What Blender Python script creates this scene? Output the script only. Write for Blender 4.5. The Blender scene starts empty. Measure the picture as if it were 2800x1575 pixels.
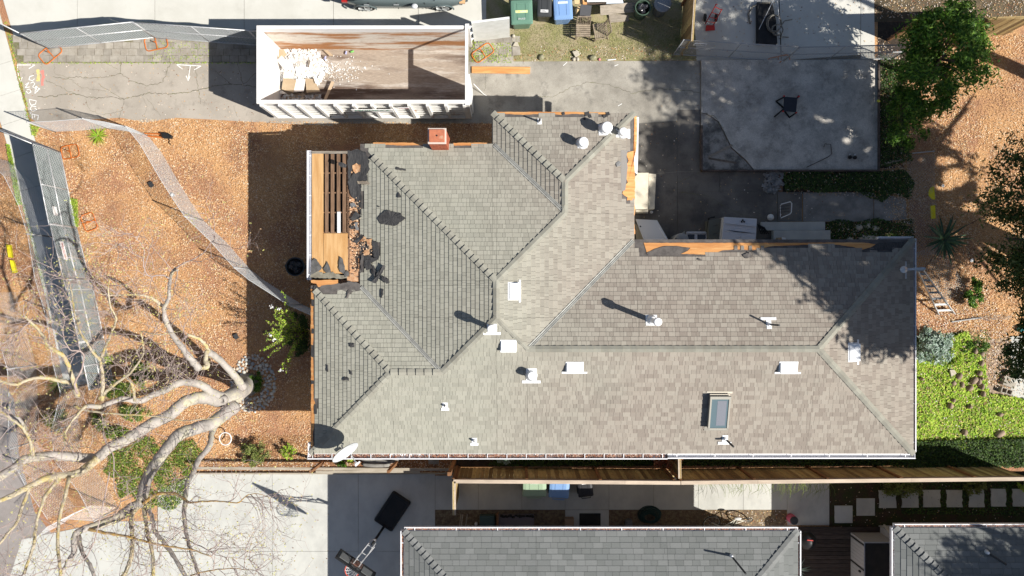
import bpy, math, random
import numpy as np
from math import sin, cos, pi, radians, sqrt, atan2, hypot
from mathutils import Vector, Matrix, Euler
R = random.Random(7)
NR = np.random.RandomState(11)
S = .0128; H = 31.0                      # metres per photo pixel on the ground, camera height
sc = bpy.context.scene
C = sc.collection
# ------------------------------------------------------------------ camera, sky, sun, exposure
cam = bpy.data.objects.new('camera', bpy.data.cameras.new('camera')); C.objects.link(cam)
cam.location = (0, 0, H); cam.rotation_euler = (0, 0, 0)
cam.data.sensor_width = 36; cam.data.lens = 18 / (1400 * S / H)
cam.data.clip_start = .1; cam.data.clip_end = 500
sc.camera = cam
SUN_EL, SUN_AZ = 43.5, 111.8
w = bpy.data.worlds.new('World'); sc.world = w; w.use_nodes = True
nt = w.node_tree; bg = nt.nodes['Background']
sky = nt.nodes.new('ShaderNodeTexSky'); sky.sky_type = 'NISHITA'; sky.sun_disc = False
sky.sun_elevation = radians(SUN_EL); sky.sun_rotation = radians(SUN_AZ)
nt.links.new(sky.outputs[0], bg.inputs[0]); bg.inputs[1].default_value = .057
sl = bpy.data.lights.new('sun', 'SUN'); sl.energy = 5.0; sl.angle = radians(.5); sl.color = (1, .955, .88)
sun = bpy.data.objects.new('sun', sl); C.objects.link(sun)
ce = cos(radians(SUN_EL))
sd = Vector((-.928 * ce, .371 * ce, -sin(radians(SUN_EL))))
sun.rotation_euler = sd.to_track_quat('-Z', 'Y').to_euler(); sun.location = (20, -10, 40)
sc.view_settings.view_transform = 'Standard'; sc.view_settings.look = 'None'
sc.view_settings.exposure = .5; sc.view_settings.gamma = 1
sc.view_settings.use_curve_mapping = False
sc.render.engine = 'CYCLES'; sc.cycles.max_bounces = 6; sc.cycles.transparent_max_bounces = 8

# ------------------------------------------------------------------ helpers
def P(x, y, z=0.):                       # photo pixel at height z -> world
    k = S * (1 - z / H); return Vector(((x - 1400) * k, (787.5 - y) * k, z))
def UV(u, v, z=0.): return Vector((u * S, -v * S, z))
def inpoly(x, y, poly):
    c = False; n = len(poly)
    for i in range(n):
        x1, y1 = poly[i][:2]; x2, y2 = poly[i - 1][:2]
        if (y1 > y) != (y2 > y) and x < (x2 - x1) * (y - y1) / (y2 - y1) + x1: c = not c
    return c
def npin(X, Y, poly):
    c = np.zeros(X.shape, bool); n = len(poly)
    for i in range(n):
        x1, y1 = poly[i]; x2, y2 = poly[i - 1]
        if y1 == y2: continue
        t = ((y1 > Y) != (y2 > Y)) & (X < (x2 - x1) * (Y - y1) / (y2 - y1) + x1)
        c ^= t
    return c
ORG = {}
MATS = {}
def link(o, parent=None, loc=None):
    C.objects.link(o)
    if parent is not None: o.parent = parent
    return o
def org(o):
    if o is None: return Vector((0, 0, 0))
    return ORG.get(o.name, Vector((0, 0, 0)))
def thing(name, label=None, cat=None, loc=(0, 0, 0), group=None, kind=None, rz=0):
    o = bpy.data.objects.new(name, None); C.objects.link(o); o.empty_display_size = .1
    o.location = loc; ORG[o.name] = Vector(loc); o.rotation_euler = (0, 0, rz)
    tag(o, label, cat, group, kind); return o
def tag(o, label=None, cat=None, group=None, kind=None):
    if label: o['label'] = label
    if cat: o['category'] = cat
    if group: o['group'] = group
    if kind: o['kind'] = kind
    return o
def copy_tree(o, parent=None):
    c = o.copy(); C.objects.link(c); c.parent = parent
    for ch in list(o.children): copy_tree(ch, c)
    return c

class G:
    """mesh collector in world coordinates (or in a thing's local ones)"""
    def __init__(s): s.v = []; s.f = []; s.t = []; s.cur = 0.
    def add(s, vs, fs):
        b = len(s.v); s.v += [tuple(p) for p in vs]
        s.f += [tuple(i + b for i in f) for f in fs]; s.t += [s.cur] * len(fs)
        return s
    def poly(s, pts): return s.add(pts, [tuple(range(len(pts)))])
    def prism(s, top, dz):               # polygon (3-D pts) extruded down by dz
        n = len(top); low = [(p[0], p[1], p[2] - dz) for p in top]
        a = sum(top[i][0] * top[(i + 1) % n][1] - top[(i + 1) % n][0] * top[i][1] for i in range(n))
        if a < 0: top = list(top)[::-1]; low = low[::-1]
        return s.add(list(top) + low, [tuple(range(n)), tuple(range(2 * n - 1, n - 1, -1))] + [(n + i, n + (i + 1) % n, (i + 1) % n, i) for i in range(n)])
    def box(s, c, d, rz=0, m=None):
        hx, hy, hz = d[0] / 2, d[1] / 2, d[2] / 2
        pts = [Vector((x, y, z)) for z in (-hz, hz) for x, y in ((-hx, -hy), (hx, -hy), (hx, hy), (-hx, hy))]
        M = m if m is not None else Matrix.Rotation(rz, 3, 'Z')
        c = Vector(c)
        return s.add([M @ p + c for p in pts], [(3, 2, 1, 0), (4, 5, 6, 7), (0, 1, 5, 4), (1, 2, 6, 5), (2, 3, 7, 6), (3, 0, 4, 7)])
    def bar(s, a, b, wdt, hgt=None, up=(0, 0, 1)):
        a = Vector(a); b = Vector(b); hgt = hgt or wdt; d = b - a; l = d.length
        if l < 1e-6: return s
        d.normalize(); up = Vector(up)
        if abs(d.dot(up)) > .98: up = Vector((1, 0, 0))
        x = d.cross(up).normalized(); z = x.cross(d)
        M = Matrix((x, d, z)).transposed()
        return s.box((a + b) / 2, (wdt, l, hgt), m=M)
    def tube(s, pts, r, n=6, closed=False):
        pts = [Vector(p) for p in pts]; k = len(pts)
        if not hasattr(r, '__len__'): r = [r] * k
        vs = []; prev = None
        for i, p in enumerate(pts):
            if closed: d = pts[(i + 1) % k] - pts[i - 1]
            else: d = pts[min(i + 1, k - 1)] - pts[max(i - 1, 0)]
            if d.length < 1e-9: d = Vector((0, 0, 1))
            d.normalize()
            if prev is None:
                prev = Vector((0, 0, 1)).cross(d)
                if prev.length < .05: prev = Vector((1, 0, 0)).cross(d)
            a = (prev - d * prev.dot(d))
            if a.length < 1e-5: a = d.orthogonal()
            a.normalize(); prev = a; b = d.cross(a)
            vs += [p + (a * cos(2 * pi * j / n) + b * sin(2 * pi * j / n)) * r[i] for j in range(n)]
        fs = []
        for i in range(k if closed else k - 1):
            i2 = (i + 1) % k
            fs += [(i * n + j, i * n + (j + 1) % n, i2 * n + (j + 1) % n, i2 * n + j) for j in range(n)]
        if not closed: fs += [tuple(range(n - 1, -1, -1)), tuple((k - 1) * n + j for j in range(n))]
        return s.add(vs, fs)
    def lathe(s, c, prof, n=20, m=None):  # prof: (r,z) from bottom up
        c = Vector(c); vs = []; k = len(prof)
        for r, z in prof:
            for j in range(n):
                p = Vector((r * cos(2 * pi * j / n), r * sin(2 * pi * j / n), z))
                vs.append((m @ p if m is not None else p) + c)
        fs = [(i * n + j, i * n + (j + 1) % n, (i + 1) * n + (j + 1) % n, (i + 1) * n + j) for i in range(k - 1) for j in range(n)]
        fs += [tuple(range(n - 1, -1, -1)), tuple((k - 1) * n + j for j in range(n))]
        return s.add(vs, fs)
    def blob(s, c, r, seed=0, sub=1, jit=.15, m=None):
        rr = random.Random(seed); vs, fs = ICO[sub]; c = Vector(c)
        out = []
        for p in vs:
            k = 1 + rr.uniform(-jit, jit); q = Vector((p[0] * r[0] * k, p[1] * r[1] * k, p[2] * r[2] * k))
            out.append((m @ q if m is not None else q) + c)
        return s.add(out, fs)
    def obj(s, name, mat, parent=None, smooth=False, label=None, cat=None, group=None, kind=None, origin=None, bevel=0):
        o0 = org(parent)
        me = bpy.data.meshes.new(name)
        base = Vector(origin) if origin is not None else o0
        me.from_pydata([(p[0] - base[0], p[1] - base[1], p[2] - base[2]) for p in s.v], [], s.f)
        if any(s.t):
            at = me.attributes.new('tone', 'FLOAT', 'FACE'); at.data.foreach_set('value', s.t)
        if smooth: me.polygons.foreach_set('use_smooth', [True] * len(me.polygons))
        me.materials.append(mat); me.update()
        o = bpy.data.objects.new(name, me); C.objects.link(o)
        if parent is not None: o.parent = parent
        o.location = base - o0
        ORG[o.name] = base
        if bevel:
            b = o.modifiers.new('bevel', 'BEVEL'); b.width = bevel; b.segments = 2; b.limit_method = 'ANGLE'
        tag(o, label, cat, group, kind); return o
def ico(sub):
    t = (1 + 5 ** .5) / 2
    v = [(-1, t, 0), (1, t, 0), (-1, -t, 0), (1, -t, 0), (0, -1, t), (0, 1, t), (0, -1, -t), (0, 1, -t), (t, 0, -1), (t, 0, 1), (-t, 0, -1), (-t, 0, 1)]
    v = [Vector(p).normalized() for p in v]
    f = [(0, 11, 5), (0, 5, 1), (0, 1, 7), (0, 7, 10), (0, 10, 11), (1, 5, 9), (5, 11, 4), (11, 10, 2), (10, 7, 6), (7, 1, 8), (3, 9, 4), (3, 4, 2), (3, 2, 6), (3, 6, 8), (3, 8, 9), (4, 9, 5), (2, 4, 11), (6, 2, 10), (8, 6, 7), (9, 8, 1)]
    for _ in range(sub):
        mid = {}; nf = []
        def md(a, b):
            k = (min(a, b), max(a, b))
            if k not in mid: mid[k] = len(v); v.append(((v[a] + v[b]) / 2).normalized())
            return mid[k]
        for a, b, c in f:
            ab, bc, ca = md(a, b), md(b, c), md(c, a); nf += [(a, ab, ca), (b, bc, ab), (c, ca, bc), (ab, bc, ca)]
        f = nf
    return [tuple(p) for p in v], f
ICO = {0: ico(0), 1: ico(1), 2: ico(2)}
def npquads(name, V, tone, mat, parent=None, **kw):   # V (N,4,3)
    n = len(V); me = bpy.data.meshes.new(name); o0 = org(parent)
    V = V - np.array(o0)
    me.vertices.add(4 * n); me.vertices.foreach_set('co', V.reshape(-1).astype(np.float32))
    me.loops.add(4 * n); me.loops.foreach_set('vertex_index', np.arange(4 * n, dtype=np.int32))
    me.polygons.add(n); me.polygons.foreach_set('loop_start', np.arange(0, 4 * n, 4, dtype=np.int32))
    me.polygons.foreach_set('loop_total', np.full(n, 4, dtype=np.int32))
    at = me.attributes.new('tone', 'FLOAT', 'FACE'); at.data.foreach_set('value', tone.astype(np.float32))
    me.materials.append(mat); me.update(calc_edges=True); me.validate()
    o = bpy.data.objects.new(name, me); C.objects.link(o)
    if parent is not None: o.parent = parent
    tag(o, **kw); return o
def quads_at(pts, ln, wd, tilt=.3, dirn=None):     # leaf/chip quads; pts (N,3)
    n = len(pts); a = NR.rand(n) * 2 * pi
    if dirn is not None: a = dirn + (NR.rand(n) - .5) * .8
    tl = (NR.rand(n) - .5) * 2 * tilt; tw = (NR.rand(n) - .5) * 2 * tilt
    d = np.stack([np.cos(a) * np.cos(tl), np.sin(a) * np.cos(tl), np.sin(tl)], 1)
    s = np.stack([-np.sin(a) * np.cos(tw), np.cos(a) * np.cos(tw), np.sin(tw)], 1)
    ln = ln if hasattr(ln, '__len__') else np.full(n, ln); wd = wd if hasattr(wd, '__len__') else np.full(n, wd)
    d = d * ln[:, None] / 2; s = s * wd[:, None] / 2
    return np.stack([pts - d, pts - d * .1 + s, pts + d, pts - d * .1 - s], 1)
def scatter(poly, n, z=0., zj=0.):                 # poly in photo px on the ground
    xs = [p[0] for p in poly]; ys = [p[1] for p in poly]
    X = NR.uniform(min(xs), max(xs), n * 3); Y = NR.uniform(min(ys), max(ys), n * 3)
    m = npin(X, Y, poly); X = X[m][:n]; Y = Y[m][:n]
    return np.stack([(X - 1400) * S, (787.5 - Y) * S, z + NR.rand(len(X)) * zj], 1)

# ------------------------------------------------------------------ materials
def ramp(nt, stops, interp='LINEAR'):
    r = nt.nodes.new('ShaderNodeValToRGB'); r.color_ramp.interpolation = interp
    e = r.color_ramp.elements
    while len(e) > 1: e.remove(e[-1])
    e[0].position = stops[0][0]; e[0].color = (*stops[0][1], 1)
    for p, c in stops[1:]:
        q = e.new(p); q.color = (*c, 1)
    return r
def mixc(nt, a, b, fac, mode='MIX'):
    m = nt.nodes.new('ShaderNodeMix'); m.data_type = 'RGBA'; m.blend_type = mode
    for sock, val in ((m.inputs[0], fac), (m.inputs[6], a), (m.inputs[7], b)):
        if hasattr(val, 'type') and hasattr(val, 'node'): nt.links.new(val, sock)
        elif isinstance(val, (int, float)): sock.default_value = val
        else: sock.default_value = (*val, 1)
    return m.outputs[2]
def M(name, c, c2=None, sc_=2., lo=.4, hi=.62, fine=.12, fsc=60., rough=.85, bump=0., bsc=45., bdist=.01, metal=0., stretch=(1, 1, 1),
      palette=None, tone=0., c3=None, sc3=.6, trans=0., spec=.3, local=False, lo3=.5, hi3=.7):
    if name in MATS: return MATS[name]
    m = bpy.data.materials.new(name); m.use_nodes = True; nt = m.node_tree; b = nt.nodes['Principled BSDF']
    geo = nt.nodes.new('ShaderNodeTexCoord' if local else 'ShaderNodeNewGeometry'); mp = nt.nodes.new('ShaderNodeMapping'); mp.inputs['Scale'].default_value = stretch
    nt.links.new(geo.outputs['Object' if local else 'Position'], mp.inputs[0]); vec = mp.outputs[0]
    def noise(s_, det=5, rg=.6):
        n = nt.nodes.new('ShaderNodeTexNoise'); n.inputs['Scale'].default_value = s_; n.inputs['Detail'].default_value = det; n.inputs['Roughness'].default_value = rg
        nt.links.new(vec, n.inputs['Vector']); return n.outputs[0]
    if palette or tone:
        at = nt.nodes.new('ShaderNodeAttribute'); at.attribute_name = 'tone'
        oi = nt.nodes.new('ShaderNodeObjectInfo'); ad = nt.nodes.new('ShaderNodeMath'); ad.operation = 'ADD'
        nt.links.new(at.outputs['Fac'], ad.inputs[0]); nt.links.new(oi.outputs['Random'], ad.inputs[1])
        fr = nt.nodes.new('ShaderNodeMath'); fr.operation = 'FRACT'; nt.links.new(ad.outputs[0], fr.inputs[0]); T = fr.outputs[0]
    if palette:
        r = ramp(nt, [(i / len(palette), p) for i, p in enumerate(palette)], 'CONSTANT'); nt.links.new(T, r.inputs[0]); col = r.outputs[0]
    else: col = c
    if c2 is not None:
        mr = nt.nodes.new('ShaderNodeMapRange'); mr.inputs[1].default_value = lo; mr.inputs[2].default_value = hi
        nt.links.new(noise(sc_), mr.inputs[0]); col = mixc(nt, col, c2, mr.outputs[0])
    if c3 is not None:
        mr = nt.nodes.new('ShaderNodeMapRange'); mr.inputs[1].default_value = lo3; mr.inputs[2].default_value = hi3
        nt.links.new(noise(sc3, 8, .7), mr.inputs[0]); col = mixc(nt, col, c3, mr.outputs[0])
    if tone and not palette:
        mr = nt.nodes.new('ShaderNodeMapRange'); mr.inputs[3].default_value = 1 - tone; mr.inputs[4].default_value = 1 + tone
        nt.links.new(T, mr.inputs[0]); hs = nt.nodes.new('ShaderNodeHueSaturation'); nt.links.new(mr.outputs[0], hs.inputs['Value'])
        if hasattr(col, 'node'): nt.links.new(col, hs.inputs['Color'])
        else: hs.inputs['Color'].default_value = (*col, 1)
        col = hs.outputs[0]
    if fine:
        mr = nt.nodes.new('ShaderNodeMapRange'); mr.inputs[1].default_value = .25; mr.inputs[2].default_value = .75; mr.inputs[3].default_value = 1 - fine; mr.inputs[4].default_value = 1 + fine
        nt.links.new(noise(fsc, 3, .7), mr.inputs[0]); hs = nt.nodes.new('ShaderNodeHueSaturation'); nt.links.new(mr.outputs[0], hs.inputs['Value'])
        if hasattr(col, 'node'): nt.links.new(col, hs.inputs['Color'])
        else: hs.inputs['Color'].default_value = (*col, 1)
        col = hs.outputs[0]
    if hasattr(col, 'node'): nt.links.new(col, b.inputs['Base Color'])
    else: b.inputs['Base Color'].default_value = (*col, 1)
    b.inputs['Roughness'].default_value = rough; b.inputs['Metallic'].default_value = metal
    b.inputs['Specular IOR Level'].default_value = spec
    if bump:
        bp = nt.nodes.new('ShaderNodeBump'); bp.inputs['Strength'].default_value = bump; bp.inputs['Distance'].default_value = bdist
        nt.links.new(noise(bsc, 4), bp.inputs['Height']); nt.links.new(bp.outputs[0], b.inputs['Normal'])
    if trans:
        tr = nt.nodes.new('ShaderNodeBsdfTranslucent'); mx = nt.nodes.new('ShaderNodeMixShader'); mx.inputs[0].default_value = trans
        if hasattr(col, 'node'): nt.links.new(col, tr.inputs[0])
        else: tr.inputs[0].default_value = (*col, 1)
        nt.links.new(b.outputs[0], mx.inputs[1]); nt.links.new(tr.outputs[0], mx.inputs[2])
        nt.links.new(mx.outputs[0], nt.nodes['Material Output'].inputs[0])
    MATS[name] = m; return m
CHIP = M('wood_chip_ground', (.56, .32, .15), (.40, .205, .115), sc_=.45, lo=.44, hi=.56, fine=.5, fsc=28, bump=.9, bsc=22, bdist=.05, c3=(.24, .15, .09), sc3=.9, lo3=.56, hi3=.75)
CHIPS = M('wood_chips', (.5, .3, .15), palette=[(.80, .50, .25), (.68, .39, .17), (.86, .65, .40), (.50, .26, .11), (.75, .46, .21), (.86, .75, .56), (.60, .34, .16), (.29, .155, .075)], fine=.1, fsc=30, c2=(.40, .22, .13), sc_=.5, lo=.5, hi=.72)
CONC = M('pale_concrete', (.60, .59, .54), (.54, .53, .48), sc_=.8, fine=.05, fsc=90, c3=(.46, .45, .40), sc3=.7, lo3=.56, hi3=.82, bump=.1, bsc=80)
CONC2 = M('clean_concrete', (.54, .54, .50), (.47, .47, .44), sc_=1.2, fine=.06, fsc=70, c3=(.41, .41, .38), sc3=.5, lo3=.52, hi3=.72, stretch=(1.6, 1, 1))
OLDC = M('old_concrete', (.42, .375, .32), (.35, .312, .265), sc_=1.1, fine=.16, fsc=55, c3=(.26, .235, .2), sc3=1.8, lo3=.56, hi3=.72, bump=.25, bsc=70)
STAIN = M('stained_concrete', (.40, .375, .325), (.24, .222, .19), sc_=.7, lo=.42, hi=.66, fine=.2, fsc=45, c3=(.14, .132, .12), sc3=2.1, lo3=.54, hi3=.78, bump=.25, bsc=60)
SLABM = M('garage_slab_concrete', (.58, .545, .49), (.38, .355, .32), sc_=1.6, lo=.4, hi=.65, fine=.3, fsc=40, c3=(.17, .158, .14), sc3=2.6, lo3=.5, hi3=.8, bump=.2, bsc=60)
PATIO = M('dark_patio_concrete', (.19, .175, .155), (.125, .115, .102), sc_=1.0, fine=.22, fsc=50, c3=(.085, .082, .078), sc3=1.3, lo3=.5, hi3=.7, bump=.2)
PAVER = M('paver_concrete', (.36, .33, .285), (.28, .25, .21), sc_=3, fine=.15, fsc=50, tone=.14, bump=.2)
DARKJ = M('dark_soil_joint', (.24, .2, .15), (.16, .16, .08), sc_=5, fine=.4, fsc=50, bump=.5)
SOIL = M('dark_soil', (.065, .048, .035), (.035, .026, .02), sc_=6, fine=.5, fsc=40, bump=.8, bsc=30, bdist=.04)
DIRT = M('dry_dirt', (.36, .30, .19), (.27, .255, .115), sc_=1.6, fine=.35, fsc=45, c3=(.2, .21, .07), sc3=1.1, lo3=.5, hi3=.68, bump=.6, bsc=40, bdist=.03)
LITTER = M('leaf_litter', (.3, .2, .1), palette=[(.55, .33, .16), (.35, .16, .08), (.7, .55, .4), (.2, .1, .06), (.6, .42, .2), (.75, .68, .6)], fine=.1)
ASPH = M('street_asphalt', (.30, .27, .255), (.25, .225, .21), sc_=2, fine=.2, fsc=70)
WHITE = M('white_paint', (.80, .80, .79), (.70, .69, .67), sc_=3, lo=.5, hi=.8, fine=.03, rough=.5)
WHITE2 = M('vent_white_metal', (.84, .85, .86), rough=.4, fine=.02)
GREYW = M('weathered_grey_wood', (.38, .33, .27), (.26, .225, .18), sc_=4, stretch=(1, 6, 1), fine=.15, tone=.12, bump=.3)
FENCEW = M('brown_fence_wood', (.2, .105, .05), palette=[(.36, .26, .12), (.25, .165, .075), (.48, .37, .18), (.18, .12, .055), (.42, .31, .14), (.30, .21, .10)], c2=(.12, .085, .045), sc_=5, lo=.5, hi=.8, stretch=(3, 3, .5), fine=.2)
CAPW = M('fence_cap_wood', (.56, .46, .36), (.44, .36, .28), sc_=2.5, stretch=(.5, 3, 1), fine=.12, tone=.1)
ORANGEW = M('bare_sheathing', (.68, .33, .12), (.54, .235, .08), sc_=2.5, stretch=(.35, 4, 1), fine=.12, c3=(.75, .46, .2), sc3=2.2, lo3=.5, hi3=.7)
PLY = M('bare_plywood', (.68, .42, .19), (.55, .30, .115), sc_=1.8, stretch=(4, .5, 1), fine=.1)
RAFT = M('old_roof_board', (.27, .165, .10), (.17, .10, .06), sc_=4, stretch=(6, .6, 1), fine=.2, tone=.12)
FELT = M('torn_roofing_felt', (.045, .045, .048), (.085, .082, .08), sc_=7, fine=.3, fsc=60, stretch=(5, .7, 1), bump=.4, rough=.95)
FELTB = M('grey_underlay', (.15, .135, .125), (.10, .09, .085), sc_=5, fine=.2, rough=.95)
BLACK = M('black_plastic', (.012, .013, .014), (.02, .02, .021), sc_=4, rough=.5, fine=.1)
DGREY = M('dark_grey_plastic', (.05, .053, .056), rough=.45, fine=.08)
GALV = M('galvanised_steel', (.62, .63, .64), (.5, .51, .52), sc_=6, rough=.45, metal=.3, fine=.06)
WIRE = M('galvanised_wire', (.66, .68, .69), rough=.4, fine=0)
WIRED = M('dull_chain_wire', (.42, .42, .41), rough=.5, fine=0)
SCREEN = M('green_privacy_mesh', (.065, .105, .10), (.045, .08, .075), sc_=3, fine=.1)
ORPAINT = M('orange_paint', (.62, .17, .03), (.45, .13, .03), sc_=9, rough=.5)
REDP = M('red_paint', (.5, .04, .03), rough=.4)
YELLOW = M('yellow_plastic', (.80, .68, .03), (.7, .58, .02), sc_=6, rough=.5)
TEXTW = M('white_lettering', (.8, .8, .8), fine=.0)
PAINTW = M('white_marking_paint', (.82, .82, .80), fine=.08, fsc=30)
METALV = M('valley_flashing', (.40, .40, .37), (.30, .30, .28), sc_=5, rough=.7, metal=0., fine=.05)
BRICK = M('red_brick', (.42, .12, .06), (.32, .09, .05), sc_=9, fine=.15, tone=.2)
MORTAR = M('pale_mortar', (.58, .5, .44), fine=.15)
TERRA = M('terracotta_cap', (.50, .17, .09), (.40, .14, .08), sc_=7, fine=.12, c3=(.5, .33, .22), sc3=4, lo3=.55)
GREENB = M('green_bin_plastic', (.13, .25, .185), rough=.45, fine=.04)
PGREENB = M('pale_green_bin_plastic', (.32, .43, .30), rough=.45, fine=.04)
BLUEB = M('blue_bin_plastic', (.20, .34, .60), rough=.45, fine=.04)
LEAF = M('tree_leaf', (.06, .14, .02), palette=[(.05, .12, .012), (.08, .19, .02), (.14, .29, .03), (.04, .1, .015), (.2, .34, .05), (.06, .14, .02)], trans=.3, fine=.1, rough=.5)
LEAF2 = M('dark_oak_leaf', (.06, .10, .03), palette=[(.06, .095, .02), (.04, .075, .015), (.11, .16, .03), (.03, .055, .012), (.2, .21, .07), (.07, .11, .025)], trans=.2, fine=.1, rough=.5)
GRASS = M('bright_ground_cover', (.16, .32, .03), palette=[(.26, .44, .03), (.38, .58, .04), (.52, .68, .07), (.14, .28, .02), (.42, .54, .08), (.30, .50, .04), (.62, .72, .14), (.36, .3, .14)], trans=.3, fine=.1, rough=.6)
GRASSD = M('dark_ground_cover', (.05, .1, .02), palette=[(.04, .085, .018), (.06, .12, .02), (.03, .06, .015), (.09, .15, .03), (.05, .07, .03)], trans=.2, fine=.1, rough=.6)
OLIVE = M('olive_shrub_leaf', (.13, .18, .04), palette=[(.14, .18, .04), (.2, .26, .05), (.09, .12, .03), (.27, .3, .09), (.17, .15, .06)], trans=.2, fine=.1, rough=.6)
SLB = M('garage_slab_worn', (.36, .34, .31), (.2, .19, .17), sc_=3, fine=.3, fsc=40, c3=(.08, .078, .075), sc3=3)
SAGE = M('grey_green_leaf', (.35, .44, .38), palette=[(.36, .46, .40), (.26, .36, .28), (.46, .54, .48), (.2, .3, .2)], trans=.2, fine=.1, rough=.6)
def fld(p, k=1.): return np.sin(p[:, 0] * 1.9 * k + 1.3 * np.sin(p[:, 1] * 1.1 * k)) * np.cos(p[:, 1] * 1.6 * k + np.sin(p[:, 0] * .7 * k)) + .5 * np.sin(p[:, 0] * 5.1 * k + p[:, 1] * 3.3 * k)
# ================================================================== GROUND
def struct(name, g, mat, **kw): return g.obj(name, mat, kind='structure', **kw)
g = G(); g.poly([(-140, -140, 0), (140, -140, 0), (140, 140, 0), (-140, 140, 0)]); struct('ground', g, CHIP)
def sheet(name, poly, z, mat, kind='structure'):
    g = G(); g.prism([P(x, y, 0) + Vector((0, 0, z)) for x, y in poly], z + .02); return g.obj(name, mat, kind=kind)
def gp(x, y, z=0.): return Vector(((x - 1400) * S, (787.5 - y) * S, z))
sheet('street', [(-700, 900), (-20, 1000), (38, 1090), (52, 1240), (95, 1400), (150, 1470), (60, 1560), (-20, 1720), (-700, 1720)], .012, ASPH)
# neighbour driveway: slabs with real joints
def slabs(name, quads, z, mat, gap=.7, label=None, base=None, dz=.08):
    t = thing(name, kind='structure')
    for i, q in enumerate(quads):
        cx = sum(p[0] for p in q) / len(q); cy = sum(p[1] for p in q) / len(q)
        pts = []
        for (x, y) in q:
            dx, dy = x - cx, y - cy; l = hypot(dx, dy); k = (l - gap) / l
            pts.append(gp(cx + dx * k, cy + dy * k, z))
        G().prism(pts, dz).obj('slab', mat, t)
    if base:
        G().prism([gp(x, y, z - .02) for x, y in base], z).obj('joint_bed', DARKJ, t)
    return t
def edgeY(x): return 88 if x < 300 else 96
xs = [30, 212, 424, 668, 912, 1144, 1330]
q = []
for i in range(len(xs) - 1):
    a, b = xs[i], xs[i + 1]
    q.append([(a if i else 0, -30), (b, -30), (b, 100), (a if i else 38, 100)])
    q.append([(a if i else -40, -240), (b, -240), (b, -30), (a if i else 0, -30)])
slabs('neighbour_driveway', q, .02, CONC, .6, base=[(-40, -240), (1330, -240), (1330, 100), (40, 100)])
# public pavement on the left (runs down past the fence)
def SW(y, e):                             # left/right edge of the pavement at height y
    L_ = [(-300, -260), (-60, -115), (120, -60), (300, -5), (394, 25), (788, 122), (980, 165), (1180, 205), (1330, 262), (1480, 330), (1800, 520)]
    R_ = [(-300, -95), (0, -12), (46, 0), (326, 76), (420, 105), (788, 212), (980, 262), (1180, 300), (1330, 345), (1480, 430), (1800, 620)]
    T = L_ if e == 0 else R_
    for (y0, x0), (y1, x1) in zip(T, T[1:]):
        if y0 <= y <= y1: return x0 + (x1 - x0) * (y - y0) / (y1 - y0)
q = []
ys = [-290, -120, 60, 176, 255, 330, 420, 510, 600, 690, 780, 870, 960, 1050]
for a, b in zip(ys, ys[1:]): q.append([(SW(a, 0), a + 14), (SW(a, 1), a - 10), (SW(b, 1), b - 10), (SW(b, 0), b + 14)])
slabs('pavement', q, .024, CONC, .5, base=[(SW(y, 0), y + 12) for y in ys] + [(SW(y, 1), y - 12) for y in ys[::-1]])
# apron bottom left
slabs('driveway_apron', [[(60, 1475), (300, 1425), (430, 1425), (430, 1660), (0, 1660)], [(432, 1425), (534, 1425), (534, 1507), (432, 1507)]], .018, CONC2, .6)
# pavers strip: each stone a part
pv = thing('paver_strip', kind='structure')
n = 0
rows = [99, 116, 134, 152, 170]
for r, (y0, y1) in enumerate(zip(rows, rows[1:])):
    x = 36 + r * 6 + (r % 2) * 11
    while x < 1400:
        wd = 23.5
        if not (720 < x < 1290) and not (R.random() < .012):
            dz = R.uniform(-.006, .008); pts = []
            for px, py in ((x, y0), (x + wd, y0), (x + wd, y1), (x, y1)):
                cx, cy = x + wd / 2, (y0 + y1) / 2
                pts.append(gp(px + (cx - px) * .035 + R.uniform(-.5, .5), py + (cy - py) * .035 + R.uniform(-.5, .5), .03 + dz))
            G().prism(pts, .05).obj('paver', PAVER, pv); n += 1
        x += wd
G().prism([gp(20, 96, .013), (gp(1345, 96, .013)), gp(1345, 173, .013), gp(48, 173, .013)], .03).obj('joint_bed', DARKJ, pv)
# old cracked driveway; right part stained
sheet('old_driveway', [(47, 172), (912, 171), (912, 345), (700, 334), (560, 326), (480, 322), (400, 335), (330, 322), (100, 334), (82, 322)], .016, OLDC)
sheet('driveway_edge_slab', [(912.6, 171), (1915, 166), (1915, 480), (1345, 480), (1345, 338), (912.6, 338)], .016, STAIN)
sheet('side_yard', [(1330, -240), (1880, -240), (1905, 165), (1380, 169), (1345, 130), (1330, 100)], .008, DIRT)
# neighbour's patio beyond the chain link
slabs('neighbour_patio', [[(1880, -240), (2120, -240), (2135, 166), (1905, 166)], [(2122, -240), (2355, -240), (2352, 150), (2137, 166)], [(2356, -240), (2386, -240), (2392, 170), (2353, 160)]], .02, CONC, .4, base=[(1880, -240), (2386, -240), (2392, 165), (1905, 165)])
sheet('dirt_strip', [(2388, -240), (3100, -240), (3100, 52), (2388, 60)], .01, M('dark_dirt', (.13, .10, .06), (.085, .065, .04), sc_=3, fine=.5, fsc=35, bump=.6))
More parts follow.
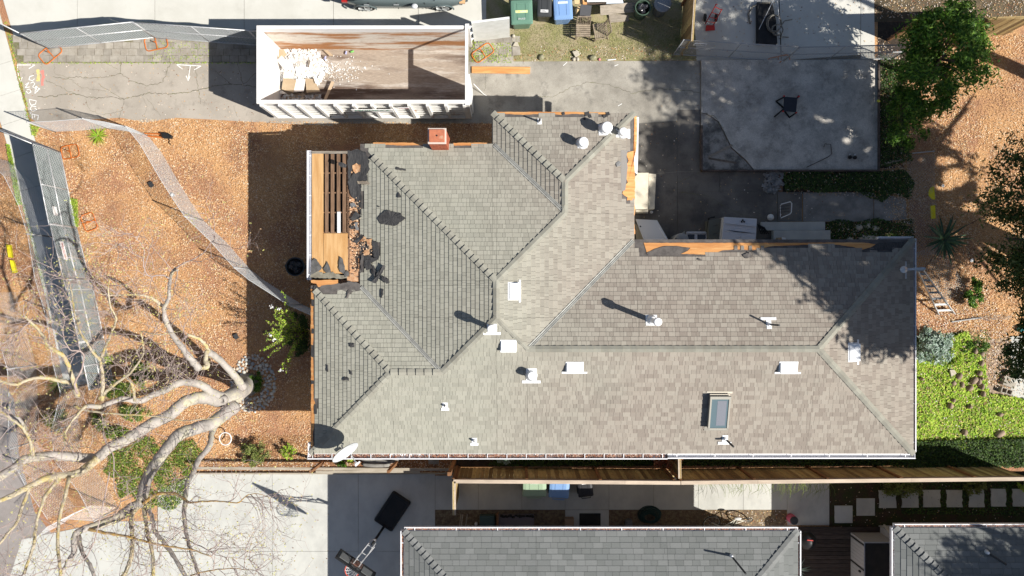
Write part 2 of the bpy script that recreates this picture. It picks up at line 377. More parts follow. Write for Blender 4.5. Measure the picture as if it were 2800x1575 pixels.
# garage slab (raised)
gs = thing('garage_slab', kind='structure')
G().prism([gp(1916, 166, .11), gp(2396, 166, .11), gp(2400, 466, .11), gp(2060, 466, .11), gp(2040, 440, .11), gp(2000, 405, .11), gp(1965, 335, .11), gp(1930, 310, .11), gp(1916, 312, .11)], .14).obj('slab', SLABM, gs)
G().prism([gp(1916, 313, .075), gp(1930, 311, .075), gp(1964, 337, .075), gp(1998, 407, .075), gp(2038, 442, .075), gp(2058, 466, .075), gp(1916, 466, .075)], .1).obj('broken_corner', SLB, gs)
for a, b in (((1918, 468), (2396, 468)), ((2398, 170), (2398, 470)), ((1916, 345), (1916, 466))):
    G().bar(gp(*a, .1), gp(*b, .1), .06, .2).obj('sill_plate', M('dark_sill_wood', (.12, .09, .075), (.06, .05, .045), sc_=8, fine=.3), gs)
# dark patio between house and slab
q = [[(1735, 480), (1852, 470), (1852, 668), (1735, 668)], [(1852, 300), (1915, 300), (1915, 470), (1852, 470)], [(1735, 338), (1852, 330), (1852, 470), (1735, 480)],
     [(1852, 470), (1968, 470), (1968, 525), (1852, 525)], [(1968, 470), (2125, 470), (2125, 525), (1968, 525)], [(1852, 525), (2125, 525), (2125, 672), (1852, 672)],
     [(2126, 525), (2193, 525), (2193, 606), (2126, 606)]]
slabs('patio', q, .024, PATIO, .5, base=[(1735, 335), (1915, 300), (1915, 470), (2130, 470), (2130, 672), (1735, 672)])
slabs('side_path', [[(2195, 526), (2388, 526), (2388, 606), (2195, 606)], [(2389, 530), (2476, 540), (2478, 600), (2389, 606)]], .028, M('path_concrete', (.30, .285, .265), (.2, .19, .175), sc_=2, fine=.2, bump=.2), .5)
st = thing('garden_steps', 'pair of long raised concrete steps along the torn eave', 'steps', gp(2170, 635))
G().prism([gp(2078, 608, .16), gp(2252, 607, .16), gp(2252, 630, .16), gp(2078, 631, .16)], .17).obj('step', CONC2, st, bevel=.01)
G().prism([gp(2108, 632, .32), gp(2262, 631, .32), gp(2262, 690, .32), gp(2108, 690, .32)], .33).obj('step', CONC2, st, bevel=.01)
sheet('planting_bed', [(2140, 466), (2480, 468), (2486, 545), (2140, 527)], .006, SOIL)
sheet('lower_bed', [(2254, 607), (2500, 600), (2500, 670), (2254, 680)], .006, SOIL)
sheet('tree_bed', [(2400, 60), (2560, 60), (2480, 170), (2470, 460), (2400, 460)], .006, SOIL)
sheet('lawn_soil', [(2440, 925), (2700, 900), (2765, 1080), (3100, 1100), (3100, 1274), (2440, 1274)], .006, M('lawn_earth', (.12, .17, .03), (.08, .08, .03), sc_=5, fine=.4, fsc=40))
sheet('dirt_path', [(2700, 930), (2762, 920), (2765, 1090), (2690, 1075)], .010, M('packed_dirt', (.36, .27, .2), (.29, .22, .16), sc_=4, fine=.2))
sheet('side_concrete', [(2762, 920), (3100, 905), (3100, 1130), (2765, 1135)], .014, CONC2)
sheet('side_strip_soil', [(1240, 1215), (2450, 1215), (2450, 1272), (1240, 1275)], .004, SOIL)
sheet('border_soil', [(700, 1190), (900, 1190), (1240, 1225), (1240, 1292), (560, 1295), (560, 1270)], .005, M('border_mulch', (.30, .15, .07), (.18, .09, .045), sc_=4, fine=.5, bump=.6))
# south neighbour driveway
X = [534, 745, 980, 1190]; q = []
Y = [1296, 1507, 1720]
q += [[(432, 1340), (534, 1296), (534, 1507), (432, 1507)], [(412, 1508), (534, 1508), (534, 1720), (412, 1720)]]
for a, b in zip(X, X[1:]):
    for c, d in zip(Y, Y[1:]): q.append([(a, c), (b, c), (b, d), (a, d)])
slabs('south_driveway', q, .026, CONC2, .6, base=[(432, 1340), (534, 1297), (1190, 1296), (1190, 1720), (432, 1720)])
q = []
X = [1190, 1308, 1427, 1545, 1665, 1787, 1909, 2032, 2152]
for a, b in zip(X, X[1:]): q.append([(a, 1300), (b, 1300), (b, 1393.5), (a, 1393.5)])
q += [[(1545, 1394), (1665, 1394), (1665, 1446), (1545, 1446)], [(2152, 1300), (2267, 1300), (2267, 1436), (2152, 1436)]]
slabs('south_path', q, .026, CONC2, .5, base=[(1190, 1300), (2267, 1300), (2267, 1400), (1190, 1400)])
sheet('gravel_strip', [(1190, 1394), (2150, 1394), (2150, 1460), (1190, 1460)], .012, M('fine_mulch', (.13, .085, .055), (.22, .17, .1), sc_=9, fine=.5, fsc=45, bump=.6))
sheet('stepping_garden_soil', [(2267, 1296), (3100, 1285), (3100, 1470), (2267, 1470)], .010, M('garden_mulch', (.055, .035, .022), (.035, .045, .012), sc_=2.5, fine=.5, fsc=35, bump=.6))
# deck boards
dk = thing('wooden_deck', 'dark weathered wooden deck between the two grey roofed houses', 'deck', gp(2260, 1520))
for i in range(14):
    y = 1438 + i * 11.2
    G().prism([gp(2180, y, .14), gp(2460, y, .14), gp(2460, y + 10.4, .14), gp(2180, y + 10.4, .14)], .03).obj('deck_board', M('deck_wood', (.075, .055, .045), (.045, .034, .028), sc_=6, stretch=(.6, 4, 1), fine=.25, tone=.3), dk)
G().prism([gp(2182, 1440, .10), gp(2458, 1440, .10), gp(2458, 1590, .10), gp(2182, 1590, .10)], .1).obj('joist_frame', BLACK, dk)
# stepping stones
ss = [(2281, 1382, 2330, 1429, 0), (2341, 1362, 2391, 1409, 0), (2401, 1340, 2450, 1388, 1), (2463, 1338, 2511, 1387, 1), (2521, 1339, 2571, 1386, 1), (2585, 1339, 2631, 1386, 1), (2646, 1337, 2691, 1386, 1), (2706, 1336, 2750, 1384, 1), (2765, 1336, 2815, 1384, 1)]
lab = ['first square stepping stone beside the concrete pad', 'second square stepping stone, set higher than the first', 'stepping stone whose top edge hides under the wide olive shrub', 'fourth stepping stone, its left side eaten by creeping plants', 'fifth stepping stone with a ragged right edge', 'sixth stepping stone with both sides ragged', 'stepping stone under the second olive shrub', 'eighth stepping stone narrowed by creeping plants', 'sunlit stepping stone at the right border of the picture']
for (x0, y0, x1, y1, rg), lb in zip(ss, lab):
    pts = []
    for k in range(28):
        side, t = divmod(k, 7); t /= 7
        a = [(x0, y0), (x1, y0), (x1, y1), (x0, y1)][side]; b = [(x1, y0), (x1, y1), (x0, y1), (x0, y0)][side]
        j = R.uniform(0, 3.5) if rg and side in (1, 3) else R.uniform(0, .6)
        px = a[0] + (b[0] - a[0]) * t; py = a[1] + (b[1] - a[1]) * t
        px += (-j if side == 1 else j if side == 3 else 0); pts.append(gp(px, py, .05))
    G().prism(pts, .06).obj('stepping_stone', CONC2, label=lb, cat='stepping stone', group='stepping stones beside the south fence')
# cracks (open joints in the old concrete) as thin dark ribbons
g = G()
def crack(pts, wd=1.1, jit=2.2, z=.0175):
    out = []
    for a, b in zip(pts, pts[1:]):
        n_ = max(2, int(hypot(b[0] - a[0], b[1] - a[1]) / 5))
        for k in range(n_): out.append((a[0] + (b[0] - a[0]) * k / n_ + R.uniform(-jit, jit), a[1] + (b[1] - a[1]) * k / n_ + R.uniform(-jit, jit)))
    out.append(pts[-1])
    for a, b in zip(out, out[1:]):
        l = hypot(b[0] - a[0], b[1] - a[1]) or 1; nx, ny = -(b[1] - a[1]) / l, (b[0] - a[0]) / l; w_ = wd * R.uniform(.4, 1) / 2
        g.poly([gp(a[0] + nx * w_, a[1] + ny * w_, z + .002), gp(a[0] - nx * w_, a[1] - ny * w_, z + .002), gp(b[0] - nx * w_, b[1] - ny * w_, z + .002), gp(b[0] + nx * w_, b[1] + ny * w_, z + .002)])
crack([(113, 170), (115, 188)]); crack([(148, 208), (165, 214), (175, 217), (200, 210), (245, 213), (290, 210), (330, 202)], 1.4)
crack([(332, 172), (330, 202), (360, 222), (400, 234), (440, 227), (452, 212), (455, 195), (468, 172)], 1.8)
crack([(105, 265), (145, 263), (205, 257), (240, 266), (270, 269), (310, 264), (340, 272), (410, 255), (440, 256), (500, 255), (572, 240), (620, 230), (668, 233), (720, 242)], 2.0)
crack([(535, 178), (542, 245), (550, 285)], 1.3); crack([(126, 220), (170, 240), (205, 257)]); crack([(270, 230), (310, 255), (340, 272), (335, 300), (325, 330)]); crack([(200, 225), (225, 240), (290, 250)], .8)
crack([(590, 195), (635, 233)], 1.2); crack([(650, 175), (665, 232), (700, 200)], 1.2); crack([(235, 270), (245, 300), (280, 315), (330, 305)], .8); crack([(440, 320), (400, 265)], .7)
crack([(200, 220), (150, 200), (150, 175)], .7); crack([(290, 172), (325, 192)], .7); crack([(390, 265), (402, 290), (395, 320)], .7); crack([(640, 290), (650, 320)], .7)
crack([(1470, 265), (1510, 265), (1560, 240), (1610, 224), (1665, 232), (1730, 255), (1800, 243), (1865, 247), (1914, 254)], 1.3)
crack([(1915, 310), (1950, 318), (1975, 352), (1985, 390)], 1.5, z=.112)
crack([(1330, 180), (1325, 250)], .8); crack([(1852, 500), (1915, 470)], 1.2, z=.026); crack([(1860, 525), (1930, 535), (2030, 590), (2100, 602)], 1.3, z=.026)
g.obj('pavement_crack', M('crack_dirt', (.14, .125, .10), (.15, .15, .07), sc_=4, fine=.3), kind='stuff')
# weeds growing along the joints
pts = np.concatenate([scatter([(48, 170), (720, 170), (720, 175), (48, 175)], 330, .02, .03), scatter([(12, 60), (22, 60), (88, 330), (76, 330)], 900, .02, .03), scatter([(440, 112), (575, 112), (570, 165), (400, 165)], 260, .03, .02),
    scatter([(18, 395), (28, 395), (62, 560), (48, 560)], 2600, .02, .05), scatter([(1290, 110), (1400, 120), (1400, 172), (1290, 172)], 500, .03, .03), scatter([(83, 340), (110, 345), (100, 375), (88, 370)], 300, .02, .04),
    scatter([(62, 560), (118, 790), (130, 790), (72, 560)], 700, .02, .03), scatter([(192, 540), (214, 545), (218, 620), (205, 620)], 900, .02, .1)])
npquads('weeds', quads_at(pts, NR.uniform(.03, .08, len(pts)), .02, .6), NR.rand(len(pts)), GRASS, kind='stuff')
pts = scatter([(1400, 70), (1880, 50), (1890, 160), (1400, 165)], 9000, .012, .02)
npquads('dry_grass', quads_at(pts, NR.uniform(.02, .06, len(pts)), .014, .6), NR.rand(len(pts)), M('dry_grass_blade', (.3, .28, .12), palette=[(.36, .31, .16), (.26, .28, .1), (.42, .38, .24), (.2, .24, .06), (.3, .25, .14)], fine=0), kind='stuff')
# wood chips
regs = [([(95, 345), (180, 340), (330, 328), (470, 325), (560, 330), (1345, 336), (1345, 395), (900, 395), (900, 1262), (700, 1275), (560, 1272), (330, 1360), (290, 1190), (215, 788), (110, 430)], 105000),
        ([(165, 1045), (290, 1040), (300, 1180), (345, 1330), (330, 1420), (240, 1430), (205, 1200)], 13000),
        ([(-60, 400), (20, 420), (118, 795), (160, 985), (198, 1180), (250, 1340), (150, 1450), (60, 1290), (40, 1090), (-60, 1010)], 20000),
        ([(2480, 95), (2830, 95), (2830, 905), (2700, 925), (2600, 905), (2500, 810), (2440, 700), (2440, 420), (2490, 420)], 52000)]
allp = np.concatenate([scatter(p, n_, .008, .03) for p, n_ in regs])
allp = allp[fld(allp) + NR.rand(len(allp)) * 1.9 > -.12]
q = quads_at(allp, NR.uniform(.025, .085, len(allp)), NR.uniform(.008, .026, len(allp)), .35)
npquads('wood_chips', q, NR.rand(len(allp)), CHIPS, kind='stuff')
# litter and leaf scraps
lp = np.concatenate([scatter([(2390, -20), (2830, -20), (2830, 50), (2390, 50)], 1100, .015, .03), scatter([(2500, 780), (2700, 780), (2765, 930), (2760, 1080), (2600, 1000), (2510, 900)], 5200, .015, .05), scatter([(1400, 130), (1900, 120), (1905, 168), (1400, 168)], 420, .02, .02), scatter([(2400, 170), (2480, 170), (2500, 640), (2420, 640)], 2500, .01, .03),
    scatter([(560, 1262), (1240, 1262), (1240, 1292), (560, 1292)], 1500, .01, .02), scatter([(1920, 1395), (2150, 1395), (2150, 1436), (1920, 1436)], 300, .014, .02), scatter([(2270, 1300), (2800, 1300), (2800, 1440), (2270, 1440)], 260, .014, .02), scatter([(430, 1300), (900, 1300), (900, 1560), (430, 1560)], 90, .03, .01), scatter([(2400, 90), (2480, 170), (2480, 545), (2140, 530), (2140, 466), (2400, 466)], 1500, .02, .15), scatter([(1740, 340), (1915, 170), (2390, 170), (2390, 600), (1740, 660)], 420, .03, .01), scatter([(1905, -20), (2380, -20), (2390, 160), (1905, 160)], 260, .03, .01), scatter([(2256, 610), (2500, 602), (2500, 650), (2256, 655)], 700, .02, .1), scatter([(60, 175), (700, 180), (700, 330), (90, 330)], 300, .02, .01), scatter([(2450, 930), (2800, 940), (2800, 1220), (2450, 1220)], 2200, .06, .12)])
npquads('leaf_scraps', quads_at(lp, NR.uniform(.02, .07, len(lp)), NR.uniform(.015, .04, len(lp)), .3), NR.rand(len(lp)), LITTER, kind='stuff')
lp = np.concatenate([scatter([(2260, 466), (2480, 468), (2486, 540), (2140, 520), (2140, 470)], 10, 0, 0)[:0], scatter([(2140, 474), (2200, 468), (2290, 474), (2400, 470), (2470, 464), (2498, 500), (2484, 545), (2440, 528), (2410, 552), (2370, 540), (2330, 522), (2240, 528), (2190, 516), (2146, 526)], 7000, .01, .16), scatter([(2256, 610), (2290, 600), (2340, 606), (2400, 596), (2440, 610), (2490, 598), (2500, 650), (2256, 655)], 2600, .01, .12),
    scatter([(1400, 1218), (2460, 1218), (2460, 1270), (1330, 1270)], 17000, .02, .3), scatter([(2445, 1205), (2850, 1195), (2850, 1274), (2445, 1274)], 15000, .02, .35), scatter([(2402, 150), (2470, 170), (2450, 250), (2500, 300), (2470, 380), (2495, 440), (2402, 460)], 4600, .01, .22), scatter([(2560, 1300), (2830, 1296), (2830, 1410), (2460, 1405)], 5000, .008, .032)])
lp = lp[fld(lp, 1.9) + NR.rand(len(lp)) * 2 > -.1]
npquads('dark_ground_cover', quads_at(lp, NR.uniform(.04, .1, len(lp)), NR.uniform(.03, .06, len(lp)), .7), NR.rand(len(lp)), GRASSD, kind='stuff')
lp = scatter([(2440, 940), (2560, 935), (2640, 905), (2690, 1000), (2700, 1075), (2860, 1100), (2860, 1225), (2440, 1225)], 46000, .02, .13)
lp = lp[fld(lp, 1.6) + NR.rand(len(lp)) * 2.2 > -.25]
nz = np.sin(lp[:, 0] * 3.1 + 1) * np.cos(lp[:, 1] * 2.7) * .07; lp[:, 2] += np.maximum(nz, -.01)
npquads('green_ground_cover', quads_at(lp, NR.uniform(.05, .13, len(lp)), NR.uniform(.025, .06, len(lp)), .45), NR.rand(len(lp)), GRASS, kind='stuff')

# ================================================================== ROOFS
SH_A = [(.338, .332, .278), (.357, .35, .293), (.32, .314, .264), (.37, .361, .303), (.338, .329, .276), (.35, .342, .285), (.31, .303, .254), (.36, .351, .296)]
SH_B = [(.305, .27, .23), (.335, .3, .256), (.272, .236, .202), (.348, .313, .267), (.285, .249, .213), (.318, .28, .239), (.262, .226, .193), (.33, .292, .248)]
SH_C = [(.175, .183, .178), (.19, .197, .193), (.16, .168, .163), (.205, .212, .207), (.168, .176, .17), (.182, .189, .184)]
def shingle_mat(name, A, B=None, x0=0, x1=1):
    m = M(name, A[0], palette=A, fine=.09, fsc=45, rough=.95, bump=.15, bsc=90, spec=.15, c3=tuple(k_ * .62 for k_ in A[0]), sc3=.55, lo3=.5, hi3=1.3); nt = m.node_tree
    # large soft weathering, and (for the main roof) a browner blend towards the east end
    b = nt.nodes['Principled BSDF']; geo = nt.nodes.new('ShaderNodeNewGeometry')
    src = b.inputs['Base Color'].links[0].from_socket
    if B:
        rA = [n for n in nt.nodes if n.type == 'VALTORGB'][0]; rB = ramp(nt, [(i / len(B), p) for i, p in enumerate(B)], 'CONSTANT'); nt.links.new(rA.inputs[0].links[0].from_socket, rB.inputs[0])
        sx = nt.nodes.new('ShaderNodeSeparateXYZ'); nt.links.new(geo.outputs['Position'], sx.inputs[0])
        nz = nt.nodes.new('ShaderNodeTexNoise'); nz.inputs['Scale'].default_value = .35; nt.links.new(geo.outputs['Position'], nz.inputs['Vector'])
        ma = nt.nodes.new('ShaderNodeMath'); ma.operation = 'MULTIPLY_ADD'; ma.inputs[1].default_value = 6; nt.links.new(nz.outputs[0], ma.inputs[0]); nt.links.new(sx.outputs[0], ma.inputs[2])
        mr = nt.nodes.new('ShaderNodeMapRange'); mr.inputs[1].default_value = x0 + 3; mr.inputs[2].default_value = x1 + 3; nt.links.new(ma.outputs[0], mr.inputs[0])
        mx = mixc(nt, rA.outputs[0], rB.outputs[0], mr.outputs[0])
        for l in list(rA.outputs[0].links):
            if l.to_node != mx.node: nt.links.new(mx, l.to_socket)
    return m
SHM = shingle_mat('main_roof_shingle', SH_A, SH_B, -2.0, 3.5)
CAPM = M('hip_cap_shingle', (.32, .312, .262), (.28, .268, .225), sc_=2, fine=.08, tone=.1, rough=.95)
SHG = shingle_mat('grey_roof_shingle', SH_C)
CAPG = M('grey_cap_shingle', (.2, .205, .2), (.17, .175, .17), sc_=2, fine=.08, tone=.1, rough=.95)
PITCH = 1 / 3.
class Roof:
    def __init__(s, faces, z0, course=10.7):
        s.F = []; s.z0 = z0; s.c = course
        for nm, pts in faces:             # pts[0]->pts[1] is the eave; ground px plan coords (u,v), v down the photo
            a = Vector(pts[0]); b = Vector(pts[1]); e = (b - a).normalized()
            cx = sum(p[0] for p in pts) / len(pts); cy = sum(p[1] for p in pts) / len(pts)
            n = Vector((-e.y, e.x))
            if (Vector((cx, cy)) - a).dot(n) < 0: n = -n
            s.F.append(dict(name=nm, pts=pts, a=a, e=e, n=n))
    def face(s, u, v):
        for f in s.F:
            if inpoly(u, v, f['pts']): return f
        best = None
        for f in s.F:
            d = (Vector((u, v)) - f['a']).dot(f['n'])
            cx = sum(p[0] for p in f['pts']) / len(f['pts']); cy = sum(p[1] for p in f['pts']) / len(f['pts'])
            k = min(hypot(u - p[0] , v - p[1]) for p in f['pts']) + .3 * hypot(u - cx, v - cy)
            if best is None or k < best[0]: best = (k, f)
        return best[1]
    def z(s, u, v, f=None):
        f = f or s.face(u, v); return s.z0 + (Vector((u, v)) - f['a']).dot(f['n']) * S * PITCH
    def at(s, x, y, dz=0., f=None):        # photo pixel -> point on the roof
        z = s.z0 + .4
        for _ in range(6):
            u = (x - 1400) * (1 - z / H); v = (y - 787.5) * (1 - z / H); z = s.z(u, v, f)
        return UV(u, v, z + dz)
    def uv(s, x, y):
        p = s.at(x, y); return p.x / S, -p.y / S
    def normal(s, f):
        n = f['n']; return Vector((-n.x * PITCH, n.y * PITCH, 1)).normalized()
    def shell(s, parent, name, mat, dz=-.004):
        g = G()
        for f in s.F:
            g.poly([UV(p[0], p[1], s.z(p[0], p[1], f) + dz) for p in (f['pts'] if Vector(f['e']).cross(Vector(f['n'])) < 0 else f['pts'][::-1])])
        return g.obj(name, mat, parent)
    def shingles(s, parent, mat, skip=None, limit=None, wmin=7.5, wmax=18, nparts=300, near=(0, 0), step=.016, ragged=0):
        parts = []; g = G()
        for fi, f in enumerate(s.F):
            a, e, n = f['a'], f['e'], f['n']
            st = [((Vector(p) - a).dot(e), (Vector(p) - a).dot(n)) for p in f['pts']]
            xs = sorted(set(round(q[0], 2) for q in st)); N = len(st)
            tmax = max(q[1] for q in st)
            rr = random.Random(fi * 31 + 5)
            ncs = int(tmax / s.c) + 1
            joints = []
            for k in range(ncs):
                j = [xs[0] - rr.uniform(0, 10)]
                while j[-1] < xs[-1]: j.append(j[-1] + rr.choice((wmin, wmin * 1.15, wmin * 1.5, wmax * .8, wmax)) * rr.uniform(.9, 1.1))
                joints.append(j)
            for x0, x1 in zip(xs, xs[1:]):
                if x1 - x0 < .5: continue
                ed = []
                for i in range(N):
                    p, q = st[i], st[(i + 1) % N]
                    if abs(p[0] - q[0]) < 1e-3: continue
                    lo_, hi_ = min(p[0], q[0]), max(p[0], q[0])
                    if lo_ <= x0 + .02 and hi_ >= x1 - .02:
                        sl_ = (q[1] - p[1]) / (q[0] - p[0]); ed.append((p[1] + sl_ * ((x0 + x1) / 2 - p[0]), sl_, p))
                ed.sort(key=lambda k_: k_[0])
                if len(ed) < 2: continue
                (_, ls, lp_), (_, hs_, hp_) = ed[0], ed[-1]
                lo = lambda x: lp_[1] + ls * (x - lp_[0]); hi = lambda x: hp_[1] + hs_ * (x - hp_[0])
                for k in range(ncs):
                    t0 = k * s.c; t1 = t0 + s.c + (.0)
                    for ja, jb in zip(joints[k], joints[k][1:]):
                        A_, B_ = max(ja, x0), min(jb, x1)
                        if B_ - A_ < .4: continue
                        gp_ = .22
                        poly = [(A_ + gp_, t0), (B_ - gp_, t0), (B_ - gp_, t1), (A_ + gp_, t1)]
                        full = True
                        for fn, sg in ((lo, 1), (hi, -1)):
                            ds = [sg * (p[1] - fn(p[0])) for p in poly]
                            if min(ds) >= -1e-6: continue
                            full = False
                            out = []
                            for i in range(len(poly)):
                                p, q = poly[i], poly[(i + 1) % len(poly)]; dp, dq = ds[i], ds[(i + 1) % len(poly)]
                                if dp >= 0: out.append(p)
                                if dp * dq < 0:
                                    tt = dp / (dp - dq); out.append((p[0] + (q[0] - p[0]) * tt, p[1] + (q[1] - p[1]) * tt))
                            poly = out
                            if len(poly) < 3: break
                        if len(poly) < 3: continue
                        cs = sum(p[0] for p in poly) / len(poly); ct = sum(p[1] for p in poly) / len(poly)
                        c2 = a + e * cs + n * ct
                        if limit and not limit(c2.x, c2.y): continue
                        if skip and skip(c2.x, c2.y, s.z0 + ct * S * PITCH): continue
                        lift = rr.uniform(0, .004)
                        top = []
                        for p in poly:
                            q = a + e * p[0] + n * p[1]
                            top.append(UV(q.x, q.y, s.z0 + p[1] * S * PITCH + .003 + (step + lift) * (1 - (p[1] - t0) / s.c)))
                        tn = rr.random()
                        if full and jb - ja > wmin * 1.4: parts.append((hypot(c2.x - near[0], c2.y - near[1]), top, tn))
                        else: g.cur = tn; g.prism(top, .02)
        parts.sort(key=lambda k_: k_[0])
        for d, top, tn in parts[:nparts]:
            q = G(); q.cur = tn; q.prism(top, .02); q.obj('shingle', mat, parent)
        for d, top, tn in parts[nparts:]: g.cur = tn; g.prism(top, .02)
        return g.obj('shingle_field', mat, parent, kind='stuff')
    def caps(s, parent, mat, A, B, sp=15.5, hw=7.8, name='ridge_cap', skip=None):
        """overlapping cap shingles folded over a hip or ridge, from A (low) to B"""
        A = Vector(A); B = Vector(B); d = (B - A); L_ = d.length; d.normalize(); n = Vector((-d.y, d.x)); k = 0
        nn = max(1, int(L_ / sp)); sp = L_ / nn
        for i in range(nn):
            p0 = A + d * (i * sp - 1); p1 = A + d * ((i + 1) * sp + 3)
            if skip and skip((p0.x + p1.x) / 2, (p0.y + p1.y) / 2, 3.3): continue
            jl = R.uniform(0, .01); vs = []
            for p, lf in ((p0, .05 + jl), (p1, .008)):
                zc = s.z(*(p + d * .01))
                for q, w_ in ((-hw, 0), (0, 1), (hw, 0)):
                    pp = p + n * q; zz = min(s.z(pp.x, pp.y), zc) if w_ == 0 else zc
                    vs.append(UV(pp.x, pp.y, zz + lf + (.006 if w_ else .004)))
            vs2 = [v - Vector((0, 0, .02)) for v in vs]
            G().add(vs + vs2, [(0, 1, 4, 3), (1, 2, 5, 4), (0, 6, 7, 1), (1, 7, 8, 2), (3, 4, 10, 9), (4, 5, 11, 10), (0, 3, 9, 6), (2, 8, 11, 5)]).obj(name, mat, parent)
A_, B_, C_, D_, E_, F_, G_, H_, I_, J_ = (-497, 409), (-497, -6), (-375, -6), (-375, -356), (-47, -356), (-47, -432), (302, -432), (302, -120), (991, -120), (991, 409)
P1, P2, P3, P4, P5, P6, P7, P8 = (-289.5, 201.5), (-167.5, 201.5), (-36.5, 70.5), (-36.5, -17.5), (127.5, -181.5), (127.5, -257.5), (37.5, 144.5), (726.5, 144.5)
main = Roof([('west', [A_, B_, P1]), ('north_front', [B_, C_, P2, P1]), ('south', [J_, A_, P1, P2, P3, P7, P8]), ('west_mid', [C_, D_, P4, P3, P2]), ('north_mid', [D_, E_, P5, P4]),
             ('west_wing', [E_, F_, P6, P5]), ('north_wing', [F_, G_, P6]), ('east_wing', [G_, H_, P7, P3, P4, P5, P6]), ('north_long', [H_, I_, P8, P7]), ('east', [I_, J_, P8])], 3.0)
# torn areas, photo pixels
TORN_W = [(975, 385), (1000, 388), (1013, 420), (1011, 450), (990, 470), (988, 500), (992, 540), (990, 575), (983, 600), (978, 625), (990, 645), (1012, 655), (1036, 655), (1040, 680), (1036, 700), (1010, 715), (990, 740), (980, 790), (940, 790), (940, 385)]
TORN_N4 = [(1728, 655), (2400, 655), (2398, 672), (2370, 690), (2330, 678), (2290, 672), (2215, 672), (2160, 676), (2130, 676), (2078, 682), (2062, 686), (2004, 684), (1970, 686), (1950, 692), (1910, 697), (1790, 697), (1752, 696), (1742, 680)]
TORN_NE = [(2380, 655), (2480, 655), (2470, 672), (2440, 684), (2400, 684)]
TORN_E = [(1700, 425), (1722, 415), (1721, 345), (1722, 318), (1760, 305), (1760, 545), (1735, 548), (1708, 545), (1698, 520)]
TORN_E2 = [(1731, 545), (1760, 545), (1760, 650), (1731, 645)]
TORN_N2 = [(1015, 380), (1165, 380), (1165, 399), (1060, 400), (1020, 396)]
TORN_N2b = [(1238, 380), (1335, 380), (1330, 398), (1240, 400)]
TORN_N3 = [(1352, 295), (1668, 295), (1662, 316), (1620, 314), (1560, 317), (1500, 314), (1420, 316), (1370, 314)]
TORN_W1 = [(840, 780), (858, 780), (859, 850), (856, 900), (860, 960), (857, 1010), (868, 1100), (866, 1125), (857, 1160), (858, 1235), (840, 1240)]
TORN_NF = [(845, 775), (1000, 775), (995, 790), (960, 800), (925, 795), (900, 806), (858, 800)]
TORN = [TORN_W, TORN_N4, TORN_NE, TORN_E, TORN_E2, TORN_N2, TORN_N2b, TORN_N3, TORN_W1, TORN_NF]
def skip_torn(u, v, z):
    k = 1 - z / H; x = 1400 + u / k; y = 787.5 + v / k
    return any(inpoly(x, y, t) for t in TORN)
house = thing('house', 'large single storey house with torn tan shingle roof, partly stripped', 'house', (0, 0, 0))
wallm = M('cream_stucco', (.55, .5, .4), (.5, .45, .36), sc_=3, fine=.08)
o_ = 38
g = G(); wp = [(-497 + o_, 409 - o_), (-497 + o_, -6 + o_), (-375 + o_, -6 + o_), (-375 + o_, -356 + o_), (-47 + o_, -356 + o_), (-47 + o_, -432 + o_), (302 - o_, -432 + o_), (302 - o_, -120 + o_), (991 - o_, -120 + o_), (991 - o_, 409 - o_)]
g.prism([UV(u, v, 2.98) for u, v in wp], 2.98); g.obj('wall', wallm, house)
roof = main.shell(house, 'roof', FELTB)
main.shingles(roof, SHM, skip=skip_torn, near=(20, 20))
# soffit underside
g = G(); g.prism([UV(u, v, 2.985) for u, v in (A_, B_, C_, D_, E_, F_, G_, H_, I_, J_)], .12); g.obj('eave_board', M('old_eave_wood', (.3, .17, .09), (.2, .11, .06), sc_=5, fine=.2), roof)
for a, b, kw in ((A_, P1, {}), (B_, P1, {}), (P1, P2, dict(sp=17.5)), (P3, P2, {}), (P3, P4, dict(sp=17)), (D_, P4, {}), (P5, P4, {}), (P5, P6, dict(sp=17)), (F_, P6, {}), (G_, P6, {}), (P7, P3, dict(hw=5, sp=20)), (P8, P7, dict(sp=17)), (I_, P8, {}), (J_, P8, {})):
    main.caps(roof, CAPM, a, b, skip=skip_torn, **kw)
def valley(a, b, parent):
    a, b = Vector(a), Vector(b); d = (b - a).normalized(); n = Vector((-d.y, d.x)); a = a + d * 4; b = b - d * 6
    vs = []; prof = [(-5, .03), (-4.4, .036), (-1.0, .02), (-.5, .05), (.5, .05), (1.0, .02), (4.4, .036), (5, .03)]
    for p in (a, b):
        for q, dz in prof: pp = p + n * q; vs.append(UV(pp.x, pp.y, max(main.z(pp.x, pp.y), main.z(p.x, p.y)) + dz))
    k = len(prof); G().add(vs, [(i, i + 1, k + i + 1, k + i) for i in range(k - 1)]).obj('valley_flashing', METALV, parent)
valley(C_, P2, roof); valley(E_, P5, roof); valley(H_, P7, roof)
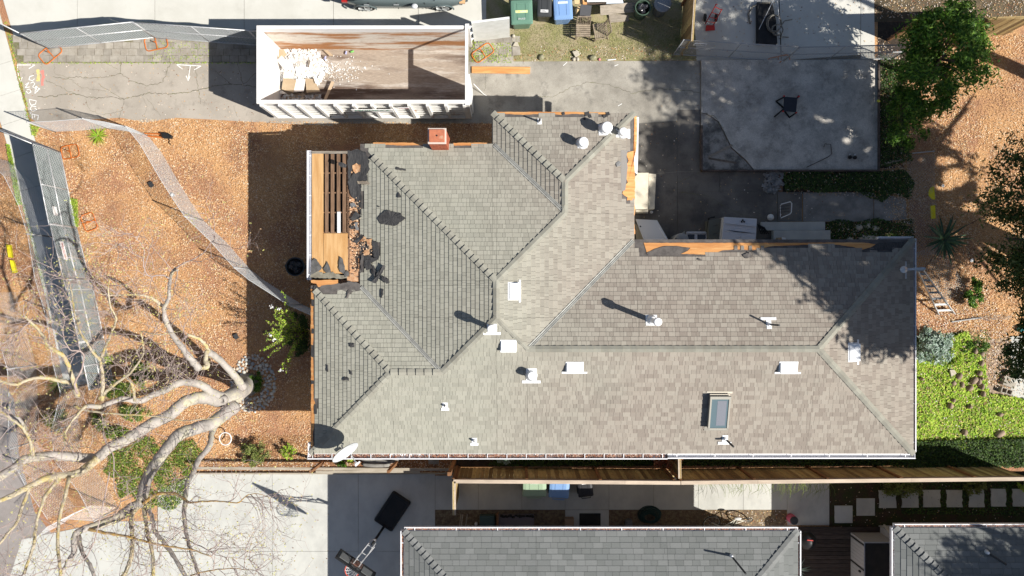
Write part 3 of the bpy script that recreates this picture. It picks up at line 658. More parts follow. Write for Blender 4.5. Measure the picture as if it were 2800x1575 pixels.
# exposed boards and felt in the torn places
def patch(poly, mat, name, dz=.006, jit=1.2, face=None, parent=None, thick=.008, wob=None, label=None):
    pts = []
    for (x0, y0), (x1, y1) in zip(poly, poly[1:] + poly[:1]):
        n_ = max(1, int(hypot(x1 - x0, y1 - y0) / 7))
        for k in range(n_): pts.append((x0 + (x1 - x0) * k / n_ + R.uniform(-jit, jit), y0 + (y1 - y0) * k / n_ + R.uniform(-jit, jit)))
    return G().prism([main.at(x, y, dz, face) for x, y in pts], thick).obj(name, mat, parent or roof, label=label)
FN = {f['name']: f for f in main.F}
patch([(1760, 664), (2130, 664), (2360, 663), (2396, 668), (2380, 676), (2355, 684), (2335, 676), (2290, 669), (2230, 668), (2160, 671), (2110, 673), (2085, 679), (2060, 684), (2007, 682), (1975, 685), (1955, 692), (1925, 696), (1895, 695), (1862, 694), (1880, 686), (1888, 678), (1850, 672), (1815, 672), (1790, 680), (1768, 690)], ORANGEW, 'exposed_sheathing', .012, .5, FN['north_long'])
patch([(1766, 692), (1790, 681), (1815, 674), (1850, 674), (1885, 679), (1878, 686), (1860, 694), (1840, 697), (1772, 697)], FELTB, 'torn_underlay', .02, .6, FN['north_long'])
patch([(2400, 664), (2475, 660), (2470, 672), (2440, 682), (2400, 684), (2370, 683), (2350, 687), (2380, 678)], FELT, 'torn_underlay', .02, 1, FN['north_long'])
for x in (2007, 2025, 2047, 2080): patch([(x, 672), (x + 9, 672), (x + 9, 684), (x, 684)], SHM, 'shingle_tab', .03, .3, FN['north_long'])
patch([(1735, 318), (1741, 318), (1740, 412), (1724, 415), (1713, 420), (1718, 440), (1714, 455), (1710, 475), (1716, 500), (1705, 512), (1702, 530), (1716, 540), (1713, 548), (1736, 548), (1736, 470), (1732, 425), (1736, 420)], ORANGEW, 'exposed_sheathing', .012, 1, FN['east_wing'])
patch([(1698, 410), (1716, 412), (1713, 430), (1716, 460), (1710, 520), (1698, 525)], M('pale_underlay', (.24, .225, .21), fine=.1), 'torn_underlay', .02, .3, FN['east_wing'])
patch([(1733, 550), (1737, 570), (1734, 600), (1737, 640), (1732, 640), (1731, 600)], ORANGEW, 'exposed_sheathing', .012, .6, FN['east_wing'])
patch([(1720, 318), (1733, 318), (1731, 405), (1722, 410), (1724, 360)], FELTB, 'torn_underlay', .018, 1, FN['east_wing'])
patch([(1020, 390), (1166, 390), (1166, 397), (1100, 398), (1060, 396), (1020, 398)], ORANGEW, 'exposed_sheathing', .014, .6, FN['north_mid'])
patch([(1240, 391), (1333, 390), (1325, 397), (1290, 398), (1240, 398)], ORANGEW, 'exposed_sheathing', .014, .6, FN['north_mid'])
patch([(1355, 306), (1535, 306), (1660, 307), (1660, 312), (1600, 313), (1570, 311), (1535, 314), (1480, 311), (1430, 314), (1370, 311)], ORANGEW, 'exposed_sheathing', .014, .5, FN['north_wing'])
for x, y, s_ in ((1605, 312, 7), (1613, 318, 5), (1662, 312, 6), (1653, 318, 5), (1540, 311, 5), (1598, 325, 4)):
    patch([(x - s_, y - s_ * .6), (x + s_ * .6, y - s_), (x + s_, y + s_ * .5), (x - s_ * .4, y + s_)], FELT, 'felt_scrap', .03, 1)
patch([(850, 790), (857, 792), (857, 830), (856, 870), (858, 900), (855, 960), (858, 1000), (857, 1090), (862, 1100), (860, 1160), (856, 1180), (857, 1232), (851, 1234)], ORANGEW, 'exposed_sheathing', .014, .8, FN['west'])
for x, y, h in ((855, 828, 10), (856, 905, 8), (855, 960, 18), (863, 1118, 14), (855, 1235, 8), (855, 1045, 5)):
    patch([(x - 3, y - h), (x + 3, y - h * .8), (x + 4, y + h), (x - 3, y + h * .9)], FELT, 'torn_underlay', .03, 1.2, FN['west'])
patch([(850, 766), (925, 765), (925, 774), (905, 778), (880, 780), (872, 788), (866, 776), (852, 773)], ORANGEW, 'exposed_sheathing', .03, .8, FN['north_front'])
patch([(866, 790), (880, 780), (925, 776), (960, 770), (990, 775), (1005, 790), (960, 800), (930, 795), (905, 802), (870, 802)], FELTB, 'torn_underlay', .02, 2, FN['north_front'])
patch([(858, 782), (876, 786), (874, 795), (858, 796)], FELT, 'torn_underlay', .034, 1, FN['north_front'])
# ------------------------------------------------------------------ stripped porch roof
def PZ(x): return 2.99 - (985 - x) / 137. * .25           # porch plane height by photo x
def pp(x, y, dz=0.): z = PZ(x) + dz; return P(x, y, z)
porch = thing('porch_roof', 'stripped porch roof of bare plywood and open boards at the west side', 'porch roof', pp(915, 590) * 1)
def pbox(x0, y0, x1, y1, name, mat, dz=.0, th=.025, parent=porch, **kw):
    return G().prism([pp(x0, y0, dz), pp(x1, y0, dz), pp(x1, y1, dz), pp(x0, y1, dz)], th).obj(name, mat, parent, **kw)
pbox(853, 420, 884, 757, 'plywood_sheet', PLY)
pbox(885, 638, 951, 748, 'plywood_sheet', PLY, .004)
pbox(852, 413, 950, 420, 'trim_board', GREYW, .02)
for x in (893, 909, 925.5, 941.5):
    pbox(x - 4.6, 421, x + 4.6, 637, 'roof_board', RAFT)
pbox(922, 579, 931, 637, 'roof_board', WHITE, .026, label='white painted roof board')
for y in (473, 527, 581, 636): pbox(884, y - 1.6, 952, y + 1.6, 'rafter', RAFT, -.03, .12)
pbox(951, 413, 956, 757, 'rafter', RAFT, -.01, .05)
G().prism([pp(852, 415, -.28), pp(985, 415, -.28), pp(985, 765, -.28), pp(852, 765, -.28)], .02).obj('porch_shade_ceiling', M('porch_shade_dark', (.05, .038, .032), (.03, .025, .022), sc_=3), porch)  # raised under the boards to block sun; near-black colour paints the porch's shade
G().prism([pp(949, 413, -.03), pp(992, 413, -.03), pp(992, 770, -.03), pp(949, 770, -.03)], .03).obj('sheathing', M('pale_torn_boards', (.66, .42, .25), (.50, .25, .12), sc_=14, lo=.45, hi=.55, fine=.2, stretch=(.6, 3, 1), c3=(.09, .08, .075), sc3=9, lo3=.56, hi3=.60), porch)
def pshape(poly, mat, name, dz, jit=2):
    pts = []
    for (x0, y0), (x1, y1) in zip(poly, poly[1:] + poly[:1]):
        n_ = max(1, int(hypot(x1 - x0, y1 - y0) / 5))
        for k in range(n_): pts.append((x0 + (x1 - x0) * k / n_ + R.uniform(-jit, jit), y0 + (y1 - y0) * k / n_ + R.uniform(-jit, jit)))
    def hh(x, y):
        if x > 985: p = main.at(x, y, dz + .02); return p
        return pp(x, y, dz)
    return G().prism([hh(x, y) for x, y in pts], .012).obj(name, mat, porch)
pshape([(950, 412), (982, 408), (1002, 418), (1010, 440), (1010, 462), (1004, 472), (994, 490), (985, 500), (970, 478), (968, 470), (972, 450), (960, 470), (957, 500), (952, 500)], FELT, 'torn_underlay', .02)
pshape([(952, 495), (970, 472), (1005, 480), (1006, 494), (975, 498), (988, 505), (990, 565), (988, 590), (974, 545), (958, 535), (953, 500)], FELT, 'torn_underlay', .028)
pshape([(962, 452), (975, 447), (986, 452), (985, 470), (972, 474), (965, 466)], M('torn_wood_pale', (.72, .45, .25), (.5, .25, .12), sc_=9, fine=.2), 'exposed_sheathing', .045, 1.5)
pshape([(976, 495), (1004, 496), (1012, 503), (1000, 506), (978, 502)], M('weathered_tan', (.3, .25, .19), fine=.15), 'shingle_strip', .05, 1)
pshape([(958, 596), (975, 580), (990, 590), (978, 600), (965, 604)], FELT, 'torn_underlay', .06)
pshape([(968, 610), (978, 607), (980, 630), (972, 630)], M('torn_grey', (.2, .2, .2), fine=.2), 'torn_underlay', .05)
pshape([(957, 618), (968, 618), (966, 628), (957, 626)], FELT, 'torn_underlay', .05)
pshape([(958, 555), (970, 553), (975, 563), (962, 568)], M('torn_grey', (.2, .2, .2)), 'torn_underlay', .045)
pshape([(966, 660), (990, 640), (996, 650), (975, 667)], FELT, 'torn_underlay', .08, 1)
pshape([(978, 700), (1010, 702), (1035, 708), (1020, 720), (985, 712)], FELT, 'torn_underlay', .08)
pshape([(1019, 655), (1034, 662), (1039, 690), (1036, 712), (1022, 705), (1020, 680)], FELT, 'torn_underlay', .05)
pshape([(1000, 712), (1016, 708), (1018, 735), (1002, 740), (997, 725)], FELT, 'torn_underlay', .09, 1.5)
pshape([(990, 700), (996, 690), (995, 740), (988, 748), (984, 735)], FELTB, 'torn_underlay', .10, 1)
for (x, y) in ((992, 655), (1015, 672), (1003, 690), (1010, 660)):
    pshape([(x - 9, y - 6), (x + 8, y - 7), (x + 9, y + 6), (x - 7, y + 8)], M('torn_wood_pale', (.72, .45, .25)), 'exposed_sheathing', .03, 2.5)
# small torn fragments where the layers ripped
g = G()
for i in range(230):
    x = R.uniform(957, 985) if R.random() < .75 else R.uniform(985, 1020); y = R.uniform(540, 745) if x < 985 else R.uniform(655, 700)
    s_ = R.uniform(.7, 2.3); a = R.uniform(0, 6.3); base = (main.at(x, y, .05) if x > 985 else pp(x, y, .02 + R.uniform(0, .05)))
    g.cur = R.random()
    g.prism([base + Vector((cos(a + k) * s_ * S * R.uniform(.5, 1.3), sin(a + k) * s_ * S * R.uniform(.5, 1.3), 0)) for k in (0, 1.5, 3, 4.6)], .008)
g.obj('torn_fragments', M('mixed_fragments', (.3, .2, .1), palette=[(.72, .50, .32), (.05, .05, .05), (.12, .11, .1), (.6, .36, .2), (.8, .6, .42)], fine=.1), porch, kind='stuff')
# spikes of torn shingles along the lower edge
for pl in ([(850, 752), (852, 712), (862, 706), (872, 718), (880, 732), (876, 738), (862, 745)], [(884, 735), (888, 728), (895, 714), (902, 730), (905, 745), (892, 746)], [(926, 732), (928, 700), (936, 706), (942, 728), (945, 750), (930, 745)], [(940, 745), (950, 738), (955, 752), (943, 758)]):
    pshape(pl, M('curled_shingle', (.15, .145, .14), (.09, .088, .085), sc_=8, fine=.2), 'torn_shingle', .05, .8)
pshape([(848, 745), (870, 740), (885, 748), (900, 742), (930, 750), (950, 755), (950, 762), (848, 760)], M('torn_tan_shingle', (.3, .28, .22), (.2, .18, .14), sc_=6, fine=.2), 'torn_shingle', .03, 2)
# gutter builder
LEAFG = M('gutter_leaves', (.3, .15, .1), palette=[(.33, .15, .10), (.2, .09, .06), (.5, .36, .28), (.12, .07, .05), (.42, .2, .12)], fine=.1)
GUT = M('white_gutter', (.82, .82, .84), rough=.4, fine=.02)
def gutter(a, b, out, z, parent, wd=.13, hang=53, leaves=True, name='gutter', step0=0.):
    """a,b world xy of the eave line at height z, out = outward unit"""
    a = Vector((a[0], a[1], z)); b = Vector((b[0], b[1], z)); out = Vector((out[0], out[1], 0)); d = (b - a).normalized(); L_ = (b - a).length
    g = G(); up = Vector((0, 0, 1))
    g.bar(a + out * (wd - .012) - up * .03, b + out * (wd - .012) - up * .03, .03, .14)
    g.bar(a + out * .01 - up * .07, b + out * .01 - up * .07, .012, .1)
    g.bar(a + out * wd / 2 - up * .12, b + out * wd / 2 - up * .12, wd, .012)
    for p in (a, b): g.bar(p - up * .06, p + out * wd - up * .06, .012, .12)
    gt = g.obj(name, GUT, parent)
    n_ = max(1, int(L_ / (hang * S)))
    for i in range(n_ + 1):
        p = a + d * (L_ * (i + .25) / (n_ + .5)); G().bar(p + out * 0, p + out * wd + up * .0, .022, .012).obj('hanger', GUT, gt)
    if leaves:
        n_ = int(L_ * 260); t = NR.rand(n_); o2 = NR.uniform(.02, wd - .04, n_)
        pts = np.array(a) + np.outer(t * L_, np.array(d)) + np.outer(o2, np.array(out)); pts[:, 2] += -.05 + NR.rand(n_) * .03
        keep = (np.sin(t * 17) + NR.rand(n_) * 1.6) > -.2
        npquads('gutter_leaves', quads_at(pts[keep], NR.uniform(.03, .07, keep.sum()), .03, .5), NR.rand(keep.sum()), LEAFG, parent, kind='stuff')
    return gt
gw = thing('gutter_run', 'white gutter with brackets along the stripped porch edge', 'gutter', pp(848, 590))
gutter(pp(851, 765), pp(851, 412), (-1, 0), PZ(851) - .01, gw, .13, 53, False)
house_g = thing('gutter_run', 'long white gutter full of leaves along the south eave of the torn roof', 'gutter', UV(0, 409, 3))
gutter(UV(-505, 409.5), UV(384, 409.5), (0, -1), 2.98, house_g, .17, 47, True)
gutter(UV(384, 409.5), UV(996, 409.5), (0, -1), 2.98, house_g, .15, 95, False)
gutter(UV(-498, 382), UV(-498, 417), (-1, 0), 2.985, house_g, .07, 60, False)
gutter(UV(991.5, -122), UV(991.5, 405), (1, 0), 2.98, house_g, .08, 95, False, name='east_gutter')
gutter(UV(905, -120.5), UV(991, -120.5), (0, 1), 2.98, house_g, .08, 40, False, name='north_gutter')
# bay and white edge at the east side of the wing
bay = thing('window_bay', 'white boxed bay window under the torn east eave', 'bay window', P(1730, 450, 2.2))
G().prism([P(1718, 426, 2.86), P(1745, 424, 2.86), P(1743, 477, 2.86), P(1718, 459, 2.86)], 1.6).obj('bay_box', WHITE, bay)
G().prism([P(1736, 320, 2.84), P(1747, 320, 2.84), P(1745, 424, 2.84), P(1737, 424, 2.84)], .12).obj('side_shelf', WHITE, bay)
G().bar(P(1718, 468, 2.8), P(1729, 459, 2.9), .03).obj('brace', WHITE, bay)
stp = thing('doorstep', 'cream concrete doorstep with one lower step beside the torn east eave', 'steps', P(1750, 520, 0))
STEPM = M('cream_step_concrete', (.70, .65, .53), (.58, .53, .43), sc_=2.5, fine=.12, c3=(.4, .36, .29), sc3=3, lo3=.6, hi3=.8)
G().prism([P(1700, 472, .5), P(1774, 472, .5), P(1771, 572, .5), P(1700, 572, .5)], .5).obj('landing', STEPM, stp, bevel=.01)
G().prism([P(1774.6, 474, .22), P(1794, 476, .22), P(1790, 572, .22), P(1772, 572, .22)], .22).obj('step', STEPM, stp, bevel=.01)
G().prism([gp(1737, 573, .12), gp(1770, 573, .12), gp(1770, 584, .12), gp(1737, 584, .12)], .12).obj('leaf_ledge', STEPM, stp)
# chimney: brick by brick on the faces that show
ch = thing('chimney', 'square red brick chimney with terracotta cap on the north eave', 'chimney', main.at(1195, 388))
cx, cy = P(1196, 374, 4.0).x, P(1196, 374, 4.0).y
cw, cd = .60, .48; zt = 4.35
c0 = Vector((P(1195, 372, zt).x, P(1195, 372, zt).y, 0)); cw = 47 * S * (1 - zt / H); cd = 40 * S * (1 - zt / H)
G().box(c0 + Vector((0, 0, zt / 2 - .04)), (cw - .05, cd - .05, zt - .06)).obj('core', MORTAR, ch)
nr = 0
for r in range(24):
    z = zt - .07 - r * .075
    for (p0, dr, nrm, L_) in ((Vector((-cw / 2, -cd / 2, 0)), Vector((1, 0, 0)), Vector((0, -1, 0)), cw), (Vector((cw / 2, -cd / 2, 0)), Vector((0, 1, 0)), Vector((1, 0, 0)), cd), (Vector((-cw / 2, cd / 2, 0)), Vector((0, -1, 0)), Vector((-1, 0, 0)), cd)):
        x = -.1 * (r % 2)
        while x < L_ - .02:
            a = max(x, 0); b = min(x + .19, L_)
            if b - a > .04:
                G().bar(c0 + p0 + dr * (a + .005) + nrm * (-.03) + Vector((0, 0, z)), c0 + p0 + dr * (b - .005) + nrm * (-.03) + Vector((0, 0, z)), .07, .062).obj('brick', BRICK, ch); nr += 1
            x += .2
G().box(c0 + Vector((0, 0, zt - .01)), (cw + .04, cd + .04, .05)).obj('crown', MORTAR, ch, bevel=.01)
G().box(c0 + Vector((0, 0, zt + .045)), (cw - .05, cd - .06, .06)).obj('cap', TERRA, ch, bevel=.01)
G().lathe(c0 + Vector((0, 0, zt + .07)), [(.025, 0), (.025, .02)], 8).obj('hole_shade_disc', BLACK, ch)  # black stub paints the dark of a hole in the cap

# ------------------------------------------------------------------ roof vents
def roof_frame(x, y, dz=.0, rf=main):
    p = rf.at(x, y, dz); u, v = p.x / S, -p.y / S; f = rf.face(u, v); n = rf.normal(f)
    dn = Vector((-f['n'].x, f['n'].y, 0)); dn = (dn - n * dn.dot(n)).normalized()     # down the slope
    sx = dn.cross(n); return p, n, dn, sx
def flash(g, p, n, dn, sx, w_, h, wb=None, hb=.09):
    Mx = Matrix((sx, dn, n)).transposed()
    g.box(p + n * .02, (w_, h, .012), m=Mx)
    if wb: g.box(p + n * .024 + dn * (h / 2 + hb / 2 - .02), (wb, hb, .012), m=Mx)
def pipe_vent(xb, yb, hgt, r, label, cap=None, plate=(.3, .3), wb=None, rf=main, dark=False, cone=True, lean=None):
    p, n, dn, sx = roof_frame(xb, yb, 0, rf)
    t = thing('vent_pipe' if not cap else 'flue_vent', label, 'roof vent', p, 'vents on the torn roof' if rf is main else None)
    if plate:
        g = G(); flash(g, p, n, dn, sx, plate[0], plate[1], wb); g.obj('flashing_plate', WHITE2 if rf is main else DGREY, t)
    up = Vector((0, 0, 1))
    if cone: G().lathe(p, [(r * 2.2, -.02), (r * 1.25, .13), (r * 1.1, .14)], 16).obj('boot', WHITE2 if plate or rf is not main else GALV, t, smooth=True)
    g = G(); tp = p + up * hgt
    if lean: tp = tp + Vector(lean)
    pm = DGREY if dark else WHITE2
    # solid pipe; a black disc on its end paints the dark inside
    d = (tp - p).normalized(); g.tube([p, tp], r, 14); g.obj('pipe', pm, t, smooth=False)
    if dark or not cap:
        G().tube([tp - d * .01, tp + d * .004], r * .72, 12).obj('bore_shade_disc', BLACK, t)
    if cap:
        cr = cap; G().lathe(tp - up * .02, [(cr * .92, -.16), (cr, -.14), (cr, .0), (cr * .93, .025), (cr * .6, .04), (cr * .55, .03), (cr * .28, .045), (.01, .05)], 24).obj('cap', WHITE2, t, smooth=True)
        G().lathe(tp - up * .24, [(r * 1.05, 0), (cr * .85, .05), (cr * .85, .09), (r * 1.05, .1)], 20).obj('collar', GALV, t, smooth=True)
    return t
pipe_vent(1475, 333, .42, .03, 'thin dark vent pipe on white plate near the north wing edge', plate=(.13, .2), wb=None, dark=True)
pipe_vent(1655, 356, .55, .11, 'largest white capped flue on the north wing', cap=.175, plate=(.42, .38))
pipe_vent(1700, 365, .42, .09, 'white flue close to the torn east edge of the north wing', cap=.125, plate=(.26, .42), wb=.3)
pipe_vent(1592, 394, .48, .1, 'white capped flue standing alone in the middle of the north wing', cap=.15, plate=(.3, .3))
pipe_vent(1345, 897, .75, .08, 'white flue astride the hip below the central ridge', cap=.13, plate=(.3, .28), wb=.52)
pipe_vent(1453, 1024, .42, .095, 'squat white flue on the south slope under the central box vent', cap=.13, plate=(.33, .42), wb=.57)
pipe_vent(1781, 876, 1.25, .08, 'tall white capped flue on the brown north slope of the long wing', cap=.125, plate=(.35, .34))
pipe_vent(2102, 887, .62, .03, 'leaning dark vent pipe with white boot on the long wing', plate=(.15, .3), wb=.48, dark=True, lean=(.14, 0, 0))
pipe_vent(1217, 1108, .14, .03, 'short white pipe vent low on the south slope, upper of two', plate=(.17, .2), wb=.25, dark=False)
pipe_vent(1297, 1204, .18, .03, 'short white pipe vent just above the leaf filled gutter', plate=(.16, .2), wb=.25)
pipe_vent(1982, 1199, .45, .032, 'slanting dark vent pipe in white boot below the skylight', plate=(.18, .25), wb=.42, dark=True, lean=(.16, -.18, 0))
def box_vent(x, y, w_, h, label, wb):
    p, n, dn, sx = roof_frame(x, y)
    t = thing('box_vent', label, 'roof vent', p, 'white box vents on the torn roof'); Mx = Matrix((sx, dn, n)).transposed()
    g = G(); flash(g, p, n, dn, sx, w_ * 1.03, h * 1.02, wb, .06); g.obj('flashing_plate', WHITE2, t)
    a = h * .46; hw = w_ / 2 * .92; top = .17                      # hood: closed uphill, open downhill
    vs = [Mx @ Vector(q) + p for q in ((-hw, -a, .02), (hw, -a, .02), (hw, a, .02), (-hw, a, .02), (-hw * .97, -a * .8, .06), (hw * .97, -a * .8, .06), (hw, a, top), (-hw, a, top))]
    g = G(); g.add(vs, [(0, 1, 5, 4), (4, 5, 6, 7), (0, 4, 7, 3), (1, 2, 6, 5), (3, 7, 6, 2)]); g.obj('hood', WHITE2, t)
    return t
box_vent(1404, 796, .53, .36, 'white box vent on the east facing slope by the central ridge', .68)
box_vent(1390, 944, .48, .36, 'white box vent just south of the central hip junction', .48)
box_vent(1571, 1003, .53, .34, 'white box vent below the west end of the long ridge', .78)
box_vent(2155, 1003, .56, .36, 'white box vent on the south slope near the right hip', .80)
box_vent(2331, 963, .58, .35, 'white box vent on the east end slope, half in tree shadow', .78)
# skylight
p, n, dn, sx = roof_frame(1963, 1122)
t = thing('skylight', 'framed glass skylight on the south slope', 'skylight', p); Mx = Matrix((sx, dn, n)).transposed()
SKF = M('tan_metal_frame', (.30, .28, .24), rough=.5, fine=.05)
def sb(c, d, name, mat, **kw): return G().box(Mx @ Vector(c) + p, d, m=Mx).obj(name, mat, t, **kw)
sb((0, 0, .09), (.62, 1.10, .18), 'curb', SKF)
for c, d in (((-.29, 0, .2), (.05, 1.10, .05)), ((.29, 0, .2), (.05, 1.10, .05)), ((0, .53, .2), (.62, .05, .05)), ((0, -.53, .205), (.64, .09, .06))): sb(c, d, 'frame', M('light_metal_frame', (.38, .36, .31), rough=.5))
gm = M('skylight_glass', (.12, .17, .19), fine=0, rough=.05, spec=.8)
sb((0, 0, .195), (.54, 1.02, .02), 'glass', gm)
sb((-.06, .0, .207), (.28, .84, .003), 'blind', M('grey_blind', (.20, .21, .24), rough=.3, spec=.6))
sb((0, -.62, .02), (.80, .07, .014), 'flashing', M('cream_metal', (.6, .55, .46)))
sb((0, -.58, .10), (.62, .05, .03), 'flashing', M('cream_metal', (.6, .55, .46)))
sb((.02, .62, .02), (.74, .14, .012), 'flashing', SKF)
# satellite dish
zc = 3.95; c = P(940, 1231, zc)
t = thing('satellite_dish', 'large pale grey satellite dish over the south west roof corner', 'satellite dish', P(965, 1262, 2.6))
N_ = Vector((.60, -.72, .36)).normalized(); ax = Vector((.77, .64, 0)).normalized(); ay = N_.cross(ax).normalized(); Mx = Matrix((ax, ay, N_)).transposed()
g = G(); n_ = 32; vs = []; rr_ = (0, .15, .3, .42, .46)
vs = [Vector((0, 0, 0))]
for r_ in rr_[1:]: vs += [Vector((r_ * cos(2 * pi * j / n_), r_ * .92 * sin(2 * pi * j / n_), r_ * r_ * .45)) for j in range(n_)]
fs = [(0, 1 + j, 1 + (j + 1) % n_) for j in range(n_)] + [(1 + i * n_ + j, 1 + (i + 1) * n_ + j, 1 + (i + 1) * n_ + (j + 1) % n_, 1 + i * n_ + (j + 1) % n_) for i in range(3) for j in range(n_)]
b0 = [Mx @ q + c for q in vs]; g.add(b0, fs); g.add([q - N_ * .012 for q in b0], [f[::-1] for f in fs])
g.obj('reflector', M('dish_grey', (.55, .57, .58), (.48, .5, .51), sc_=6, rough=.5), t, smooth=True)
lnb = c + N_ * .55 - ay * .1 + Vector((0, 0, -.25))
G().tube([c - ay * .42 if (c - ay * .42).z < c.z else c + ay * .42, lnb], .018, 8).obj('feed_arm', GALV, t)
G().bar(lnb, lnb + Vector((.03, -.03, .08)), .09, .07).obj('receiver', WHITE2, t); G().bar(lnb + Vector((-.02, -.08, .02)), lnb + Vector((.12, .05, .03)), .05, .05).obj('receiver', WHITE2, t)
G().tube([c - N_ * .04, c - N_ * .16 + Vector((0, 0, -.1)), UV(-415, 385, 3.0)], .025, 8).obj('mast', GALV, t)
# service mast with weatherhead at the north east corner
t = thing('service_mast', 'grey electrical service mast at the shaded north east roof corner', 'service mast', main.at(2462, 735))
G().tube([main.at(2462, 738), main.at(2462, 738, .5)], .03, 8).obj('mast', GALV, t); b = main.at(2462, 738, .5)
G().bar(b + Vector((-.1, 0, -.04)), b + Vector((.55, .04, .0)), .07, .06).obj('crossarm', GALV, t); G().bar(b + Vector((-.05, -.28, 0)), b + Vector((-.05, .25, 0)), .03, .03).obj('bracket', GALV, t)
G().lathe(b + Vector((-.12, 0, -.05)), [(.1, 0), (.11, .08), (.03, .14)], 12).obj('weatherhead', GALV, t)
G().tube([b + Vector((.5, 0, 0)), P(2600, 640, 4.3), P(2750, 560, 5.2), P(2950, 450, 6)], .008, 5).obj('cable', BLACK, t)
# scraps of felt lying on the shingles
def scrap(poly, label, dz=.05, jit=1.2, mat=FELT):
    pts = []
    for (x0, y0), (x1, y1) in zip(poly, poly[1:] + poly[:1]):
        n_ = max(1, int(hypot(x1 - x0, y1 - y0) / 5))
        for k in range(n_): pts.append((x0 + (x1 - x0) * k / n_ + R.uniform(-jit, jit), y0 + (y1 - y0) * k / n_ + R.uniform(-jit, jit)))
    top = [main.at(x, y, dz * R.uniform(.7, 1.2)) for x, y in pts]; cc = sum(top, Vector()) / len(top) + Vector((0, 0, .015)); n_ = len(top)
    g = G(); g.add(top + [cc], [(i, (i + 1) % n_, n_) for i in range(n_)]); g.add([q - Vector((0, 0, .014)) for q in top] + [cc - Vector((0, 0, .014))], [((i + 1) % n_, i, n_) for i in range(n_)])
    return g.obj('felt_scrap', mat, label=label, cat='roofing scrap', group='torn felt scraps lying on the roof', origin=cc)
scrap([(1033, 597), (1040, 588), (1052, 578), (1062, 575), (1072, 579), (1098, 584), (1100, 590), (1111, 597), (1098, 606), (1082, 618), (1062, 616), (1042, 612)], 'largest black felt scrap, leaf shaped, on the grey west slope')
scrap([(1084, 456), (1091, 458), (1098, 462), (1110, 463), (1110, 466), (1095, 466), (1084, 464)], 'small pointed felt scrap near the hip below the chimney')
scrap([(1091, 526), (1095, 535), (1097, 540), (1088, 542), (1088, 534)], 'tiny drop shaped felt scrap beside the west hip')
scrap([(1034, 562), (1040, 565), (1034, 567)], 'tiny felt crumb above the largest scrap', jit=.4)
scrap([(925, 443), (940, 446), (948, 452), (945, 460), (932, 456), (925, 452)], 'felt scrap lying across the open porch boards', dz=.03)
scrap([(1050, 724), (1055, 728), (1048, 745), (1028, 776), (1018, 770), (1030, 752)], 'long curled felt strip standing above the front valley', dz=.12)
scrap([(1045, 752), (1062, 762), (1067, 772), (1058, 775), (1046, 765)], 'short felt piece crossing the long curled strip', dz=.1)
scrap([(1014, 730), (1022, 725), (1030, 745), (1028, 758), (1018, 748)], 'felt strip just left of the long curled strip', dz=.08)
scrap([(953, 792), (959, 795), (953, 815), (946, 816)], 'narrow brownish scrap on the front slope beside the hip', mat=FELTB)
scrap([(1043, 790), (1050, 791), (1048, 805), (1045, 815), (1041, 814)], 'dark upright scrap beside the front valley')
scrap([(955, 939), (970, 937), (970, 950), (958, 950)], 'squarish scrap on the south west slope below the hip')
scrap([(895, 998), (898, 998), (898, 1016), (894, 1016)], 'thin vertical scrap on the south west slope', jit=.5)
scrap([(956, 1012), (963, 1014), (965, 1024), (959, 1025)], 'small folded scrap just above the dark curved one')
scrap([(936, 1036), (945, 1031), (955, 1033), (955, 1040), (937, 1041)], 'dark curved scrap lowest on the south west slope')
scrap([(1684, 446), (1691, 440), (1697, 444), (1696, 455), (1686, 457)], 'grey felt scrap beside the torn east eave', mat=M('torn_grey', (.2, .2, .2)))
scrap([(2030, 697), (2044, 690), (2047, 688), (2054, 698), (2053, 704), (2038, 706)], 'curled grey scrap on the long wing below the bare boards', mat=FELTB, dz=.06)
scrap([(1908, 705), (1919, 710), (1918, 714), (1906, 710)], 'small grey tab lying below the bare boards', jit=.4, mat=FELTB)
# ------------------------------------------------------------------ grey roofed neighbours
def hip_house(name, label, u0, v0, u1, v1, z0, near, limit, capskip=None, gut=()):
    hw = (v1 - v0) / 2
    pts = [(u0, v1), (u0, v0), (u1, v0), (u1, v1)]; a = (u0 + hw, v0 + hw); b = (u1 - hw, v0 + hw)
    rf = Roof([('w', [pts[0], pts[1], a]), ('n', [pts[1], pts[2], b, a]), ('e', [pts[2], pts[3], b]), ('s', [pts[3], pts[0], a, b])], z0, 13.0)
    t = thing(name, label, 'house', UV((u0 + u1) / 2, (v0 + v1) / 2, 0))
    q = 57; G().prism([UV(u0 + q, v1 - q, z0 - .02), UV(u0 + q, v0 + q, z0 - .02), UV(u1 - q, v0 + q, z0 - .02), UV(u1 - q, v1 - q, z0 - .02)], z0 - .03).obj('wall', M('white_siding', (.62, .61, .6), fine=.04), t)
    G().prism([UV(u0, v1, z0 - .015), UV(u0, v0, z0 - .015), UV(u1, v0, z0 - .015), UV(u1, v1, z0 - .015)], .14).obj('soffit', WHITE, t)
    r_ = rf.shell(t, 'roof', DGREY)
    rf.shingles(r_, SHG, near=near, limit=limit, wmin=18, wmax=30, step=.011)
    for p0, p1 in ((pts[1], a), (pts[2], b), (a, b)): rf.caps(r_, CAPG, p0, p1, sp=14, hw=9, skip=(lambda u, v, z: v > 760))
    return t, rf
h2, rf2 = hip_house('grey_roof_house', 'grey shingled house beside the basketball hoop', -266, 600, 706, 1250, 3.0, (0, 640), lambda u, v: v < 740)
gutter(UV(-266, 599.5), UV(706, 599.5), (0, 1), 2.98, h2, .11, 105, True); gutter(UV(-266.5, 600), UV(-266.5, 900), (-1, 0), 2.98, h2, .11, 105, True, name='side_gutter'); gutter(UV(706.5, 600), UV(706.5, 900), (1, 0), 2.98, h2, .09, 105, True, name='side_gutter')
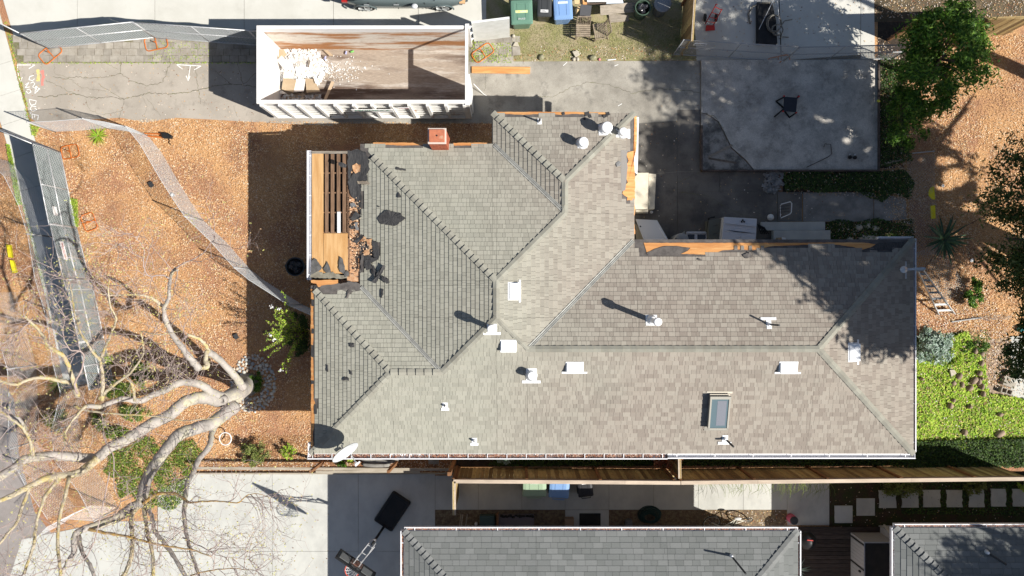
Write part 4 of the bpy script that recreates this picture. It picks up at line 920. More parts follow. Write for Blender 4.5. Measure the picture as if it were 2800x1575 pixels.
pipe_vent(1999, 1519, 1.0, .03, 'slanting dark pipe on the grey roof beside the hoop', plate=None, rf=rf2, dark=True, lean=(.2, -.25, 0))
h3, rf3 = hip_house('grey_roof_house', 'grey shingled house at the bottom right corner of the picture', 945, 592, 1950, 1250, 3.0, (1100, 640), lambda u, v: v < 740 and u < 1330)
gutter(UV(945, 591.5), UV(1500, 591.5), (0, 1), 2.98, h3, .11, 105, True); gutter(UV(944.5, 592), UV(944.5, 900), (-1, 0), 2.98, h3, .09, 105, True, name='side_gutter')
pipe_vent(2697, 1509, .5, .035, 'dark pipe on the shaded grey roof at bottom right', plate=None, rf=rf3, dark=True, lean=(.35, -.25, 0))
# ================================================================== FENCES
def wires(g, a, b, z0, z1, sp=.11, r=.0032, frame=None):
    """diamond mesh on the vertical (or given) rectangle a->b, z0..z1"""
    a = Vector(a); b = Vector(b); L_ = (b - a).length; d = (b - a).normalized()
    up = frame or Vector((0, 0, 1)); h = z1 - z0; o = a + up * z0; nrm = d.cross(up).normalized()
    for sgn in (1, -1):
        s = -h
        while s < L_ + h:
            # line x = s + t (or s - t), t 0..h
            if sgn == 1: t0, t1 = max(0, -s), min(h, L_ - s); f = lambda t: s + t
            else: t0, t1 = max(0, s - L_), min(h, s); f = lambda t: s - t
            if t1 - t0 > .02:
                p = o + d * f(t0) + up * t0; q = o + d * f(t1) + up * t1
                e = (q - p).normalized(); k = e.cross(nrm) * r; n2 = nrm * r
                vs = [p + k, p - k * .5 + n2, p - k * .5 - n2, q + k, q - k * .5 + n2, q - k * .5 - n2]
                g.add(vs, [(0, 1, 4, 3), (1, 2, 5, 4), (2, 0, 3, 5)])
            s += sp
def panel(a, b, label, h=1.83, screen=False, sign=None, mid=(.5,), wm=WIRE, rail=.5, group='temporary chain link panels', r=.0042, pm=GALV):
    a = Vector(a); b = Vector(b); up = Vector((0, 0, 1))
    t = thing('temporary_fence', label, 'temporary fence', (a + b) / 2, group); z0 = .06
    d = (b - a).normalized(); nrm = Vector((d.y, -d.x, 0))
    if nrm.dot(-a) < 0: nrm = -nrm                       # side that faces the middle of the lot
    for p in (a, b): G().tube([p + up * z0, p + up * (z0 + h)], .02, 8).obj('post', pm, t, smooth=True)
    for z in (z0 + .02, z0 + h * rail, z0 + h - .02): G().tube([a + up * z, b + up * z], .019, 8).obj('rail', pm, t, smooth=True)
    for m in mid: p = a + (b - a) * m; G().tube([p + up * z0, p + up * (z0 + h)], .017, 8).obj('brace', pm, t, smooth=True)
    g = G(); wires(g, a, b, z0, z0 + h, r=r); g.obj('wire_mesh', wm, t)
    if screen:
        g = G(); q = nrm * -.03; n_ = 14
        for i in range(n_):
            p0 = a + (b - a) * (i / n_); p1 = a + (b - a) * ((i + 1) / n_); w0 = -.02 * sin(i * 1.3); w1 = -.02 * sin((i + 1) * 1.3)
            g.add([p0 + q + nrm * w0 + up * (z0 + .03), p1 + q + nrm * w1 + up * (z0 + .03), p1 + q + nrm * w1 + up * (z0 + h - .03), p0 + q + nrm * w0 + up * (z0 + h - .03)], [(0, 1, 2, 3)])
        g.obj('privacy_screen', SCREEN, t)
    if sign:
        s0, w_, txt, z_ = sign; c = a + (b - a) * s0 + nrm * .03 + up * z_
        sg = G().bar(c - d * w_ / 2, c + d * w_ / 2, .01, .26).obj('sign_plate', TEXTW, t)
        if txt: text(txt, c + nrm * .012, d if nrm.cross(d).z > 0 or True else -d, up, nrm, .17, M('sign_red_ink', (.45, .06, .05), fine=0) if 'red' in label else M('sign_dark_ink', (.08, .08, .09), fine=0), sg, width=w_ * .9)
    return t
def text(s, c, dx, dy, n, size, mat, parent=None, name='lettering', width=None):
    n = n.normalized(); dx = Vector(dx).normalized()
    if dx.cross(Vector(dy)).dot(n) < 0: dx = -dx
    cu = bpy.data.curves.new(name, 'FONT'); cu.body = s; cu.size = size; cu.align_x = 'CENTER'; cu.align_y = 'CENTER'; cu.extrude = .001
    ob = bpy.data.objects.new(name, cu); C.objects.link(ob)
    me = bpy.data.meshes.new_from_object(ob.evaluated_get(bpy.context.evaluated_depsgraph_get())); bpy.data.objects.remove(ob); bpy.data.curves.remove(cu)
    xs = [v.co.x for v in me.vertices] or [0]; k = width / (max(xs) - min(xs)) if width and max(xs) > min(xs) else 1
    dy = n.cross(dx); base = org(parent)
    for v in me.vertices: v.co = Vector(c) + dx * v.co.x * k + dy * v.co.y + n * v.co.z - base
    me.materials.clear(); me.materials.append(mat); o = bpy.data.objects.new(name, me); C.objects.link(o)
    if parent is not None: o.parent = parent
    return o
def foot(x, y, rz, label, wd=.78, dp=.46):
    t = thing('fence_stand', label, 'fence stand', gp(x, y, .03), 'orange fence stands', rz=rz); r_ = .11
    pts = []
    for cx_, cy_, a0 in ((wd / 2 - r_, dp / 2 - r_, 0), (-wd / 2 + r_, dp / 2 - r_, 90), (-wd / 2 + r_, -dp / 2 + r_, 180), (wd / 2 - r_, -dp / 2 + r_, 270)):
        for k in range(5): a = radians(a0 + k * 22.5); pts.append(Vector((cx_ + r_ * cos(a), cy_ + r_ * sin(a), .01)))
    g = G(); g.tube(pts, .02, 8, closed=True); o = g.obj('loop', ORPAINT, None, smooth=True); o.parent = t
    o = G().tube([(0, dp / 2, .01), (0, -dp / 2, .01)], .018, 8).obj('cross_tube', ORPAINT, None); o.parent = t
    o = G().tube([(0, 0, 0), (0, 0, .22)], .016, 8).obj('socket', ORPAINT, None); o.parent = t
    return t
pA = panel(gp(135, 133), gp(424, 104), 'leftmost screened fence panel along the paver strip, two cloudy tags on top', screen=True)
pB = panel(gp(428, 105), gp(722, 126), 'screened fence panel that runs behind the white dumpster', screen=True)
panel(gp(724, 127), gp(1010, 124), 'screened fence panel wholly behind the dumpster', screen=True)
panel(gp(135, 133), gp(-10, 60), 'fence panel turned towards the upper left border', screen=False)
foot(139, 146, radians(40), 'orange fence stand on the pavers nearest the street'); foot(428, 118, radians(12), 'orange fence stand in the middle of the paver strip')
foot(1320, 145, radians(35), 'orange fence stand below the open dumpster door', .75, .4); foot(2130, 173, radians(12), 'orange fence stand on the shaded garage slab')
foot(193, 415, radians(12), 'orange fence stand on chips behind the pavement fence corner', .6, .45); foot(245, 607, radians(-70), 'orange fence stand on chips behind the pavement fence middle', .6, .45)
# panels along the pavement
def top2g(x, y, h=1.89): k = 1 - h / H; return gp(1400 + (x - 1400) * k, 787.5 + (y - 787.5) * k)
tp = [(88, 393), (129, 549), (134, 613), (177, 788), (213, 958), (242, 1060)]
seg = [((88, 393), (133, 613), 'upper screened pavement panel carrying a blank white tag', (.82, .3, None, 1.35)), ((135, 612), (180, 792), 'screened pavement panel with red lettered sign', (.4, .62, 'NATIONAL', 1.45)), ((178, 764), (214, 935), 'screened pavement panel under the bare branches', None), ((215, 938), (243, 1066), 'lowest screened pavement panel among the branches', None)]
for a, b, lb, sg in seg: panel(top2g(*a), top2g(*b), lb, screen=True, sign=sg, mid=(.5,), r=.0045)
panel(top2g(88, 393), top2g(-30, 345), 'screened fence panel crossing the pavement at the upper left', screen=True)
# panels at the garage slab
panel(gp(1841, 150), gp(2139, 168), 'dull chain link panel with NATIONAL sign beside the brown fence', sign=(.16, .42, 'NATIONAL', 1.58), wm=WIRED, pm=M('dull_tube', (.36, .37, .38), fine=.05), r=.003)
panel(gp(2141, 169), gp(2435, 162), 'dull chain link panel reaching into the lemon tree', wm=WIRED, mid=(.4,), pm=MATS['dull_tube'], r=.003)
# free standing mesh fence curving over the chips
def soft_fence(tops, posts, label, h=1.8, sp=.09, r=.0027, group=None, end=None):
    pts = [top2g(x, y, h) for x, y in tops]; t = thing('chain_link_fence', label, 'chain link fence', pts[len(pts) // 2], group)
    g = G()
    for a, b in zip(pts, pts[1:]): wires(g, a, b, 0.02, h, sp=sp, r=r)
    g.obj('wire_mesh', WIRE, t)
    G().tube([p + Vector((0, 0, h)) for p in pts], .007, 5).obj('top_wire', WIRE, t)
    for i in posts: G().tube([pts[i], pts[i] + Vector((0, 0, h + .04))], .024, 8).obj('post', M('post_grey', (.4, .4, .4), rough=.5), t, smooth=True)
    return t
soft_fence([(75, 334), (148, 331), (226, 324), (285, 333), (344, 346), (383, 394), (435, 484), (470, 540), (505, 592), (571, 655), (640, 732), (680, 765), (735, 800), (790, 835), (850, 862)], (0, 2, 4, 8, 10, 13), 'unframed chain link fence curving across the chips to the house')
soft_fence([(-60, 420), (10, 480), (50, 560), (75, 640), (95, 760), (130, 880), (142, 985), (165, 1075), (140, 1180), (150, 1260), (215, 1345), (258, 1425)], (3, 5, 8, 11), 'chain link fence between street and pavement under the bare tree', sp=.12)
soft_fence([(258, 1425), (180, 1418), (130, 1440), (100, 1470)], (), 'short pale chain link run across the driveway apron under the tree', sp=.10)
soft_fence([(-40, 800), (20, 1010), (25, 1100), (20, 1230), (70, 1330), (130, 1420)], (1, 3, 4), 'outer chain link fence at the left border over the street edge', sp=.11)
# the orange and black post puller lying at the fence
t = thing('clamp_bundle', 'orange and black clamp tool at the bend of the mesh fence', 'tool', gp(450, 373))
G().bar(gp(392, 372, .08), gp(447, 377, .08), .04).obj('handle', ORPAINT, t); G().bar(gp(398, 366, .08), gp(445, 368, .08), .03).obj('handle', ORPAINT, t)
G().prism([gp(445, 365, .2), gp(465, 366, .2), gp(476, 373, .2), gp(474, 381, .2), gp(450, 380, .2)], .15).obj('jaw_block', BLACK, t, bevel=.02)
g = G(); g.tube([gp(462, 380, .05), gp(466, 386, .05), gp(463, 390, .05), gp(468, 396, .05)], .012, 6); g.obj('cord', BLACK, t)
# chain link lying flat at the east side
t = thing('fallen_chain_link', 'long roll of chain link lying over the chips by the agave', 'chain link', gp(2530, 600))
g = G(); P0 = [(2478, 425), (2482, 560), (2490, 700), (2560, 835)]; wdt = [75, 78, 90, 60]
for i in range(3):
    a = gp(*P0[i], .06); b = gp(*P0[i + 1], .06); d = (b - a).normalized(); wires(g, a, b, 0, wdt[i] * S, sp=.1, r=.004, frame=Vector((-d.y, d.x, .02)).normalized())
g.obj('wire_mesh', WIRED, t); G().tube([gp(2490, 420, .08), gp(2553, 414, .08)], .02, 8).obj('post', MATS['post_grey'], t)
t = thing('fence_pole', 'bundle of grey fence pole and mesh lying below the ladder', 'fence pole', gp(2680, 872))
G().tube([gp(2600, 880, .06), gp(2680, 868, .08)], .025, 8).obj('pole', MATS['post_grey'], t)
g = G()
for i in range(60): x = R.uniform(2660, 2760); y = 872 - (x - 2660) * .05 + R.uniform(-5, 5); g.bar(gp(x - 4, y - R.uniform(-3, 3), .1), gp(x + 4, y + R.uniform(-3, 3), .14), .006)
g.obj('crumpled_wire', WIRED, t)
# brown board fence at the top, seen from inside
def board_fence(a, b, h, label, bw=.14, cap=None, posts=None, lattice=0, side=None, ground=0., capsec=None, gate=None, group=None, skipcap=False):
    """a,b world ground points"""
    a = Vector(a); b = Vector(b); L_ = (b - a).length; d = (b - a).normalized(); nrm = Vector((-d.y, d.x, 0)); t = thing('wooden_fence', label, 'fence', (a + b) / 2, group); up = Vector((0, 0, 1))
    if nrm.dot(-(a + b) / 2) < 0: nrm = -nrm
    hb = h - lattice; n_ = int(L_ / bw)
    for i in range(n_):
        p = a + d * (bw * (i + .5)) + nrm * R.uniform(-.006, .006)
        G().bar(p - d * (bw * .47), p + d * (bw * .47), .02, .001)
        g = G(); g.box(p + up * (hb / 2 + .03), (bw * .95, .02, hb - .03), rz=atan2(d.y, d.x) + R.uniform(-.02, .02)); g.obj('board', FENCEW, t)
    for z in (.25, hb * .55, hb + .0):
        G().bar(a - nrm * .04 + up * z, b - nrm * .04 + up * z, .045, .09).obj('rail', FENCEW, t)
    if lattice:
        g = G(); s = 0
        while s < L_ - .05:
            for k in (1, -1):
                p = a + d * (s + (0 if k == 1 else lattice)) + up * hb; q = a + d * (s + (lattice if k == 1 else 0)) + up * (h - .03)
                g.bar(p + nrm * .01 * k, q + nrm * .01 * k, .008, .022, up=nrm)
            s += .085
        g.obj('lattice', M('lattice_wood', (.45, .33, .24), fine=.1), t, kind='stuff')
    k = 0; s = 0
    while s <= L_: G().box(a + d * s + nrm * .03 + up * (h / 2), (.09, .09, h - .02), rz=atan2(d.y, d.x)).obj('post', M('fence_post_wood', (.26, .13, .06), (.18, .09, .045), sc_=6, fine=.15), t); s += 2.4
    if cap:
        s = 0
        while s < L_:
            e = min(s + capsec, L_); G().bar(a + d * s + up * (h + .02) - nrm * .02 + up * (.004 * (k % 2)), a + d * e + up * (h + .02) - nrm * .02 + up * (.004 * (k % 2)), cap, .04).obj('cap_board', CAPW, t); s = e; k += 1
    return t
def top2(x, y, h): k = 1 - h / H; return gp(1400 + (x - 1400) * k, 787.5 + (y - 787.5) * k)
board_fence(top2(1240, 1314, 2.1), top2(1860, 1318, 2.1), 2.1, 'south wooden fence, left stretch behind the wheelie bins', cap=.12, lattice=.3, capsec=5.6)
board_fence(top2(1862, 1318, 2.1), top2(2820, 1307, 2.1), 2.1, 'south wooden fence, right stretch above the stepping stones', cap=.12, lattice=.3, capsec=2.5)
board_fence(top2(1243, 1316, 2.1), top2(1244, 1408, 2.1), 2.1, 'short wooden fence return standing across the concrete path', cap=.11, capsec=3)
t = board_fence(top2(1856, 1244, 2.1), top2(1857, 1308, 2.1), 2.1, 'short wooden fence return between gutter and south fence', cap=.10, capsec=3)
board_fence(top2(1900, -40, 2.0), top2(1890, 113, 2.0), 2.0, 'brown board fence dividing dirt yard and red hand truck patio', cap=.06, capsec=5, bw=.3)
board_fence(top2(2500, 60, 2.0), top2(2850, 48, 2.0), 2.0, 'sunlit board fence behind the lemon tree at top right', bw=.15)
# low rail fence between driveway and border
t = thing('rail_fence', 'low open rail fence with two brown posts above the driveway', 'rail fence', gp(900, 1285))
RW = M('weathered_rail', (.42, .37, .30), (.3, .26, .2), sc_=5, stretch=(.4, 4, 1), fine=.15)
G().bar(gp(540, 1272, .5), gp(1240, 1276, .5), .09, .04).obj('rail', RW, t); G().bar(gp(868, 1286, .25), gp(1150, 1285, .25), .08, .04).obj('rail', RW, t)
G().bar(gp(540, 1293, .08), gp(1240, 1293, .08), .05, .09).obj('rail', RW, t)
for x in (875, 1078): G().bar(gp(x + 9, 1262, 0), gp(x - 2, 1268, 1.35), .09).obj('post', MATS['fence_post_wood'], t)
G().bar(gp(1243, 1262, 0), gp(1240, 1262, 2.1), .12).obj('post', MATS['fence_post_wood'], t)

# ================================================================== DUMPSTER
dz = 2.4; t = dump = thing('dumpster', 'long white roll off dumpster with rusty inner walls and ribbed side', 'dumpster', gp(1010, 240))
DW = M('dumpster_white', (.80, .79, .76), (.70, .68, .64), sc_=3, lo=.5, hi=.75, fine=.04, c3=(.46, .22, .09), sc3=1.6, lo3=.64, hi3=.70, rough=.5)
k = 1 - dz / H
x0, x1 = (703 - 1400) * k * S, (1276 - 1400) * k * S; y0, y1 = (787.5 - 283) * k * S, (787.5 - 71) * k * S   # y0 = south
def V(x, y, z): return Vector((x, y, z))
# rusty inside: material of the inner north wall
INR = M('dumpster_rusty_inside', (.40, .19, .08), (.66, .61, .54), sc_=1.3, lo=.46, hi=.58, fine=.2, fsc=30, stretch=(.35, 2.0, 2.0), c3=(.33, .15, .07), sc3=3, lo3=.55, hi3=.7)
INF = M('dumpster_worn_floor', (.34, .28, .225), (.13, .09, .07), sc_=.9, lo=.44, hi=.62, fine=.3, fsc=22, stretch=(.3, 2.2, 1), c3=(.58, .54, .49), sc3=1.6, lo3=.5, hi3=.74)
ix0, ix1, iy0, iy1 = x0 + .10, x1 - .06, y0 + .09, y1 - .09
G().poly([V(ix0 + .15, iy0 + .1, .32), V(ix1, iy0 + .1, .32), V(ix1, iy1 - .12, .32), V(ix0 + .15, iy1 - .12, .32)]).obj('floor', INF, t)
G().poly([V(ix0 + .15, iy1 - .12, .32), V(ix1, iy1 - .12, .32), V(ix1, iy1, 2.0), V(ix0, iy1, 2.0)]).obj('rusty_wall', INR, t)
G().poly([V(ix0, iy1, 2.0), V(ix1, iy1, 2.0), V(ix1, iy1, dz), V(ix0, iy1, dz)]).obj('wall_band', WHITE, t)
G().poly([V(ix0, iy0, dz), V(ix1, iy0, dz), V(ix1, iy0 + .1, .32), V(ix0 + .15, iy0 + .1, .32)]).obj('inner_wall', INR, t)
G().poly([V(ix0, iy1, dz), V(ix0 + .15, iy1 - .12, .32), V(ix0 + .15, iy0 + .1, .32), V(ix0, iy0, dz)]).obj('inner_wall', DW, t)
g = G()
g.box(((x0 + x1) / 2, (iy0 + y0) / 2, (.25 + dz) / 2), (x1 - x0, .06, dz - .25)); g.obj('side_wall', DW, t)
g = G(); g.box(((x0 + x1) / 2, (iy1 + y1) / 2 + .02, (.25 + dz) / 2), (x1 - x0, .05, dz - .25)); g.obj('side_wall', DW, t)
g = G(); g.box((x0 + .03, (y0 + y1) / 2, (.25 + dz) / 2), (.06, y1 - y0 - .02, dz - .25)); g.obj('front_wall', DW, t)
for a, b, wd in ((V(x0 - .01, y0 + .05, dz), V(x1, y0 + .05, dz), .12), (V(x0 - .01, y1 - .05, dz), V(x1 - .1, y1 - .05, dz), .11), (V(x0 + .05, y0 + .1, dz + .003), V(x0 + .05, y1 - .1, dz + .003), .12), (V(x1, y0 - .04, dz + .01), V(x1, y1 + .06, dz + .01), .10)):
    G().bar(a, b, wd, .1).obj('top_rail', DW, t, bevel=.01)
for i in range(12):
    x = x0 + .12 + i * (x1 - x0 - .2) / 11
    G().box((x, y0 - .04, (.3 + dz) / 2), (.09, .09, dz - .35)).obj('rib', DW, t); G().box((x, y1 + .04, 1.05), (.09, .09, 1.5)).obj('rib', DW, t)
for z in (.5, .85, 1.2, 1.55, 1.9): G().box(((x0 + x1) / 2, y0 - .012, z), (x1 - x0 - .1, .02, .05)).obj('side_groove', DW, t)
G().box(((x0 + x1) / 2, y0 - .02, .3), (x1 - x0, .12, .14)).obj('bottom_rail', DW, t); G().box(((x0 + x1) / 2, (y0 + y1) / 2, .2), (x1 - x0 - .1, y1 - y0 - .4, .14)).obj('skid_frame', BLACK, t)
for x in (x0 + .6, x1 - .6):
    for y in (y0 + .2, y1 - .2): G().tube([(x, y - .08, .12), (x, y + .08, .12)], .12, 14).obj('roller', BLACK, t)
# rear frame and wall at the east end
for y in (y0, y1): G().box((x1 + .02, y, dz / 2 + .1), (.12, .12, dz - .1)).obj('rear_post', DW, t)
G().prism([V(x1 + .03, y0 + .05, dz - .02), V(x1 + .13, y0 + .1, dz - .02), V(x1 + .10, y0 + .95, dz - .02), V(x1 + .03, y0 + .95, dz - .02)], 2.1).obj('tailgate', WHITE, t)
# open door: hinged at the north east corner, standing on edge
a = top2(1289, 62, 2.3); b = top2(1393, 49, 2.3); dr = thing_door = G().bar(a + V(0, 0, 1.28), b + V(0, 0, 1.28), .07, 2.1).obj('door', M('dumpster_door_white', (.74, .76, .74), fine=.05, c2=(.66, .68, .65), sc_=4), t)
for z in (.6, 1.3, 2.0): G().bar(V(x1 + .03, y1, z), a + V(0, 0, z), .05, .08).obj('hinge', DW, dr)
# sign with lettering and inspection plate on the ribbed side
sy = y0 - .095; c = V((1015 - 1400) * .935 * S, sy, 1.7)
sg = G().box(c, (1.35, .015, .42)).obj('sign_board', TEXTW, t)
text('PENINSULA', c + V(0, -.012, .08), (1, 0, 0), (0, 0, 1), V(0, -1, 0), .2, M('green_ink', (.02, .22, .10), fine=0), sg, width=1.15)
sg2 = G().box(V((1104 - 1400) * .93 * S, sy, 2.15), (.36, .012, .16)).obj('notice_plate', TEXTW, t)
text('NOTICE', V((1104 - 1400) * .93 * S, sy - .01, 2.15), (1, 0, 0), (0, 0, 1), V(0, -1, 0), .1, M('sign_red_ink', (.45, .06, .05), fine=0), sg2, width=.3)
# contents
def dp(x, y, z=.34): return P(x, y, z)
g = G(); rr = random.Random(3)
for i in range(620):
    a = rr.uniform(0, 6.28); q = rr.random() ** .6
    x = 815 + cos(a) * q * 82; y = 185 + sin(a) * q * 62
    if x < 752: x = 752 + rr.uniform(0, 30)
    h = .34 + .22 * max(0, 1 - q) + rr.uniform(0, .06); s_ = rr.uniform(.02, .14) * (1.1 - .5 * q); g.cur = rr.random()
    Mx = Euler((rr.uniform(-.6, .6), rr.uniform(-.6, .6), rr.uniform(0, 3))).to_matrix(); g.box(dp(x, y, h), (s_ * rr.uniform(.8, 1.8), s_ * rr.uniform(.8, 1.6), .02 + s_ * .15), m=Mx)
n_ = 26; ring = []
for k, (rq, zz) in enumerate(((1, .335), (.8, .38), (.55, .46), (.3, .52))):
    for j in range(n_): a = 2 * pi * j / n_; ring.append(dp(max(750, 812 + cos(a) * 84 * rq * rr.uniform(.86, 1.05)), 186 + sin(a) * 62 * rq * rr.uniform(.86, 1.05), zz + rr.uniform(-.02, .03)))
g.cur = .4; g.add(ring + [dp(812, 186, .54)], [(i * n_ + j, i * n_ + (j + 1) % n_, (i + 1) * n_ + (j + 1) % n_, (i + 1) * n_ + j) for i in range(3) for j in range(n_)] + [(3 * n_ + j, 3 * n_ + (j + 1) % n_, 4 * n_) for j in range(n_)])
RUB = M('plaster_rubble', (.75, .74, .72), palette=[(.76, .75, .74), (.68, .67, .65), (.62, .61, .59), (.78, .76, .73), (.5, .44, .36), (.72, .71, .69), (.58, .57, .55), (.8, .8, .79)], fine=.08)
g.obj('plaster_rubble', RUB, kind='stuff')
g = G()
for i in range(420):
    x = rr.gauss(905, 45); y = rr.gauss(195, 17)
    if 760 < x < 1260 and 100 < y < 270: g.cur = rr.random(); s_ = rr.uniform(.006, .03); g.box(dp(x, y, .335), (s_ * 2, s_, s_ * .6), rz=rr.uniform(0, 3))
g.obj('plaster_crumbs', RUB, kind='stuff')
def board(quad, z, label, mat, th=.02, tilt=0, cat='board', name='drywall_piece', group='drywall pieces in the dumpster'):
    zs = [z, z + tilt, z + tilt, z]; top = [P(x, y, zz) for (x, y), zz in zip(quad, zs)]
    return G().prism(top, th).obj(name, mat, label=label, cat=cat, group=group, origin=sum(top, Vector()) / 4)
TAN = M('drywall_paper', (.44, .34, .23), (.38, .29, .19), sc_=4, fine=.06); DWW = M('drywall_white', (.78, .74, .69), fine=.05)
board([(757, 165), (770, 152), (797, 180), (782, 196)], .80, 'white drywall slab leaning at the west end of the rubble', DWW, .05, .15)
board([(752, 137), (775, 135), (785, 150), (760, 165)], .62, 'tan drywall sheet in the upper left of the rubble', TAN)
board([(775, 213), (810, 218), (802, 253), (770, 244)], .62, 'square tan drywall sheet at the lower left of the rubble', TAN)
board([(809, 216), (835, 217), (830, 250), (802, 251)], .60, 'cream drywall sheet between two tan ones', DWW)
board([(835, 214), (858, 216), (876, 250), (838, 253)], .56, 'tan drywall sheet right of the cream one', TAN)
board([(857, 211), (870, 216), (875, 233), (862, 228)], .62, 'small white drywall corner on the rubble edge', DWW)
board([(776, 197), (805, 200), (800, 214), (775, 214)], .66, 'narrow cream drywall strip above the square tan sheet', DWW)
board([(757, 245), (772, 248), (785, 256), (760, 256)], .5, 'low cream drywall shard by the shadow line', DWW)
board([(884, 137), (896, 138), (913, 153), (901, 153)], .42, 'tan drywall offcut lying above the rubble', TAN)
board([(906, 222), (914, 224), (890, 278), (883, 276)], .50, 'narrow board propped across the shadow line', M('offcut_wood', (.5, .38, .26), fine=.1), .03, cat='plank', name='plank')
board([(843, 164), (848, 164), (845, 184), (841, 184)], .66, 'dark offcut stick in the middle of the rubble', M('dark_offcut', (.2, .17, .14)), .03, cat='stick', name='stick')
g = G()
for i in range(130):
    x = rr.uniform(757, 875); y = rr.uniform(259, 277); s_ = rr.uniform(.04, .13); g.cur = rr.random(); a0 = rr.uniform(0, 3)
    g.prism([dp(x, y, .36 + rr.uniform(0, .1)) + V(cos(a0 + k_) * s_ * rr.uniform(.5, 1.2), sin(a0 + k_) * s_ * rr.uniform(.5, 1.2), rr.uniform(0, .02)) for k_ in (0, 1.3, 2.7, 4.4)], .02)
g.obj('grey_rubble', M('grey_rubble_mix', (.3, .3, .3), palette=[(.42, .44, .46), (.3, .3, .3), (.36, .3, .24), (.55, .56, .57), (.25, .18, .14)], fine=.1), kind='stuff')
def can(x, y, z, rz, mat, label):
    d = V(cos(rz), sin(rz), 0) * .06; p = P(x, y, z); t_ = thing('drink_can', label, 'drink can', p, 'cans in the dumpster')
    G().tube([p - d, p - d * .85, p + d * .85, p + d], [.026, .033, .033, .026], 12).obj('can_body', mat, t_, smooth=True); G().tube([p + d, p + d * 1.03], .024, 12).obj('can_lid', GALV, t_)
can(946, 144, .37, 1.3, M('blue_white_can', (.55, .57, .75), (.15, .16, .4), sc_=25), 'blue and white can lying beside the green one'); can(963, 141, .37, .3, M('green_can', (.18, .5, .12)), 'bright green can on the dumpster floor'); can(889, 158, .5, 1.2, M('blue_white_can', (.5, .5, .7)), 'blue and white can on the edge of the rubble')
# plank resting outside, bent rod
G().prism([gp(1290, 183, .07), gp(1450, 184, .07), gp(1449, 203, .07), gp(1290, 201, .07)], .04).obj('lumber_plank', ORANGEW, label='long orange lumber plank lying east of the dumpster', cat='plank', bevel=.004)
G().tube([gp(1296, 236, .4), gp(1322, 258, .06), gp(1331, 263, .05)], .012, 6).obj('bent_rod', WHITE, label='bent white rod leaning at the dumpster corner', cat='rod')

# ================================================================== BINS, CAR, YARD THINGS
def box_local(g, c, d): return g.box(c, d)
def wheelie(x, y, rz, w_, d_, h_, mat, label, z=.02, stickers=(), lidmat=None, group=None):
    """x,y = ground px of the bin centre; local +y = hinge/handle and wheel side"""
    t = thing('wheelie_bin', label, 'wheelie bin', gp(x, y, z), group, rz=rz); lm = lidmat or mat
    def pt(o): o.parent = t; return o
    g = G(); b = .78; n_ = 16
    def ring(sx, sy, zz):
        out = []
        for k_ in range(4 * 4):
            q_, r_ = divmod(k_, 4); a = (q_ + r_ / 3 * 1.0) * pi / 2; ca, sa = cos(a), sin(a); cr = .05; cxs = (1 if q_ in (0, 3) else -1); cys = (1 if q_ in (0, 1) else -1)
            out.append((cxs * (sx / 2 - cr) + cr * ca, cys * (sy / 2 - cr) + cr * sa, zz))
        return out
    rings = [ring(w_ * b, d_ * .72, .06), ring(w_ * .93, d_ * .92, h_ * .86), ring(w_ * .97, d_ * .96, h_ * .87), ring(w_ * .97, d_ * .96, h_ * .92)]
    vs = sum(rings, []); fs = [(i * n_ + j, i * n_ + (j + 1) % n_, (i + 1) * n_ + (j + 1) % n_, (i + 1) * n_ + j) for i in range(3) for j in range(n_)] + [tuple(range(n_ - 1, -1, -1)), tuple(3 * n_ + j for j in range(n_))]
    g.add(vs, fs); pt(g.obj('bin_body', mat, None))
    rings = [ring(w_ * 1.03, d_ * 1.03, h_ * .92), ring(w_ * 1.04, d_ * 1.04, h_ * .95), ring(w_ * .96, d_ * .96, h_ * .985), ring(w_ * .72, d_ * .72, h_ * 1.0)]
    vs = sum(rings, []); g = G(); g.add(vs, fs); lid = pt(g.obj('lid', lm, None))
    for sx in (-1, 1):
        o = G().box((sx * w_ * .2, 0, h_ * 1.004), (.012, d_ * .7, .012)).obj('lid_ridge', lm, None); o.parent = lid
    o = G().box((0, d_ * .30, h_ * 1.004), (w_ * .4, .012, .012)).obj('lid_ridge', lm, None); o.parent = lid
    pt(G().tube([(-w_ * .3, d_ * .5, h_ * .93), (-w_ * .3, d_ * .60, h_ * .93), (w_ * .3, d_ * .60, h_ * .93), (w_ * .3, d_ * .5, h_ * .93)], .016, 8).obj('handle', mat, None))
    for sx in (-1, 1): pt(G().tube([(sx * (w_ * .42), d_ * .40, .13), (sx * (w_ * .50), d_ * .40, .13)], .13, 16).obj('wheel', BLACK, None))
    pt(G().tube([(-w_ * .42, d_ * .40, .13), (w_ * .42, d_ * .40, .13)], .015, 8).obj('axle', BLACK, None))
    for (sx, sy, sw, sh, m_, tx) in stickers:
        o = G().box((sx * w_, sy * d_, h_ * 1.008), (sw, sh, .006)).obj('sticker', m_, None); o.parent = lid
        if tx: q = text(tx, V(sx * w_, sy * d_, h_ * 1.008 + .006), (-1, 0, 0), (0, -1, 0), V(0, 0, 1), sh * .8, TEXTW if m_ is not TEXTW else M('sign_dark_ink', (.08, .08, .09), fine=0), None, width=sw * .9); q.parent = lid
    return t
def base_of(x, y, h): k = 1 - h / H; return 1400 + (x - 1400) * k, 787.5 + (y - 787.5) * k
GS = M('green_yellow_sticker', (.5, .7, .5), (.75, .7, .2), sc_=20, fine=.1)
bx, by = base_of(1426, 33, 1.05); wheelie(bx, by, radians(2), .72, .80, 1.08, GREENB, 'green wheelie bin left of the black and blue ones, by the dumpster door', stickers=((0, .0, .42, .09, GS, None), (0, -.30, .26, .10, GREENB, 'DO NOT MOVE')), group='wheelie bins in the dirt yard')
